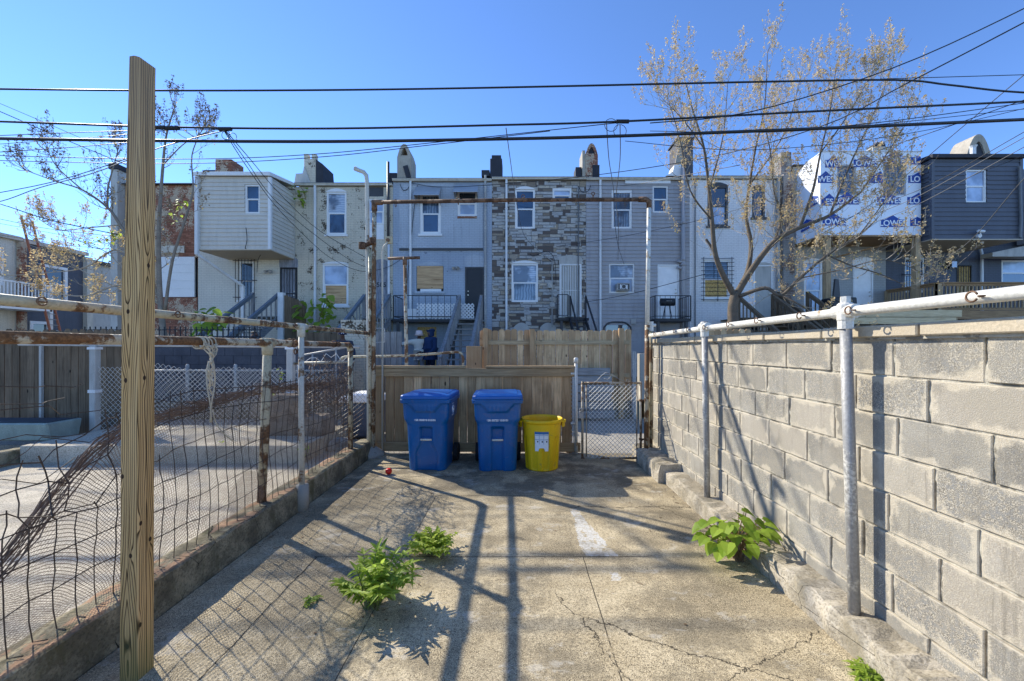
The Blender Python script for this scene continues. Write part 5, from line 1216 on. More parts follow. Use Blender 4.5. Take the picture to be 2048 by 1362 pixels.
def lattice(mb, x0, x1, z0, z1, y, p=.14, w=.05):
    for sg in (1, -1):
        k = -int((z1-z0)/p)-1
        while x0+k*p < x1 + (z1-z0):
            a = x0+k*p; pts = []
            xs0, xs1 = (a, a+(z1-z0)) if sg > 0 else (a+(z1-z0), a)
            q0, q1 = Vector((xs0, y+.006*sg, z0)), Vector((xs1, y+.006*sg, z1))
            lo, hi = 0., 1.; d = q1.x-q0.x
            ta, tb = (x0-q0.x)/d, (x1-q0.x)/d
            lo, hi = max(0, min(ta, tb)), min(1, max(ta, tb))
            if hi-lo > .05: mb.beam(q0.lerp(q1, lo), q0.lerp(q1, hi), .008, w, (0,-1,0)) if False else mb.beam(q0.lerp(q1, lo), q0.lerp(q1, hi), w, .008, (0,1,0))
            k += 1
    return mb
ya = 15.32
lattice(MB(), ax(834,ya), ax(948,ya), az(638,ya), az(607,ya), ya).build('lattice', M['white_trim'], bE)
MB().box(ax(813,15.4), ax(832,15.4), 15.5, 15.8, 2.665, az(617,15.4)).build('storage_box', M['white_trim'], bE)
balcony('small black steel stoop under the white security door of the stone house', 1.55, 2.75, 15.4, YH, 2.72, .9, 3, True, 'stoop', 4, gap=1.95)
stp = thing('stoop_stairs', 'black steel steps with steep handrails beside the stone house stoop', 'stairs', (2.5, 14.5, .38))
mb = MB()
for x in (2.02, 2.62): mb.beam((x, 13.2, 1.2), (x, 15.38, 2.66), .05, .2); mb.beam((x, 13.2, 2.1), (x, 15.38, 3.55), .05, .06); mb.box(x-.03, x+.03, 13.2, 13.26, .38, 2.1); mb.box(x-.03, x+.03, 15.32, 15.38, 2.72, 3.55)
mb.build('stair_frame', M['black_metal'], stp)
mb = MB()
for k in range(8): mb.box(2.045, 2.595, 13.25+k*.27, 13.5+k*.27, 1.28+k*.18, 1.31+k*.18)
mb.build('tread', M['dark_metal'], stp)
balcony('small black iron balcony under the white door of the grey siding house', 5.25, 6.62, 15.25, YH, 2.68, .88, 8)
bg = thing('barbecue_grill', 'small black barbecue grill standing on the grey house balcony', 'grill', (5.85, 15.7, 2.68))
x = 5.85; mb = MB().tube([(x-.28,15.6,3.35),(x-.26,15.6,3.35),(x+.26,15.6,3.35),(x+.28,15.6,3.35)], [.1,.15,.15,.1], 14); mb.build('drum', M['black_metal'], bg, smooth=True)
mb = MB()
for a in (-.16, .16): mb.tube([(x+a,15.55,2.68),(x+a*.5,15.6,3.22)], .014, 5).tube([(x+a,15.7,2.68),(x+a*.5,15.62,3.22)], .014, 5)
mb.build('leg', M['black_metal'], bg); MB().tube([(x-.1,15.43,3.38),(x+.1,15.43,3.38)], .014, 6).build('handle', M['galv'], bg)
ac = thing('air_conditioner', 'window air conditioner sitting in the lower window of the grey siding house', 'air conditioner', (ax(1242,YH), YH-.1, az(586,YH)))
xa, xb, za, zb_ = ax(1231,YH), ax(1256,YH), az(583,YH), az(568,YH)
MB().box(xa, xb, YH-.3, YH+.02, za, zb_).build('casing', M['galv'], ac, bevel=.01)
mb = MB().box(xa+.05, xb-.03, YH-.31, YH-.302, za+.04, zb_-.04); mb.build('grille', M['dark_metal'], ac)
mb = MB().torus(((xa+xb)/2, YH-.315, (za+zb_)/2), .09, .012, (1,0,0), (0,0,1)).box(xa+.1, xa+.16, YH-.318, YH-.312, za+.07, zb_-.06).box(xb-.16, xb-.1, YH-.318, YH-.312, za+.06, zb_-.08); mb.build('fan_guard', M['white_trim'], ac)
# deck of the wrapped house and its smoker
dk = thing('deck', 'raised deck with pale new boards below the bay in building wrap', 'deck', (13.1, 15, .38))
MB().box(11.3, 15.0, 13.55, YH-.01, 2.78, 2.83).build('floor', M['deck_wood'], dk)
MB().box(11.25, 15.0, 13.5, 13.54, 2.62, 2.85).box(11.25, 14.8, 13.49, 13.53, 2.38, 2.6).build('fascia_board', M['new_wood'], dk)
mb = MB()
for x in (11.4, 13.1, 14.9): mb.box(x-.07, x+.07, 13.6, 13.74, .36, 2.77)
mb.build('support_post', M['deck_wood_z'], dk)
def railing(t, a, b, h, n, mat='deck_wood', mz='deck_wood_z'):
    a, b = Vector(a), Vector(b); mb = MB(); bw_ = MB(); d = (b-a)
    for k in range(n+1):
        p = a + d*k/n; bw_.box(p.x-.02, p.x+.02, p.y-.02, p.y+.02, p.z+.08, p.z+h-.09)
    bw_.build('baluster', M[mz], t)
    up = Vector((0,0,1)); mb.beam(a+up*h, b+up*h, .14, .04).beam(a+up*(h-.07), b+up*(h-.07), .04, .09).beam(a+up*.06, b+up*.06, .04, .09); mb.build('handrail', M[mat], t)
    for p in (a, b): MB().box(p.x-.06, p.x+.06, p.y-.06, p.y+.06, p.z-.2, p.z+h-.025).build('railing_post', M[mz], t)
st = stair('dark stairs running down to the left from the deck with pale boards', 10.0, 11.15, 12.4, 15.3, .8, 2.8, 'dark_wood', 'dark_wood', 'dark_wood', cap='dark_wood')
sm = thing('smoker_grill', 'large black smoker grill with open lid on the deck of the wrapped house', 'grill', (ax(1690,14.6), 14.7, 2.83))
xs = ax(1690, 14.4); mb = MB().prism([(xs-.52, 2.95), (xs+.25, 2.95), (xs+.38, 3.1), (xs+.36, 3.38), (xs-.5, 3.38)], 14.3, 14.9); mb.build('firebox', M['black_metal'], sm, bevel=.03)
MB().prism([(xs-.1, 3.39), (xs+.16, 3.39), (xs+.1, 4.1), (xs-.02, 4.12)], 14.8, 14.88).build('open_lid', M['dark_metal'], sm)
MB().box(xs+.3, xs+.72, 14.3, 14.75, 2.9, 3.12).tube([(xs-.4,14.29,3.25),(xs+.15,14.29,3.25)], .02, 6).build('side_shelf', M['black_metal'], sm, bevel=.02)
mb = MB()
for a in (-.4, .3): mb.box(xs+a-.03, xs+a+.03, 14.4, 14.46, 2.83, 2.95).box(xs+a-.03, xs+a+.03, 14.75, 14.81, 2.83, 2.95)
mb.build('leg', M['black_metal'], sm)
dj = thing('deck', 'stained wooden deck with balustrade in front of the navy house', 'deck', (17, 15, .38))
MB().box(15.05, 21.5, 14.32, YH-.01, 2.84, 2.9).build('floor', M['deck_wood'], dj); MB().box(15.0, 21.5, 14.27, 14.31, 2.6, 2.9).build('fascia_board', M['deck_wood'], dj)
railing(dj, (15.07, 16.3, 2.9), (15.07, 14.35, 2.9), 1.0, 16); railing(dj, (15.07, 14.33, 2.9), (21.4, 14.33, 2.9), 1.0, 46)
mb = MB()
for x in (15.2, 17.9, 20.9): mb.box(x-.07, x+.07, 14.4, 14.54, .36, 2.83)
mb.build('support_post', M['deck_wood_z'], dj)
# ================================================================== ACROSS THE ALLEY
pf = thing('picket_fence', 'tall dog eared board fence across the alley, seen from its rail side', 'fence', (.85, 9.1, 0))
mb = MB(); rr = random.Random(41); x = -.86
while x < 2.5:
    w = .135; zt = 1.99 + rr.uniform(-.025,.02); c_ = .03
    mb.prism([(x, .02), (x+w, .02), (x+w, zt-c_), (x+w-c_, zt), (x+c_, zt), (x, zt-c_)], 9.1+rr.uniform(-.003,.003), 9.122); x += w + rr.choice([.004,.006,.012])
mb.build('board_panel', M['picket_wood'], pf)
mb = MB()
for z in (.35, .96, 1.70): mb.box(-.86, 2.54, 9.055, 9.095, z-.045, z+.045)
mb.build('fence_rail', M['picket_wood_x'], pf)
for x, z in ((-.72, 2.02), (.33, 2.0), (2.33, 2.02)):
    MB().box(x-.055, x+.055, 8.95, 9.054, 0, z).build('fence_post', M['picket_wood'], pf, bevel=.005)
pw = thing('board_stack', 'stack of grey weathered planks leaning against the tall board fence', 'planks', (1.95, 8.8, 0))
mb = MB()
for k in range(6): mb.box(1.05+.02*(k%2), 2.12-.03*(k%3), 8.72+.03*k, 8.76+.03*k, .04+k*.185, .21+k*.185)
mb.build('plank', M['grey_wood_x'], pw, bevel=.01)
sp2 = MB().box(-1.1, -.78, 8.6, 8.9, 0, 1.62); tag(sp2.build('gate_pier', M['picket_wood'], origin=(-.94, 8.75, 0), bevel=.01), 'squat weathered wooden pier at the end of the tall board fence', 'pier')
MBb = MB().tube([(2.6, 8.9, 0), (2.6, 8.9, 1.5)], .04, 8); MBb.tube([(2.56, 8.87, .2), (2.57, 8.86, .9), (2.56, 8.87, 1.5)], .03, 6)
tag(MBb.build('chain_post', M['galv'], origin=(2.6, 8.9, 0)), 'grey post hung with chain beside the last board of the tall fence', 'post')
mb = MB().box(2.75, 3.6, 9.0, 9.2, 0, 1.45); tag(mb.build('garden_wall', M['concrete'], origin=(3.1, 9.1, 0), bevel=.01), 'short stained concrete wall section just left of the white capped post', 'wall')
wp = thing('picket_fence', 'pale dog eared fence section seen just over the block wall', 'fence', (4.75, 9.3, .38))
mb = MB(); x = 4.3
while x < 5.35:
    mb.prism([(x, .38), (x+.135, .38), (x+.135, 1.98), (x+.1, 2.02), (x+.035, 2.02), (x, 1.98)], 9.3, 9.322); x += .142
mb.build('board_panel', M['picket_wood'], wp); MB().box(4.3, 5.36, 9.255, 9.295, 1.7, 1.78).build('fence_rail', M['picket_wood_x'], wp)
tp = thing('laundry_pole', 'rusty T shaped laundry pole with a long pipe rail behind the board fence', 'pole', (-2.28, 8.1, 0))
MB().tube([(-2.23,8.1,0),(-2.25,8.1,1.6),(-2.28,8.1,3.38)], .035, 10).build('pole_shaft', M['rust_pipe'], tp, smooth=True)
MB().tube([(-2.62,8.1,3.39),(-1.98,8.1,3.41)], .03, 8).tube([(-2.28,8.1,3.26),(-2.28,8.1,3.42)], .045, 8).build('crossbar', M['rust'], tp, smooth=True)
MB().tube([(-3.6,8.1,1.30),(-3.55,8.1,1.38),(-3.5,8.1,1.40),(-2.23,8.1,1.42),(-1.22,8.1,1.5),(-1.14,8.1,1.48),(-1.10,8.1,1.38),(-1.10,8.1,.0)], .025, 8).build('pipe_rail', M['cream_pipe'], tp, smooth=True)
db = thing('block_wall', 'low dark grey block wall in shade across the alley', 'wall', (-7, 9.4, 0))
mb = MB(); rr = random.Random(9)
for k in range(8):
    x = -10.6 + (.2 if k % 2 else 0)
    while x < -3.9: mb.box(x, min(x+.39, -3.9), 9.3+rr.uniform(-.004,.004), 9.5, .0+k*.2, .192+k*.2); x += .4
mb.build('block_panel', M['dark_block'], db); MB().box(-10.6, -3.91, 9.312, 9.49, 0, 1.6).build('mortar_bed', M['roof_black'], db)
sd = thing('shed_screen', 'dark plank screen beside a flaking brick pier across the alley', 'screen', (-4.2, 10.4, .38))
mb = MB()
for k in range(9): mb.box(-5.75+k*.15, -5.61+k*.15, 10.4, 10.43, .38, 1.98)
mb.build('board_panel', M['dark_wood'], sd)
MB().box(-4.55, -3.95, 10.3, 10.7, .38, 2.3).build('brick_pier', M['brick_beige'], sd)
mb = MB()
for k in range(6): mb.box(-3.9+k*.15, -3.76+k*.15, 10.4, 10.43, .38, 2.0)
mb.build('board_panel', M['grey_wood_z'], sd)
fr_ = thing('pipe_handrail', 'sloping grey pipe handrail behind the chain link, rising to the right', 'railing', (-3.6, 8.3, 0))
a, b_ = at(598, 712, 8.3), at(705, 692, 8.3); mb = MB().tube([a, b_], .02, 8)
for px in (625, 672): q = at(px, 712 - (px-598)*.187, 8.3); mb.tube([q, (q.x, 8.3, 0)], .018, 6)
mb.build('handrail', M['galv'], fr_, smooth=True)
gf = thing('garden_gate_frame', 'bare grey tube gate frame beside the stairs painted 505', 'gate', (-2.9, 9.6, .38))
mb = MB()
q = [at(741,657,9.4), at(769,657,9.4), at(769,684,9.4), at(741,686,9.4)]
for i in range(4): mb.tube([q[i], q[(i+1)%4]], .014, 6)
mb.tube([q[3], (q[3].x, 9.4, .38)], .02, 6); mb.build('gate_frame', M['galv'], gf)

# ------------------------------------------------------------------ chain link fences
wfp = thing('chain_link_fence', 'white chain link fence with square posts across the neighbouring yard', 'fence', (-5, 6.6, 0))
WY = 6.58
M['old_white'] = basic('old_white', (.5,.48,.43), .7, .15, dirt=.6)
for px in (190, 582):
    x = ax(px, WY); MB().box(x-.05, x+.05, WY-.05, WY+.05, 0, 1.66).build('fence_post', M['old_white'], wfp, bevel=.008)
    MB().box(x-.065, x+.065, WY-.065, WY+.065, 1.56, 1.60).build('post_collar', M['white_pipe'], wfp); MB().box(x-.06, x+.06, WY-.06, WY+.06, .85, .9).build('post_collar', M['white_pipe'], wfp)
MB().tube([(-8.2, WY, 1.64), (-2.6, WY, 1.60)], .022, 10).build('top_rail', M['old_white'], wfp, smooth=True)
rs = random.Random(17); ph = [rs.uniform(0, 6) for _ in range(4)]
def sag1(p, xx, zz): return p + Vector((0, .04*math.sin(xx*2+zz*3), (.035*math.sin(xx*2.2) - .03*math.sin(xx*5.1))*(zz/1.0)))
mb = chain(MB(), (ax(198,WY), WY-.02, .26), (1,0,0), 3.05, 1.02, .085, .0028, sag1); mb.build('chain_link_mesh', M['link'], wfp, recalc=False)
def sag2(p, xx, zz): return p + Vector((.14*math.sin(zz*2.2), -.05*math.sin(xx*3+zz*4), -.10*(zz/1.0)*max(0, math.sin(xx*3.2)) - .03*math.sin(xx*7)))
mb = chain(MB(), (ax(588,WY), WY-.03, .1), (1,0,0), 1.05, 1.13, .085, .003, sag2); mb.build('chain_link_mesh', M['link_old'], wfp, recalc=False)
MB().tube([(ax(588,WY), WY, 1.33), (ax(709,WY), WY, 1.36)], .022, 8).build('top_rail', M['link_old'], wfp, smooth=True)
mb = MB(); x = ax(612, WY)
pts = []
for k in range(9): pts.append((x + k*.085, WY-.02, 1.36 + (.0, .06, .065, .0, .13, .07, .13, .0, .07)[k]))
mb.tube(pts, .006, 5); mb.build('loose_wire', M['link'], wfp)
c2 = thing('chain_link_fence', 'galvanised chain link fence with round posts in front of the dark block wall', 'fence', (-6, 8.9, 0))
CY2 = 8.9
mb = chain(MB(), (-8.9, CY2, .05), (1,0,0), 4.8, 1.05, .1, .0035); mb.build('chain_link_mesh', M['link'], c2, recalc=False)
MB().tube([(-9, CY2, 1.08), (-4.1, CY2, 1.07)], .02, 8).build('top_rail', M['galv'], c2, smooth=True)
for px in (252, 375, 471, 597):
    x = ax(px, CY2); MB().tube([(x, CY2, 0), (x, CY2, 1.2), (x, CY2, 1.22)], [.035, .035, .02], 10).build('fence_post', M['galv'], c2, smooth=True)

# ------------------------------------------------------------------ neighbouring yard clutter
df = thing('board_fence', 'dark weathered dog eared board fence at the far left', 'fence', (-8, 6.95, 0))
mb = MB(); rr = random.Random(51); x = -9.3
while x < ax(243, 6.95):
    w = .118; zt = 1.9 + rr.uniform(-.025,.02)
    mb.prism([(x, .0), (x+w, .0), (x+w, zt-.05), (x+w-.035, zt), (x+.035, zt), (x, zt-.05)], 6.95+rr.uniform(-.004,.004), 6.975); x += w + rr.choice([.004,.008,.016])
mb.build('board_panel', M['dark_wood'], df)
xx = ax(80, 6.9); MB().box(xx-.02, xx+.02, 6.9, 6.94, 0, 1.65).build('fence_post', M['old_white'], df)
MB().box(-9.3, ax(243,6.95), 6.98, 7.02, .4, .5).box(-9.3, ax(243,6.95), 6.98, 7.02, 1.5, 1.6).build('fence_rail', M['dark_wood'], df)
tr = thing('planter_trough', 'long pale green trough standing by the dark board fence', 'planter', (-7.6, 6.2, 0))
mb = MB().prism([(5.95, .2), (6.35, .2), (6.4, .47), (5.9, .47)], -8.6, -6.95, 'yz'); mb.build('trough', basic('trough_paint', (.3,.36,.31), .7, .2, dirt=.4), tr, bevel=.02); MB().box(-8.55, -7.0, 5.95, 6.35, .471, .48).build('soil', M['roof_black'], tr)
MB().box(-8.5, -8.4, 5.98, 6.3, 0, .2).box(-7.15, -7.05, 5.98, 6.3, 0, .2).build('leg', M['dark_block'], tr)
rk = random.Random(61)
def rubble(label, px, py, Y, w, d, h, mat, z0, seed):
    x = ax(px, Y); r = random.Random(seed); mb = MB()
    pr = [(1.0, 0), (1.05, .25), (.98, .6), (.9, .85), (.7, .98), (.2, 1.0)]
    mb.lathe([(p_, q_*h) for p_, q_ in pr], (0, 0, 0), 14, lambda rr_, z, t: rr_*(1/max(abs(math.cos(t)), abs(math.sin(t))))**.6*(1+.08*math.sin(3*t+seed)+.06*math.sin(5*t+z*9)))
    mb.v = [(x + a*w/2, Y + b*d/2, z0 + c) for a, b, c in mb.v]
    return tag(mb.build('stone_block', mat, origin=(x, Y, z0)), label, 'stone')
M['brownstone'] = basic('brownstone', (.24,.19,.14), .95, .35, 8, .8, 60, col2=(.13,.1,.075), thr=.55, s2=7)
rubble('large rough brown stone block in the shade behind the chain link', 575, 830, 6.35, .62, .5, .62, M['brownstone'], .24, 2)
rubble('low brown stone slab beside the larger stone block', 632, 850, 6.3, .5, .45, .3, M['brownstone'], .24, 5)
rubble('small grey stone lying on the raised concrete by the fence corner', 680, 870, 6.3, .3, .3, .16, M['concrete'], .0, 8)
sb = thing('storage_bin', 'dark storage bin with a curved white lid behind the torn chain link', 'bin', (-2.75, 7.2, 0))
mb = MB().box(-3.1, -2.45, 7.0, 7.5, .0, .62); mb.build('bin_body', M['slate_wood'], sb, bevel=.05, seg=2)
mb = MB().prism([(-3.14, .625), (-2.41, .625), (-2.43, .72), (-2.6, .78), (-2.95, .78), (-3.1, .72)], 6.96, 7.54); mb.build('lid', M['white_door'], sb, bevel=.02)
# iron railing with cross shaped finials
ir = thing('iron_railing', 'black iron railing topped with small crosses behind the dark fence', 'railing', (-8.7, 9.8, 0))
mb = MB()
for k in range(34):
    x = -10.6 + k*.13; mb.tube([(x, 9.8, 0), (x, 9.8, 2.1)], .013, 5).tube([(x-.05, 9.8, 2.02), (x+.05, 9.8, 2.02)], .014, 5)
for z in (.4, 1.85): mb.tube([(-10.6, 9.8, z), (-6.3, 9.8, z)], .018, 6)
mb.build('railing_bars', M['black_metal'], ir)

# ------------------------------------------------------------------ row of houses along the side street, far left (faces +x)
SX = -28.0
def side_house(label, y0, y1, zt, wall, wins, gut='cream_trim'):
    root = thing('side_street_house', label, 'house', (SX-3, (y0+y1)/2, 0))
    mb = laps_wall(MB(), y0+.01, y1-.01, 0, zt, SX, wins, None, 'y', 1); mb.build('wall', M[wall], root, recalc=False)
    MB().box(SX-8, SX-.16, y0+.01, y1-.01, 0, zt-.05).build('rear_wall', M['dark_block'], root)
    MB().box(SX-8, SX+.12, y0+.01, y1-.01, zt+.002, zt+.14).build('roof', M['roof_black'], root)
    MB().box(SX+.125, SX+.27, y0+.01, y1-.01, zt-.12, zt+.1).build('gutter', M[gut], root)
    for (a, b_, c, d) in wins:
        mb = MB().box(SX-.06, SX+.05, a-.06, a+.1, c-.06, d+.1).box(SX-.06, SX+.05, b_-.1, b_+.06, c-.06, d+.1).box(SX-.06, SX+.05, a+.1, b_-.1, d-.06, d+.1).box(SX-.06, SX+.05, a+.1, b_-.1, c-.06, c+.06).box(SX-.05, SX+.02, a+.1, b_-.1, (c+d)/2-.04, (c+d)/2+.04)
        w_ = mb.build('window', M['white_trim'], root); MB().box(SX-.1, SX-.06, a+.02, b_-.02, c+.02, d-.02).build('pane', M['glass_dark'], w_)
    return root
s1 = side_house('cream rendered house at the far left edge with a white balcony rail', 17.0, 22.45, 7.65, 'brick_cream', [(20.9,21.7,5.0,6.9), (20.2,21.2,1.6,3.5)])
s2 = side_house('dark navy house on the side street behind a leaning ladder', 22.47, 25.9, 7.6, 'brick_navy', [(23.6,24.8,4.4,6.4), (23.0,23.9,.9,3.0)])
s3 = side_house('grey rendered house farthest along the side street', 25.92, 31, 7.2, 'plaster', [(27.5,28.3,4.4,6.0)], gut='roof_black')
MB().box(SX-2, SX-1.2, 19.5, 20.8, 7.6, 8.5).box(SX-2.4, SX-1.0, 21.2, 21.9, 7.6, 8.3).build('chimney', M['dark_block'], s1)
MB().box(SX+.06, SX+.3, 22.3, 22.6, 0, 7.5).build('brick_corner', M['brick_bare'], s1)
MB().box(SX+.02, SX+.3, 25.75, 26.1, 0, 7.4).build('corner_board', M['cream_trim'], s2)
mb = MB()
for k in range(22): mb.box(SX+1.5, SX+1.54, 19.4+k*.15, 19.44+k*.15, 4.0, 5.0)
mb.box(SX+1.47, SX+1.57, 19.3, 22.7, 5.0, 5.08).box(SX+1.47, SX+1.57, 19.3, 22.7, 3.95, 4.0).box(SX+.0, SX+1.6, 19.3, 22.7, 3.6, 3.8)
for yy in (19.4, 22.6): mb.box(SX+1.45, SX+1.6, yy, yy+.14, 0, 5.1)
mb.build('balcony', M['white_trim'], s1)
ld = thing('ladder', 'long orange extension ladder leaning on the navy house', 'ladder', (-26.1, 22.9, 0))
a0, a1, b0, b1 = V(-25.6,22.45,0), V(-27.62,22.25,8.9), V(-25.6,22.95,0), V(-27.62,22.75,8.8)
M['ladder_orange'] = basic('ladder_orange', (.42,.13,.06), .6, .1)
MB().beam(a0, a1, .05, .1).beam(b0, b1, .05, .1).build('side_rail', M['ladder_orange'], ld)
mb = MB()
for k in range(1, 28): mb.tube([a0.lerp(a1, k/28.), b0.lerp(b1, k/28.)], .02, 5)
mb.build('rung', M['galv'], ld)

# ================================================================== PEOPLE
def skin_mesh(name, nodes, edges, mat, root, first, sub=1):
    bm = bmesh.new(); sk = bm.verts.layers.skin.verify(); vs = {}
    for k, (p, r) in nodes.items():
        v = bm.verts.new(p); v[sk].radius = (r, r) if not isinstance(r, tuple) else r; v[sk].use_root = (k == first); vs[k] = v
    for a, b in edges: bm.edges.new((vs[a], vs[b]))
    me = bpy.data.meshes.new(name); bm.to_mesh(me); bm.free()
    o = bpy.data.objects.new(name, me); C.objects.link(o)
    s = o.modifiers.new('skin', 'SKIN'); s.use_smooth_shade = True
    d = o.modifiers.new('sub', 'SUBSURF'); d.levels = sub; d.render_levels = sub
    bpy.context.view_layer.update()
    me2 = bpy.data.meshes.new_from_object(o.evaluated_get(bpy.context.evaluated_depsgraph_get()))
    o.modifiers.clear(); o.data = me2; bpy.data.meshes.remove(me); me2.materials.clear(); me2.materials.append(mat); me2.shade_smooth()
    o.parent = root
    return o
def person(label, loc, rotz, arms, mats, hat=None, hood=False, lean=0.0, head_tilt=0.0, k=1.0):
    """arms: two lists of shoulder, elbow, wrist (right-hand side of the picture last)"""
    t = thing('person', label, 'person', loc)
    S = lambda *p: Vector(p)
    ln = lambda z: -lean*max(0, z-.9)
    n = {}; e = []
    def put_(key, p, r): n[key] = (S(p[0], p[1] + ln(p[2]), p[2])*k, r if not isinstance(r, tuple) else r)
    put_('pelvis', (0,0,.95), (.15,.11)); put_('belly', (0,0,1.1), (.135,.1)); put_('chest', (0,0,1.3), (.16,.115)); put_('collar', (0,.01,1.43), (.1,.075)); put_('neck', (0,0,1.5), .05)
    hx, hy = .02*math.sin(head_tilt), -.03
    put_('skull', (hx, hy+.01, 1.59), (.072,.085)); put_('crown', (hx, hy+.02, 1.68), (.065,.08)); put_('jaw', (hx, hy-.05, 1.555), .035); put_('nose', (hx, hy-.1, 1.605), .014)
    e += [('pelvis','belly'),('belly','chest'),('chest','collar'),('collar','neck'),('neck','skull'),('skull','crown'),('skull','jaw'),('skull','nose')]
    for s_, nm in ((-1,'a'),(1,'b')):
        put_('hip'+nm, (s_*.09,0,.88), .09); put_('knee'+nm, (s_*.11,-.02,.5), .06); put_('ankle'+nm, (s_*.12,.02,.08), .042); put_('toe'+nm, (s_*.13,-.14,.035), .036)
        e += [('pelvis','hip'+nm),('hip'+nm,'knee'+nm),('knee'+nm,'ankle'+nm),('ankle'+nm,'toe'+nm)]
    for nm, arm in (('a', arms[0]), ('b', arms[1])):
        sh, el, wr = [S(*p) for p in arm]; d = (wr-el).normalized(); side = d.cross(S(0,0,1)); side = side.normalized() if side.length > .1 else S(1,0,0)
        put_('sh'+nm, sh, .06); put_('el'+nm, el, .044); put_('wr'+nm, wr, .028); pm = wr + d*.07; put_('palm'+nm, pm, (.034,.018))
        e += [('collar','sh'+nm),('sh'+nm,'el'+nm),('el'+nm,'wr'+nm),('wr'+nm,'palm'+nm)]
        for f in range(4):
            o = side*(f-1.5)*.02; q1 = pm + d*.035 + o; q2 = q1 + d*(.035 if f in (1,2) else .028) + S(0,0,-.008); q3 = q2 + d*.025 + S(0,0,-.016)
            put_(f'f{f}1'+nm, q1, .009); put_(f'f{f}2'+nm, q2, .008); put_(f'f{f}3'+nm, q3, .007); e += [('palm'+nm, f'f{f}1'+nm), (f'f{f}1'+nm, f'f{f}2'+nm), (f'f{f}2'+nm, f'f{f}3'+nm)]
        th = wr + d*.04 + side*.035*(1 if nm == 'a' else -1); put_('th1'+nm, th, .01); put_('th2'+nm, th + d*.04, .008); e += [('wr'+nm,'th1'+nm),('th1'+nm,'th2'+nm)]
    skin, coat, legs, hair = mats
    skin_mesh('body', n, e, skin, t, 'pelvis')
    # coat over torso and arms, trousers, shoes
    g = lambda key, dr: (n[key][0], (n[key][1][0]+dr*(1.6 if hood else 1), n[key][1][1]+dr*(2.4 if hood else 1)) if isinstance(n[key][1], tuple) else n[key][1]+dr)
    cn = {'hem': (S(0, 0, .84)*k, (.18,.14)), 'pelvis': g('pelvis', .03), 'belly': g('belly', .035), 'chest': g('chest', .03), 'collar': g('collar', .03), 'nk': (n['neck'][0] - S(0,0,.02), .075)}
    ce = [('hem','pelvis'),('pelvis','belly'),('belly','chest'),('chest','collar'),('collar','nk')]
    for nm in 'ab':
        cn['sh'+nm] = g('sh'+nm, .028); cn['el'+nm] = g('el'+nm, .03); cn['wr'+nm] = g('wr'+nm, .026); ce += [('collar','sh'+nm),('sh'+nm,'el'+nm),('el'+nm,'wr'+nm)]
    skin_mesh('jacket', cn, ce, coat, t, 'pelvis')
    ln_ = {'pelvis': (S(0,0,.93)*k, (.16,.12))}; le = []
    for nm in 'ab':
        for j in ('hip','knee','ankle'): ln_[j+nm] = g(j+nm, .022)
        le += [('pelvis','hip'+nm),('hip'+nm,'knee'+nm),('knee'+nm,'ankle'+nm)]
    skin_mesh('trousers', ln_, le, legs, t, 'pelvis')
    for nm in 'ab': skin_mesh('shoe', {'a': g('ankle'+nm, .012), 'b': g('toe'+nm, .014)}, [('a','b')], M['rubber'], t, 'a')
    hc = n['skull'][0]
    if hood:
        skin_mesh('hood', {'a': (hc + S(0,.035,.02), (.105,.115)), 'b': (hc + S(0,.03,.1), (.085,.1)), 'c': (hc + S(0,.05,-.1), (.11,.1)), 'd': (hc + S(0,-.03,.11), .07)}, [('a','b'),('a','c'),('b','d')], coat, t, 'a')
    if hat == 'bucket':
        mb = MB().lathe([(.155,-.04),(.16,-.045),(.115,.03),(.105,.10),(.09,.125),(.03,.135)], (t.location.x+hc.x, t.location.y+hc.y+.005, t.location.z+hc.z+.05), 20); mb.build('bucket_hat', hair, t, smooth=True)
    if hat == 'cap':
        c = t.location + hc; mb = MB().lathe([(.098,.0),(.1,.03),(.092,.075),(.06,.11),(.01,.12)], (c.x, c.y, c.z+.04), 18); mb.prism([(c.x-.075,c.y-.07),(c.x-.06,c.y-.17),(c.x,c.y-.19),(c.x+.06,c.y-.17),(c.x+.075,c.y-.07)], c.z+.04, c.z+.052, 'xy'); cp = mb.build('cap', hair, t, smooth=False)
        lettering('A', .09, (c.x, c.y-.103, c.z+.09), M['white_paint'], cp, bold=.002, name='cap_lettering')
    if not hat and not hood:
        skin_mesh('hair', {'a': (hc + S(0,.02,.05), (.088,.095)), 'b': (hc + S(0,.02,.1), (.075,.085))}, [('a','b')], hair, t, 'a')
    t.rotation_euler = (0, 0, R(rotz))
    return t
skin_d = basic('skin_dark', (.12,.065,.045), .6, .1, bump=0)
person('person in a cream zip jacket and pale bucket hat with one arm stretched out', (-3.27, 13.3, .38), 8,
       (((-.19,0,1.41), (-.46,-.04,1.33), (-.70,-.08,1.27)), ((.19,0,1.41), (.25,-.06,1.15), (.06,-.24,1.06))),
       (skin_d, basic('cream_jacket', (.74,.66,.52), .85, .1), basic('grey_trousers', (.32,.31,.32), .9, .1), basic('pale_hat', (.7,.55,.5), .9, .15)), hat='bucket')
person('person in a dark navy hooded jacket seen from the side, hood up', (-2.86, 13.15, .38), -38,
       (((-.19,0,1.42), (-.24,-.03,1.14), (-.18,-.22,.98)), ((.19,0,1.42), (.24,-.02,1.13), (.18,-.2,.97))),
       (skin_d, basic('navy_jacket', (.012,.035,.1), .85, .15), basic('navy_trousers', (.008,.014,.035), .9, .1), basic('dark_hair', (.012,.01,.009), .6, .1)), hood=True, k=1.045)
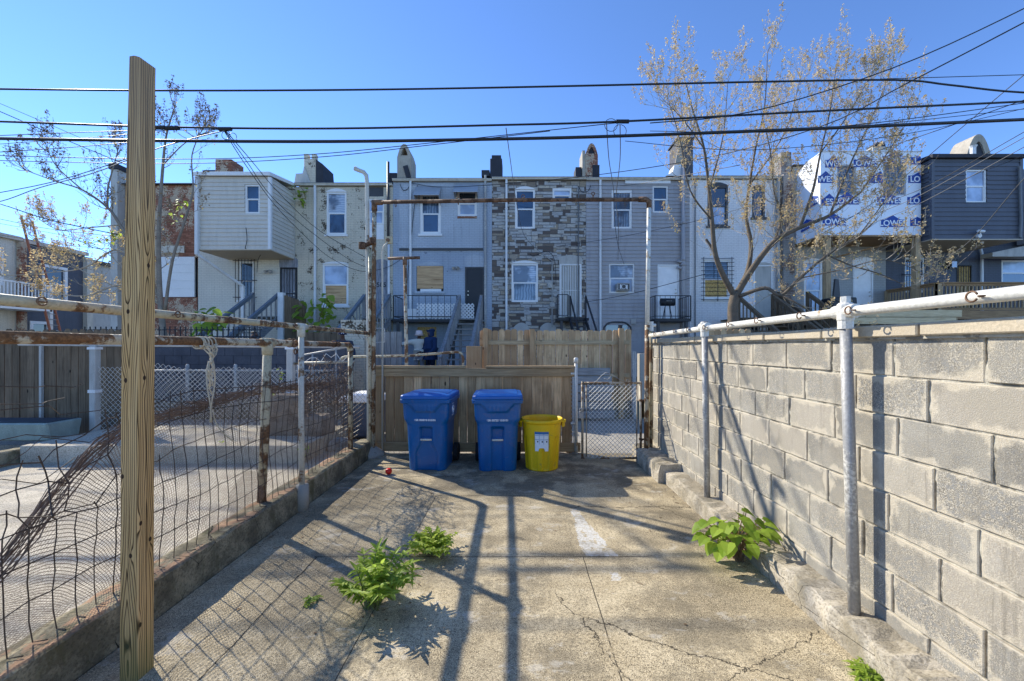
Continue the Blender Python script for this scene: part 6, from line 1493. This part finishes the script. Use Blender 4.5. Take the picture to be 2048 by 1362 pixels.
p3 = at(478, 668, 9.9); person('person with black hair bending in a white shirt behind the low dark block wall', (p3.x+.15, 9.95, .36), 75,
       (((-.19,0,1.41), (-.24,-.15,1.2), (-.2,-.35,1.15)), ((.19,0,1.41), (.24,-.15,1.2), (.2,-.35,1.15))),
       (skin_d, basic('white_shirt', (.68,.7,.74), .8, .08), basic('black_trousers', (.015,.015,.017), .9, .1), basic('black_hair', (.012,.011,.01), .6, .1)), lean=.35, k=.96)
p4 = at(683, 672, 9.7); person('person in dark clothes and a navy cap with a white letter, beside the 505 stairs', (p4.x, 9.75, .38), 25,
       (((-.19,0,1.41), (-.26,0,1.14), (-.24,-.16,.95)), ((.19,0,1.41), (.26,0,1.14), (.24,-.16,.95))),
       (skin_d, basic('slate_jacket', (.03,.045,.075), .85, .15), basic('dark_jeans', (.015,.02,.035), .9, .1), basic('navy_cap', (.01,.02,.06), .8, .1)), hat='cap', k=.93)

# ================================================================== PLANTS
def leaf(mb, base, d, up, L_, W, fold=.25, droop=.3, n=3):
    """pointed leaf blade of two half blades"""
    d = d.normalized(); s = d.cross(up); s = s.normalized() if s.length > 1e-3 else Vector((1,0,0)); u = s.cross(d).normalized()
    prof = {2: ((0,0),(.45,1),(1,0)), 3: ((0,0),(.25,.8),(.6,.85),(1,0)), 4: ((0,.0),(.12,.85),(.4,1.0),(.75,.6),(1,0))}[n]
    mid = [base + d*(L_*t) - u*(droop*L_*t*t) for t, w in prof]
    i = len(mb.v); mb.v += [tuple(m) for m in mid]
    lf_ = [mid[k] + s*(W*prof[k][1]/2) + u*(fold*W*prof[k][1]/2) for k in range(len(prof))]; rt_ = [mid[k] - s*(W*prof[k][1]/2) + u*(fold*W*prof[k][1]/2) for k in range(len(prof))]
    m = len(prof); j = len(mb.v); mb.v += [tuple(p) for p in lf_[1:-1]]; q = len(mb.v); mb.v += [tuple(p) for p in rt_[1:-1]]
    def f(*a): mb.f.append(a); mb.uv.append(None)
    f(i, i+1, j); f(i, q, i+1)
    for k in range(1, m-2): f(i+k, i+k+1, j+k, j+k-1); f(i+k, q+k-1, q+k, i+k+1)
    f(i+m-2, i+m-1, j+m-3); f(i+m-2, q+m-3, i+m-1)
M['leaf_bright'] = leafmat('leaf_bright', (.2,.3,.03), (.36,.48,.06), .5)
M['leaf_mid'] = leafmat('leaf_mid', (.2,.31,.04), (.4,.5,.08), .55)
M['leaf_lime'] = leafmat('leaf_lime', (.32,.42,.05), (.5,.58,.1), .55)
M['stem'] = basic('stem', (.14,.16,.05), .7, .2)
M['stem_brown'] = basic('stem_brown', (.2,.12,.06), .8, .2)
def rdir(r, zmin=-.2, zmax=1): 
    a = r.uniform(0, 2*math.pi); z = r.uniform(zmin, zmax); s = math.sqrt(max(0, 1-z*z)); return Vector((s*math.cos(a), s*math.sin(a), z))
def compound_plant(name, label, c, stems, seed, hgt, spread, L_, W, mat, per=9, pair=True):
    r = random.Random(seed); root = thing(name, label, 'weed', c); sm_ = MB(); lm = MB(); c = Vector(c)
    for k in range(stems):
        a = r.uniform(0, 2*math.pi); out = r.uniform(.15, 1)*spread; h = hgt*r.uniform(.55, 1.0)*(1-.35*out/spread)
        b0 = c + Vector((r.uniform(-.05,.05), r.uniform(-.05,.05), 0)); tip = c + Vector((math.cos(a)*out, math.sin(a)*out, h)); pts = [b0.lerp(tip, t/6) + Vector((0,0,.35*h*math.sin(math.pi*t/6)*.5)) for t in range(7)]
        sm_.tube(pts, [.0045-.0004*t for t in range(7)], 5)
        for t in range(per):
            u_ = .25 + .75*t/(per-1); q = pts[min(6, int(u_*6))].lerp(pts[min(6, int(u_*6)+1)], (u_*6) % 1); d = (pts[-1]-pts[0]).normalized(); sd = d.cross(Vector((0,0,1))).normalized()
            for sg in ((1,-1) if pair else (r.choice([1,-1]),)):
                dd = (sd*sg + d*r.uniform(.15,.7) + Vector((0,0,r.uniform(-.35,.35)))); leaf(lm, q, dd, Vector((0,0,1)), L_*r.uniform(.6,1.15)*(1-.3*abs(u_-.6)), W*r.uniform(.7,1.2), .3, r.uniform(.1,.5), 4)
        leaf(lm, pts[-1], (pts[-1]-pts[-2]), Vector((0,0,1)), L_, W, .3, .3, 4)
    sm_.build('stem', M['stem'], root); lm.build('foliage', M[mat], root, recalc=False)
    return root
compound_plant('weed', 'leafy green weed with narrow leaflets growing from the concrete joint', (-.90, 2.47, 0), 36, 3, .36, .25, .075, .024, 'leaf_mid', 9)
compound_plant('weed', 'low dense lime green weed behind the taller leafy weed', (-.66, 3.13, 0), 75, 4, .17, .21, .035, .022, 'leaf_lime', 8)
compound_plant('weed', 'tiny sprig of weed alone on the concrete left of the leafy weeds', (-1.295, 2.51, 0), 4, 6, .04, .04, .035, .018, 'leaf_mid', 3)
compound_plant('weed', 'low tuft of weed in the right corner against the pale kerb', (1.70, 1.94, 0), 26, 9, .05, .09, .05, .012, 'leaf_mid', 4)
# heart-leaved plant
r = random.Random(77); hp = thing('broadleaf_weed', 'broad leaved bright green plant growing against the pale right kerb', 'weed', (1.66, 3.0, 0)); sm_, lm = MB(), MB(); c = V(1.66, 3.0, 0)
for k in range(62):
    a = r.uniform(0, 2*math.pi); out = math.sqrt(r.uniform(.02, 1))*.22; z = r.uniform(.1, .36)*(1-.4*out/.3) + .06
    tip = c + Vector((math.cos(a)*out*1.15-.04, math.sin(a)*out, z)); b0 = c + Vector((r.uniform(-.03,.03), r.uniform(-.03,.03), 0))
    sm_.tube([b0, b0.lerp(tip, .5) + Vector((0,0,.06)), tip], .003, 4)
    d = Vector((math.cos(a), math.sin(a)*.7-.3, -.25 + r.uniform(-.15,.35))); s_ = r.uniform(.075,.125)
    leaf(lm, tip - d.normalized()*.02, d, Vector((0,0,1)), s_, s_*.86, .18, .35, 4)
sm_.tube([c, c+V(.01,-.02,.12)], [.012,.006], 6); sm_.build('stem', M['stem_brown'], hp); lm.build('foliage', M['leaf_bright'], hp, recalc=False)
# vines and saplings
def vine(label, pts, Y, n, seed, mat='leaf_bright', s=.12, name='climbing_vine'):
    r = random.Random(seed); P_ = [at(a, b_, Y) for a, b_ in pts]; root = thing(name, label, 'plant', tuple(P_[0])); sm_, lm = MB(), MB(); sm_.tube(P_, .012 if s > .1 else .005, 5)
    for k in range(n):
        t = r.uniform(0, len(P_)-1.001); q = P_[int(t)].lerp(P_[int(t)+1], t % 1) + Vector((r.uniform(-1,1)*s*1.3, r.uniform(-1,1)*s, r.uniform(-1,1)*s*1.1)); d = rdir(r, -.8, .3); d.y -= .3
        leaf(lm, q, d, Vector((0,-.5,1)), s*r.uniform(.7,1.3)*1.2, s*r.uniform(.7,1.2), .15, .3, 4)
    sm_.build('stem', M['stem_brown'], root); lm.build('foliage', M[mat], root, recalc=False); return root
vine('yellow green vine climbing the rusty post beside the torn chain link', [(545,830),(548,800),(552,785),(563,750),(556,735)], 6.2, 20, 1, 'leaf_lime', .045)
vine('large leaved young tree growing against the beige brick house', [(640,690),(638,640),(648,610),(655,595)], 15.2, 46, 2, 'leaf_mid', .26, 'sapling')
vine('young tree with broad leaves hanging beside the dark plank screen', [(612,690),(610,640),(604,605)], 15.0, 26, 3, 'leaf_mid', .26, 'sapling')
vine('sprig of leaves sprouting from the wall top by the beige siding bay', [(612,400),(606,380),(598,370)], 16.2, 14, 4, 'leaf_bright', .2)
vine('dark leafy shrub at the foot of the bare brick house', [(380,690),(415,650),(428,625)], 11.6, 60, 5, 'leaf_mid', .22, 'shrub')
vine('small bright weed on the raised concrete of the neighbouring yard', [(440,893),(441,884)], 5.7, 14, 6, 'leaf_lime', .03, 'weed')
vine('small pale weed by the end of the raised concrete step', [(604,912),(607,893),(612,885)], 5.45, 18, 7, 'leaf_mid', .035, 'weed')

# ------------------------------------------------------------------ bare autumn trees
M['bark'] = basic("bark", (.15,.115,.08), .9, .35, 6, .9, 40, col2=(.1,.085,.065), thr=.55, s2=7)
M['twig'] = basic('twig', (.4,.34,.26), .9, .2, 6, .2, 40)
M['bark_dark'] = basic('bark_dark', (.26,.215,.165), .9, .3, 6, .6, 40)
M['seed'] = leafmat('seed', (.46,.33,.16), (.72,.56,.32), .4, .8)
M['seed_backlit'] = leafmat('seed_backlit', (.12,.09,.05), (.26,.2,.11), .12, .8)  # darker copy of the seed colour, standing in for backlighting
M['dry_leaf'] = leafmat('dry_leaf', (.36,.29,.08), (.6,.46,.15), .45, .7)
def spline(P_, n=5):
    out = []
    for k in range(len(P_)-1):
        p0, p1, p2, p3 = P_[max(k-1,0)], P_[k], P_[k+1], P_[min(k+2,len(P_)-1)]
        for t in range(n):
            u = t/n; out.append(.5*((2*p1) + (p2-p0)*u + (2*p0-5*p1+4*p2-p3)*u*u + (3*p1-p0-3*p2+p3)*u*u*u))
    out.append(P_[-1]); return out
def tree(name, label, base, limbs, seed, bark, twigs, panicle, leafn, tw_len, rscale=1.0, leafs=.05, spr=1.0, cnts=(10, 22), seedm='seed'):
    """limbs: (list of (px,py,depth), r0, r1); twigs grow from the limbs, seed heads and dry leaves from the twigs"""
    r = random.Random(seed); root = thing(name, label, 'tree', base); tk, tw, sd, lf_ = MB(), MB(), MB(), MB()
    def spray(p, d):
        """upright seed head: little capsules along a tapering spike"""
        n = r.randint(*cnts); L_ = r.uniform(.2, .5)*spr; d = (d*.5 + Vector((0,0,1))).normalized(); ax_ = [p + d*L_*t/5 + Vector((r.uniform(-.02,.02), r.uniform(-.02,.02), 0)) for t in range(6)]
        tw.tube(ax_, .004, 3, False)
        for k in range(n):
            t = r.uniform(0, 1); q = ax_[min(4, int(t*5))].lerp(ax_[min(4, int(t*5))+1], (t*5) % 1); o = rdir(r, -.3, .8)*r.uniform(.03, .16)*(1.1-t)*spr
            s = r.uniform(.016, .036)*spr
            a, b_ = rdir(r), rdir(r); sd.face([q+o, q+o+a*s, q+o+a*s+b_*s, q+o+b_*s])
            a, b_ = rdir(r), rdir(r); sd.face([q+o, q+o+a*s, q+o+a*s+b_*s, q+o+b_*s])
            if r.random() < .35: tw.tube([q, q+o], .0025, 3, False)
    def twig(p, d, L_, lev, rad):
        n = 5; pts = [p]; d = d.normalized()
        for k in range(n):
            d = (d + Vector((r.uniform(-.22,.22), r.uniform(-.22,.22), r.uniform(-.08,.3)))).normalized(); pts.append(pts[-1] + d*L_/n)
        tw.tube(pts, [rad*(1-.75*k/n) for k in range(n+1)], 4 if rad > .008 else 3, False)
        if lev > 0:
            for k in range(r.randint(2, 4)):
                t = r.randint(2, n); twig(pts[t], (d + rdir(r, -.1, .9)*1.0), L_*r.uniform(.35,.7), lev-1, rad*.6)
        if r.random() < panicle: spray(pts[-1], d)
        for k in range(leafn):
            if r.random() < .7:
                q = pts[r.randint(1, n)] + rdir(r, -.9, .3)*r.uniform(.0,.06); dd = rdir(r, -1, .1); leaf(lf_, q, dd, Vector((r.uniform(-1,1),0,1)), leafs*r.uniform(.7,1.4), leafs*.62, .3, .4, 2)
    for pts, r0, r1, cnt in limbs:
        P_ = spline([at(a, b_, Y) for a, b_, Y in pts]); m = len(P_); tk.tube(P_, [(r0 + (r1-r0)*k/(m-1))*rscale for k in range(m)], 10 if r0 > .05 else 6)
        if cnt:
            for k in range(int(cnt*twigs)):
                t = r.uniform(.15, 1)**.8; i = min(m-2, int(t*(m-1))); d = (P_[i+1]-P_[i]).normalized()
                twig(P_[i].lerp(P_[i+1], r.random()), d*.45 + rdir(r, -.3, .8), tw_len*r.uniform(.5,1.2)*(1.2-.6*t), 1, r.uniform(.008,.014)*rscale)
            for k in range(4): twig(P_[-1], (P_[-1]-P_[-2]).normalized() + rdir(r, 0, .8)*.7, tw_len*.7, 1, .008*rscale)
    tk.build('trunk', M[bark], root, smooth=True); tw.build('twig_tangle', M['twig'] if bark != 'bark_dark' else M[bark], root, recalc=False)
    sd.build('seed_heads', M[seedm], root, recalc=False)
    if leafn: lf_.build('crown', M['dry_leaf'], root, recalc=False)
    return root
T = 10.6
limbs = [
 ([(1469,672,T),(1466,640,T),(1466,610,T),(1472,585,T)], .2, .165, 0),
 ([(1468,590,T),(1446,550,T-.1),(1430,505,T-.2),(1424,440,T-.3),(1418,380,T-.3),(1408,297,T-.4),(1386,222,T-.4),(1366,147,T-.4)], .115, .012, 9),
 ([(1434,515,T),(1420,490,T),(1412,478,T)], .05, .04, 0),
 ([(1470,590,T),(1494,545,T+.2),(1502,490,T+.3),(1492,430,T+.4),(1499,370,T+.5),(1511,297,T+.5),(1529,214,T+.5),(1535,106,T+.5)], .1, .01, 10),
 ([(1472,590,T),(1510,530,T-.2),(1550,482,T-.4),(1600,455,T-.5),(1660,430,T-.6),(1722,384,T-.7)], .13, .03, 9),
 ([(1550,482,T-.4),(1562,430,T),(1548,380,T+.2),(1541,305,T+.3),(1522,222,T+.4)], .05, .01, 8),
 ([(1600,455,T-.5),(1626,380,T-.2),(1641,305,T),(1660,222,T+.1),(1672,135,T+.1)], .055, .01, 10),
 ([(1641,305,T),(1690,239,T-.3),(1744,147,T-.4)], .03, .008, 8),
 ([(1660,430,T-.6),(1700,330,T-.4),(1742,239,T-.3),(1780,147,T-.2)], .04, .008, 9),
 ([(1722,384,T-.7),(1770,313,T-.8),(1820,235,T-.9)], .03, .008, 6),
 ([(1424,440,T-.3),(1380,380,T-.6),(1360,280,T-.8),(1336,197,T-.9)], .035, .008, 8),
 ([(1408,297,T-.4),(1369,243,T-.7),(1334,206,T-.8)], .025, .008, 4),
 ([(1418,380,T-.3),(1446,272,T+.2),(1456,156,T+.4)], .04, .008, 8),
 ([(1480,592,T-.1),(1530,576,T-.5),(1562,590,T-.7),(1600,556,T-1),(1655,510,T-1.2),(1720,468,T-1.3),(1752,440,T-1.3)], .075, .02, 8),
 ([(1562,590,T-.7),(1600,610,T-1),(1645,640,T-1.1),(1660,655,T-1.1)], .04, .015, 1),
 ([(1655,510,T-1.2),(1700,530,T-1.4),(1760,548,T-1.5),(1800,566,T-1.5)], .03, .008, 2),
 ([(1600,556,T-1),(1680,540,T-1.6),(1770,520,T-2),(1850,548,T-2.1)], .025, .006, 2),
 ([(1499,370,T+.5),(1570,264,T+.8),(1600,156,T+1)], .035, .008, 8),
 ([(1720,468,T-1.3),(1770,400,T-1.2),(1800,340,T-1.1)], .02, .008, 5),
]
tree('bare_tree', 'leafless tree with tan seed heads rising behind the block wall', tuple(at(1469,690,T)), limbs, 101, 'bark', 3.2, .6, 1, .95, .7, .06, .9, (14, 28))
L0 = 11.5
limbs = [
 ([(330,690,L0),(322,620,L0),(318,540,L0),(318,450,L0),(326,330,L0),(333,270,L0),(349,215,L0)], .075, .01, 5),
 ([(330,620,L0),(345,520,L0-.2),(370,440,L0-.3),(386,380,L0-.3),(384,310,L0-.3),(406,255,L0-.3)], .04, .008, 5),
 ([(322,600,L0),(275,510,L0),(240,450,L0-.1),(215,415,L0-.1),(165,380,L0-.1),(110,362,L0-.1),(50,340,L0-.1)], .05, .008, 9),
 ([(215,415,L0-.1),(216,375,L0),(228,330,L0),(236,300,L0)], .025, .008, 4),
 ([(165,380,L0-.1),(115,335,L0),(95,300,L0)], .018, .006, 4),
 ([(326,330,L0),(365,290,L0),(398,270,L0)], .018, .006, 3),
 ([(333,270,L0),(310,240,L0)], .012, .006, 1),
]
tree('bare_tree', 'slender bare tree with seed heads coloured dark as if backlit, behind the square timber post', tuple(at(330,690,L0)), limbs, 202, 'bark_dark', 2.4, .6, 1, .58, 1.1, .055, 1.0, (9, 18), 'seed_backlit')
limbs = [
 ([(318,570,L0),(240,500,L0-.3),(170,535,L0-.5),(100,545,L0-.6),(5,552,L0-.7)], .028, .006, 8),
 ([(320,610,L0),(245,570,L0-.4),(170,592,L0-.6),(80,580,L0-.7),(0,548,L0-.8)], .028, .006, 7),
 ([(240,450,L0-.1),(180,455,L0-.3),(120,460,L0-.4),(80,440,L0-.4)], .02, .006, 5),
 ([(318,620,L0),(230,630,L0-.3),(150,610,L0-.4),(90,600,L0-.4)], .02, .006, 5),
 ([(318,600,L0),(200,560,L0-.5),(100,500,L0-.6),(60,470,L0-.6)], .02, .006, 7),
 ([(318,610,L0),(250,540,L0-.3),(205,500,L0-.4),(150,480,L0-.4)], .02, .006, 7),
]
tree('bare_tree', 'low sunlit branches of the slender bare tree, seed heads left tan, in front of the far left houses', tuple(at(322,690,L0)), limbs, 303, 'twig', 1.5, .6, 1, .5, 1.0, .05, .95, (16, 30))  # sunlit limbs of the slender tree, split off to carry the lighter seed colour
vine('cluster of yellow green leaves caught on the slender left tree', [(175,488),(200,482),(225,470),(238,465)], L0-.3, 40, 8, 'leaf_lime', .095, 'climbing_vine')
vine('lit yellow leaves hanging between the timber post and the brick house', [(345,440),(360,410),(372,400)], L0-.2, 22, 9, 'leaf_lime', .085, 'climbing_vine')

# ================================================================== OVERHEAD CABLES
def wire(label, pts, r, mat='cable', sag=0.0, group=None):
    P_ = [at(a, b_, Y) for a, b_, Y in pts]
    if len(P_) == 2:
        n = 14; P_ = [P_[0].lerp(P_[1], k/n) - Vector((0,0,sag*4*(k/n)*(1-k/n))) for k in range(n+1)]
    else: P_ = spline(P_, 5)
    o = MB().tube(P_, r*.82, 6).build('overhead_cable', M[mat], origin=tuple(P_[0]), smooth=True)
    return tag(o, label, 'cable', group or 'overhead cables')
A = 7.5
wire('uppermost thick black cable stretched right across the sky', [(-300,174,A),(0,178,A),(312,181,A),(660,180,A),(1000,175,A),(1500,164,A),(1790,160,A),(1900,170,A),(2048,185,A),(2300,190,A)], .02)
wire('middle black cable crossing the sky with small clamps near the timber post', [(-300,236,A),(0,243,A),(330,254,A),(660,257,A),(1000,250,A),(1240,243,A),(1640,222,A),(2048,203,A),(2300,190,A)], .022)
wire('lowest and thickest black cable crossing above the chimneys', [(-300,270,A),(0,277,A),(280,281,A),(660,283,A),(1000,278,A),(1240,272,A),(1640,257,A),(2048,239,A),(2300,228,A)], .034)
jb = MB()
for px, py in ((318,255),(345,256),(450,258),(1245,243)): q = at(px, py, A); jb.tube([q - V(.12,0,0), q + V(.12,0,0)], .035, 6)
for px, py in ((1222,250),(1240,262)): q = at(px, py, A); jb.torus(q, .12, .006, (1,0,0), (0,0,1), 14, 4)
q = at(452, 270, A); jb.torus(q, .08, .006, (1,0,0), (0,0,1), 14, 4); jb.torus(q+V(.12,0,-.04), .08, .006, (1,0,0), (0,0,1), 14, 4)
tag(jb.build('cable_clamp', M['cable'], origin=tuple(at(450,258,A))), 'cluster of clamps and wire loops gripping the middle overhead cable', 'clamp')
for i, (lab, pts, r_, sg, mt) in enumerate([
 ('steep cable from the top right corner down to the middle cable above the bare tree', [(2120,-30,A-1),(2048,17,A-.8),(1783,137,A-.4),(1500,224,A-.1),(1300,246,A)], .012, 0, 'cable'),
 ('second steep cable at right, passing low through the bare tree to the blue grey house', [(2120,5,A-1),(2048,45,A-.6),(1815,166,A+.5),(1636,255,A+2),(1400,318,A+5),(1140,356,A+7),(900,374,16.1),(818,365,16.3)], .014, 0, 'cable'),
 ('thin cable dropping from the upper right towards the house in building wrap', [(2100,110,9),(2048,150,9.5),(1900,275,11),(1740,410,13.2),(1640,470,14.8)], .012, 0, 'cable'),
 ('uppermost of three pale drop wires slanting over the charcoal bay', [(2150,212,9),(2048,264,9.6),(1860,370,11.5),(1745,415,13),(1640,462,14.8)], .011, 0, 'cable'),
 ('middle of three pale drop wires slanting over the charcoal bay', [(2150,222,9),(2048,275,9.6),(1847,387,11.5),(1757,427,12.8),(1650,480,14.8)], .011, 0, 'cable_grey'),
 ('lowest of three pale drop wires slanting over the charcoal bay', [(2150,238,9),(2048,294,9.6),(1850,402,11.5),(1750,445,13)], .011, 0, 'cable_grey'),
 ('sagging wire from the right edge to the timber leg of the wrapped bay', [(2100,318,9),(2048,357,9.6),(1952,470,12),(1900,510,13),(1850,527,14),(1832,532,14.8)], .012, 0, 'cable_grey'),
 ('faint level wire at the right just under the uppermost cable', [(1760,158,A+.2),(2300,142,A+.2)], .008, 0, 'cable'),
 ('thin wire fanning below the middle cable at the right edge', [(1560,262,A+.3),(1800,240,A+.3),(2300,170,A+.3)], .009, 0, 'cable'),
 ('thin wire from the right edge crossing the middle cable towards the bare tree', [(2120,176,A-.2),(2048,200,A),(1900,252,A+.6),(1760,300,A+2)], .009, 0, 'cable'),
 ('first of the drop wires running from the cable clamp to the beige brick house', [(452,262,A),(500,318,9),(560,388,11.5),(640,462,14),(735,517,16.2)], .011, 0, 'cable'),
 ('second drop wire below the first, ending at the 505 door', [(450,262,A),(495,325,9),(545,395,11),(620,462,13.5),(700,520,15.6),(742,537,16.2)], .011, 0, 'cable'),
 ('lowest drop wire sagging in front of the beige brick house to the blue house', [(449,263,A),(490,328,9),(550,410,11.3),(610,472,13.4),(660,515,15),(720,542,16),(770,536,16.2),(800,520,16.3)], .011, 0, 'cable'),
 ('upper of two long wires rising from the left across the chimneys to the clamp', [(-150,300,8.2),(0,311,8.2),(370,318,8.2),(620,309,8.2),(850,287,8),(1240,245,A)], .009, 0, 'cable'),
 ('lower of two long wires rising from the left across the chimneys', [(-150,312,8.4),(0,321,8.4),(370,327,8.4),(640,314,8.2),(860,290,8),(1100,262,A+.1)], .009, 0, 'cable'),
 ('thin wire falling from the left edge through the top of the slender tree', [(-100,165,9),(0,207,9),(120,258,9),(240,310,9)], .007, 0, 'cable'),
 ('second wire falling from the left edge towards the timber post', [(-100,180,A),(0,223,A),(130,279,8),(290,345,8.2)], .01, 0, 'cable'),
 ('wire rising from the left edge to meet the middle cable at the clamp', [(-100,276,A),(0,271,A),(240,262,A),(450,259,A)], .008, 0, 'cable'),
 ('sunlit wire curving up from the left edge to the cable clamp', [(-100,420,A+1),(0,403,A+.9),(80,375,A+.7),(190,345,A+.4),(300,302,A+.2),(380,278,A+.1),(450,261,A)], .011, 0, 'cable_grey'),
 ('wire below the sunlit one, rising more gently from the left edge', [(-100,400,A+1),(0,385,A+.9),(120,360,A+.8),(260,315,A+.4),(300,300,A+.2)], .01, 0, 'cable'),
 ('heavy wire sloping down from the left edge to the timber post', [(-100,385,9),(0,408,9),(100,440,9.2),(240,470,9.6)], .014, 0, 'cable'),
 ('thin pair of wires low at the left above the ladder top', [(-100,420,12),(0,438,12),(100,458,12.4),(250,475,13)], .009, 0, 'cable'),
 ('gentle wire from the left edge just under the lowest cable', [(-100,310,A+.1),(0,304,A+.1),(150,294,A+.1),(330,278,A)], .008, 0, 'cable'),
 ('drop wire hanging straight down in front of the stone house', [(1012,256,A),(1022,330,10),(1032,400,13),(1048,470,15.5),(1082,506,16.3)], .011, 0, 'cable_grey'),
 ('left of two drop wires hanging before the grey siding house', [(1213,246,A),(1218,320,9),(1227,380,11),(1229,440,13),(1236,490,15),(1248,528,16.2)], .011, 0, 'cable_grey'),
 ('right of two drop wires hanging before the grey siding house', [(1240,250,A),(1240,320,9),(1232,400,11),(1237,450,13),(1236,520,16.2)], .011, 0, 'cable_grey'),
 ('low wire rising from the stone house stoop across the grey siding house', [(1172,604,15.9),(1250,590,15),(1330,570,13.6),(1410,548,12)], .012, 0, 'cable'),
 ('thin wire crossing the middle of the grey siding house', [(1120,492,16.1),(1250,472,16),(1400,440,15.2),(1520,405,13)], .01, 0, 'cable'),
 ('thin wire from the left edge dipping behind the ladder top', [(-100,462,13),(0,470,13),(130,490,13.5),(250,500,14)], .009, 0, 'cable'),
 ('hairline wire at left just above the far house roofs', [(-100,432,16),(0,447,16),(240,492,17)], .01, 0, 'cable'),
 ('thin wire rising from the left edge through the bare twigs', [(-100,296,9),(0,288,9),(180,275,9),(330,262,8.5)], .007, 0, 'cable'),
 ('wire from the top right corner crossing in front of the charcoal bay roof', [(2150,250,8),(2048,310,8.5),(1960,345,10),(1880,380,13)], .009, 0, 'cable'),
 ('fine wire running just above the lowest cable at right', [(1300,262,A+.4),(1600,262,A+.4),(2048,218,A+.2),(2300,190,A+.2)], .007, 0, 'cable'),
 ('fine wire below the lowest cable crossing the bare tree', [(1250,282,A+.5),(1500,300,A+.5),(1800,270,A+.5),(2100,205,A+.3)], .007, 0, 'cable'),
 ('pale service wire running along the eaves of the grey siding house', [(1184,371,16.2),(1260,370,15.6),(1360,352,13),(1480,330,11)], .012, 0, 'cable_grey'),
]):
    wire(lab, pts, r_, mt, sg)
# loose wires stapled on fronts
mb = MB()
for P_ in ([(800,368),(806,380),(815,378),(822,366)], [(1157,372),(1164,384),(1176,382),(1182,370)], [(1060,508),(1068,512),(1090,503),(1102,507),(1110,525),(1112,570)], [(492,455),(494,480),(490,497)], [(490,497),(522,503),(516,520),(514,545)], [(835,370),(828,420),(818,520),(812,590)]):
    mb.tube(spline([at(a, b_, YH-.06 if a > 600 else (14.75 if b_ < 498 else 15.5)) for a, b_ in P_], 4), .012, 5)
tag(mb.build('wall_wiring', M['cable'], origin=tuple(at(800,368,YH))), 'loose black wires stapled and looped on the house fronts', 'wiring')
# twigs and litter on the yard
lt = random.Random(90); mb = MB()
for k in range(190):
    x, y = lt.uniform(-2.0, 1.6), lt.choice([lt.uniform(1.7, 5.0), lt.uniform(4.3, 5.9)]); a = lt.uniform(0, 3.14); L_ = lt.uniform(.012, .04)
    if k > 70:
        cx_, cy_ = lt.choice([(-.84,2.56),(-.66,3.13),(1.6,3.05),(-2.0,4.6),(-2.0,3.4),(-1.0,5.0),(.4,5.1),(1.6,4.3)]); x, y = min(1.65, max(-2.08, cx_+lt.gauss(0,.14))), cy_+lt.gauss(0,.16); L_ *= .7
    if k % 4 == 0: mb.tube([(x, y, .005), (x+L_*1.6*math.cos(a), y+L_*1.6*math.sin(a), .007)], .0022, 4)
    else: leaf(mb, V(x, y, .005), V(math.cos(a), math.sin(a), .12), V(0,0,1), L_, L_*.5, .3, .3, 4)
struct(mb.build('leaf_litter', M['stem_brown']), 'stuff')

# ================================================================== SUN, SKY, CAMERA
sun_dir = Vector((-1.17, .81, 1.0)).normalized()
el = math.asin(sun_dir.z); az_ = math.atan2(sun_dir.x, sun_dir.y)
sl = bpy.data.lights.new('sun', 'SUN'); sl.energy = 2.9; sl.angle = R(.53); sl.color = (1.0, .94, .82)
so = bpy.data.objects.new('sun', sl); C.objects.link(so); so.rotation_euler = (-sun_dir).to_track_quat('-Z', 'Y').to_euler(); so.location = (-12, 8, 12)
w = bpy.data.worlds.new('World'); bpy.context.scene.world = w; w.use_nodes = True
nt = w.node_tree; sky = nt.nodes.new('ShaderNodeTexSky'); sky.sky_type = 'NISHITA'; sky.sun_disc = False
sky.sun_elevation = el; sky.sun_rotation = az_; sky.altitude = 0; sky.air_density = .56; sky.dust_density = 0; sky.ozone_density = 7.5
bgd = nt.nodes['Background']; nt.links.new(sky.outputs[0], bgd.inputs[0]); bgd.inputs[1].default_value = .15
sc = bpy.context.scene
cam = bpy.data.cameras.new('camera'); co = bpy.data.objects.new('camera', cam); C.objects.link(co); sc.camera = co
co.location = (0, 0, CH); co.rotation_euler = (R(90), 0, 0)
cam.sensor_width = 36; cam.lens = F/2048*36; cam.shift_x = (1024-CX)/2048; cam.shift_y = (CY-681)/2048; cam.clip_start = .05; cam.clip_end = 3000
sc.view_settings.view_transform = 'Standard'; sc.view_settings.look = 'None'; sc.view_settings.exposure = 1.36; sc.view_settings.gamma = 1
sc.render.resolution_x = 1024; sc.render.resolution_y = 681
sc.cycles.use_denoising = True
sc.cycles.max_bounces = 8; sc.cycles.transparent_max_bounces = 24
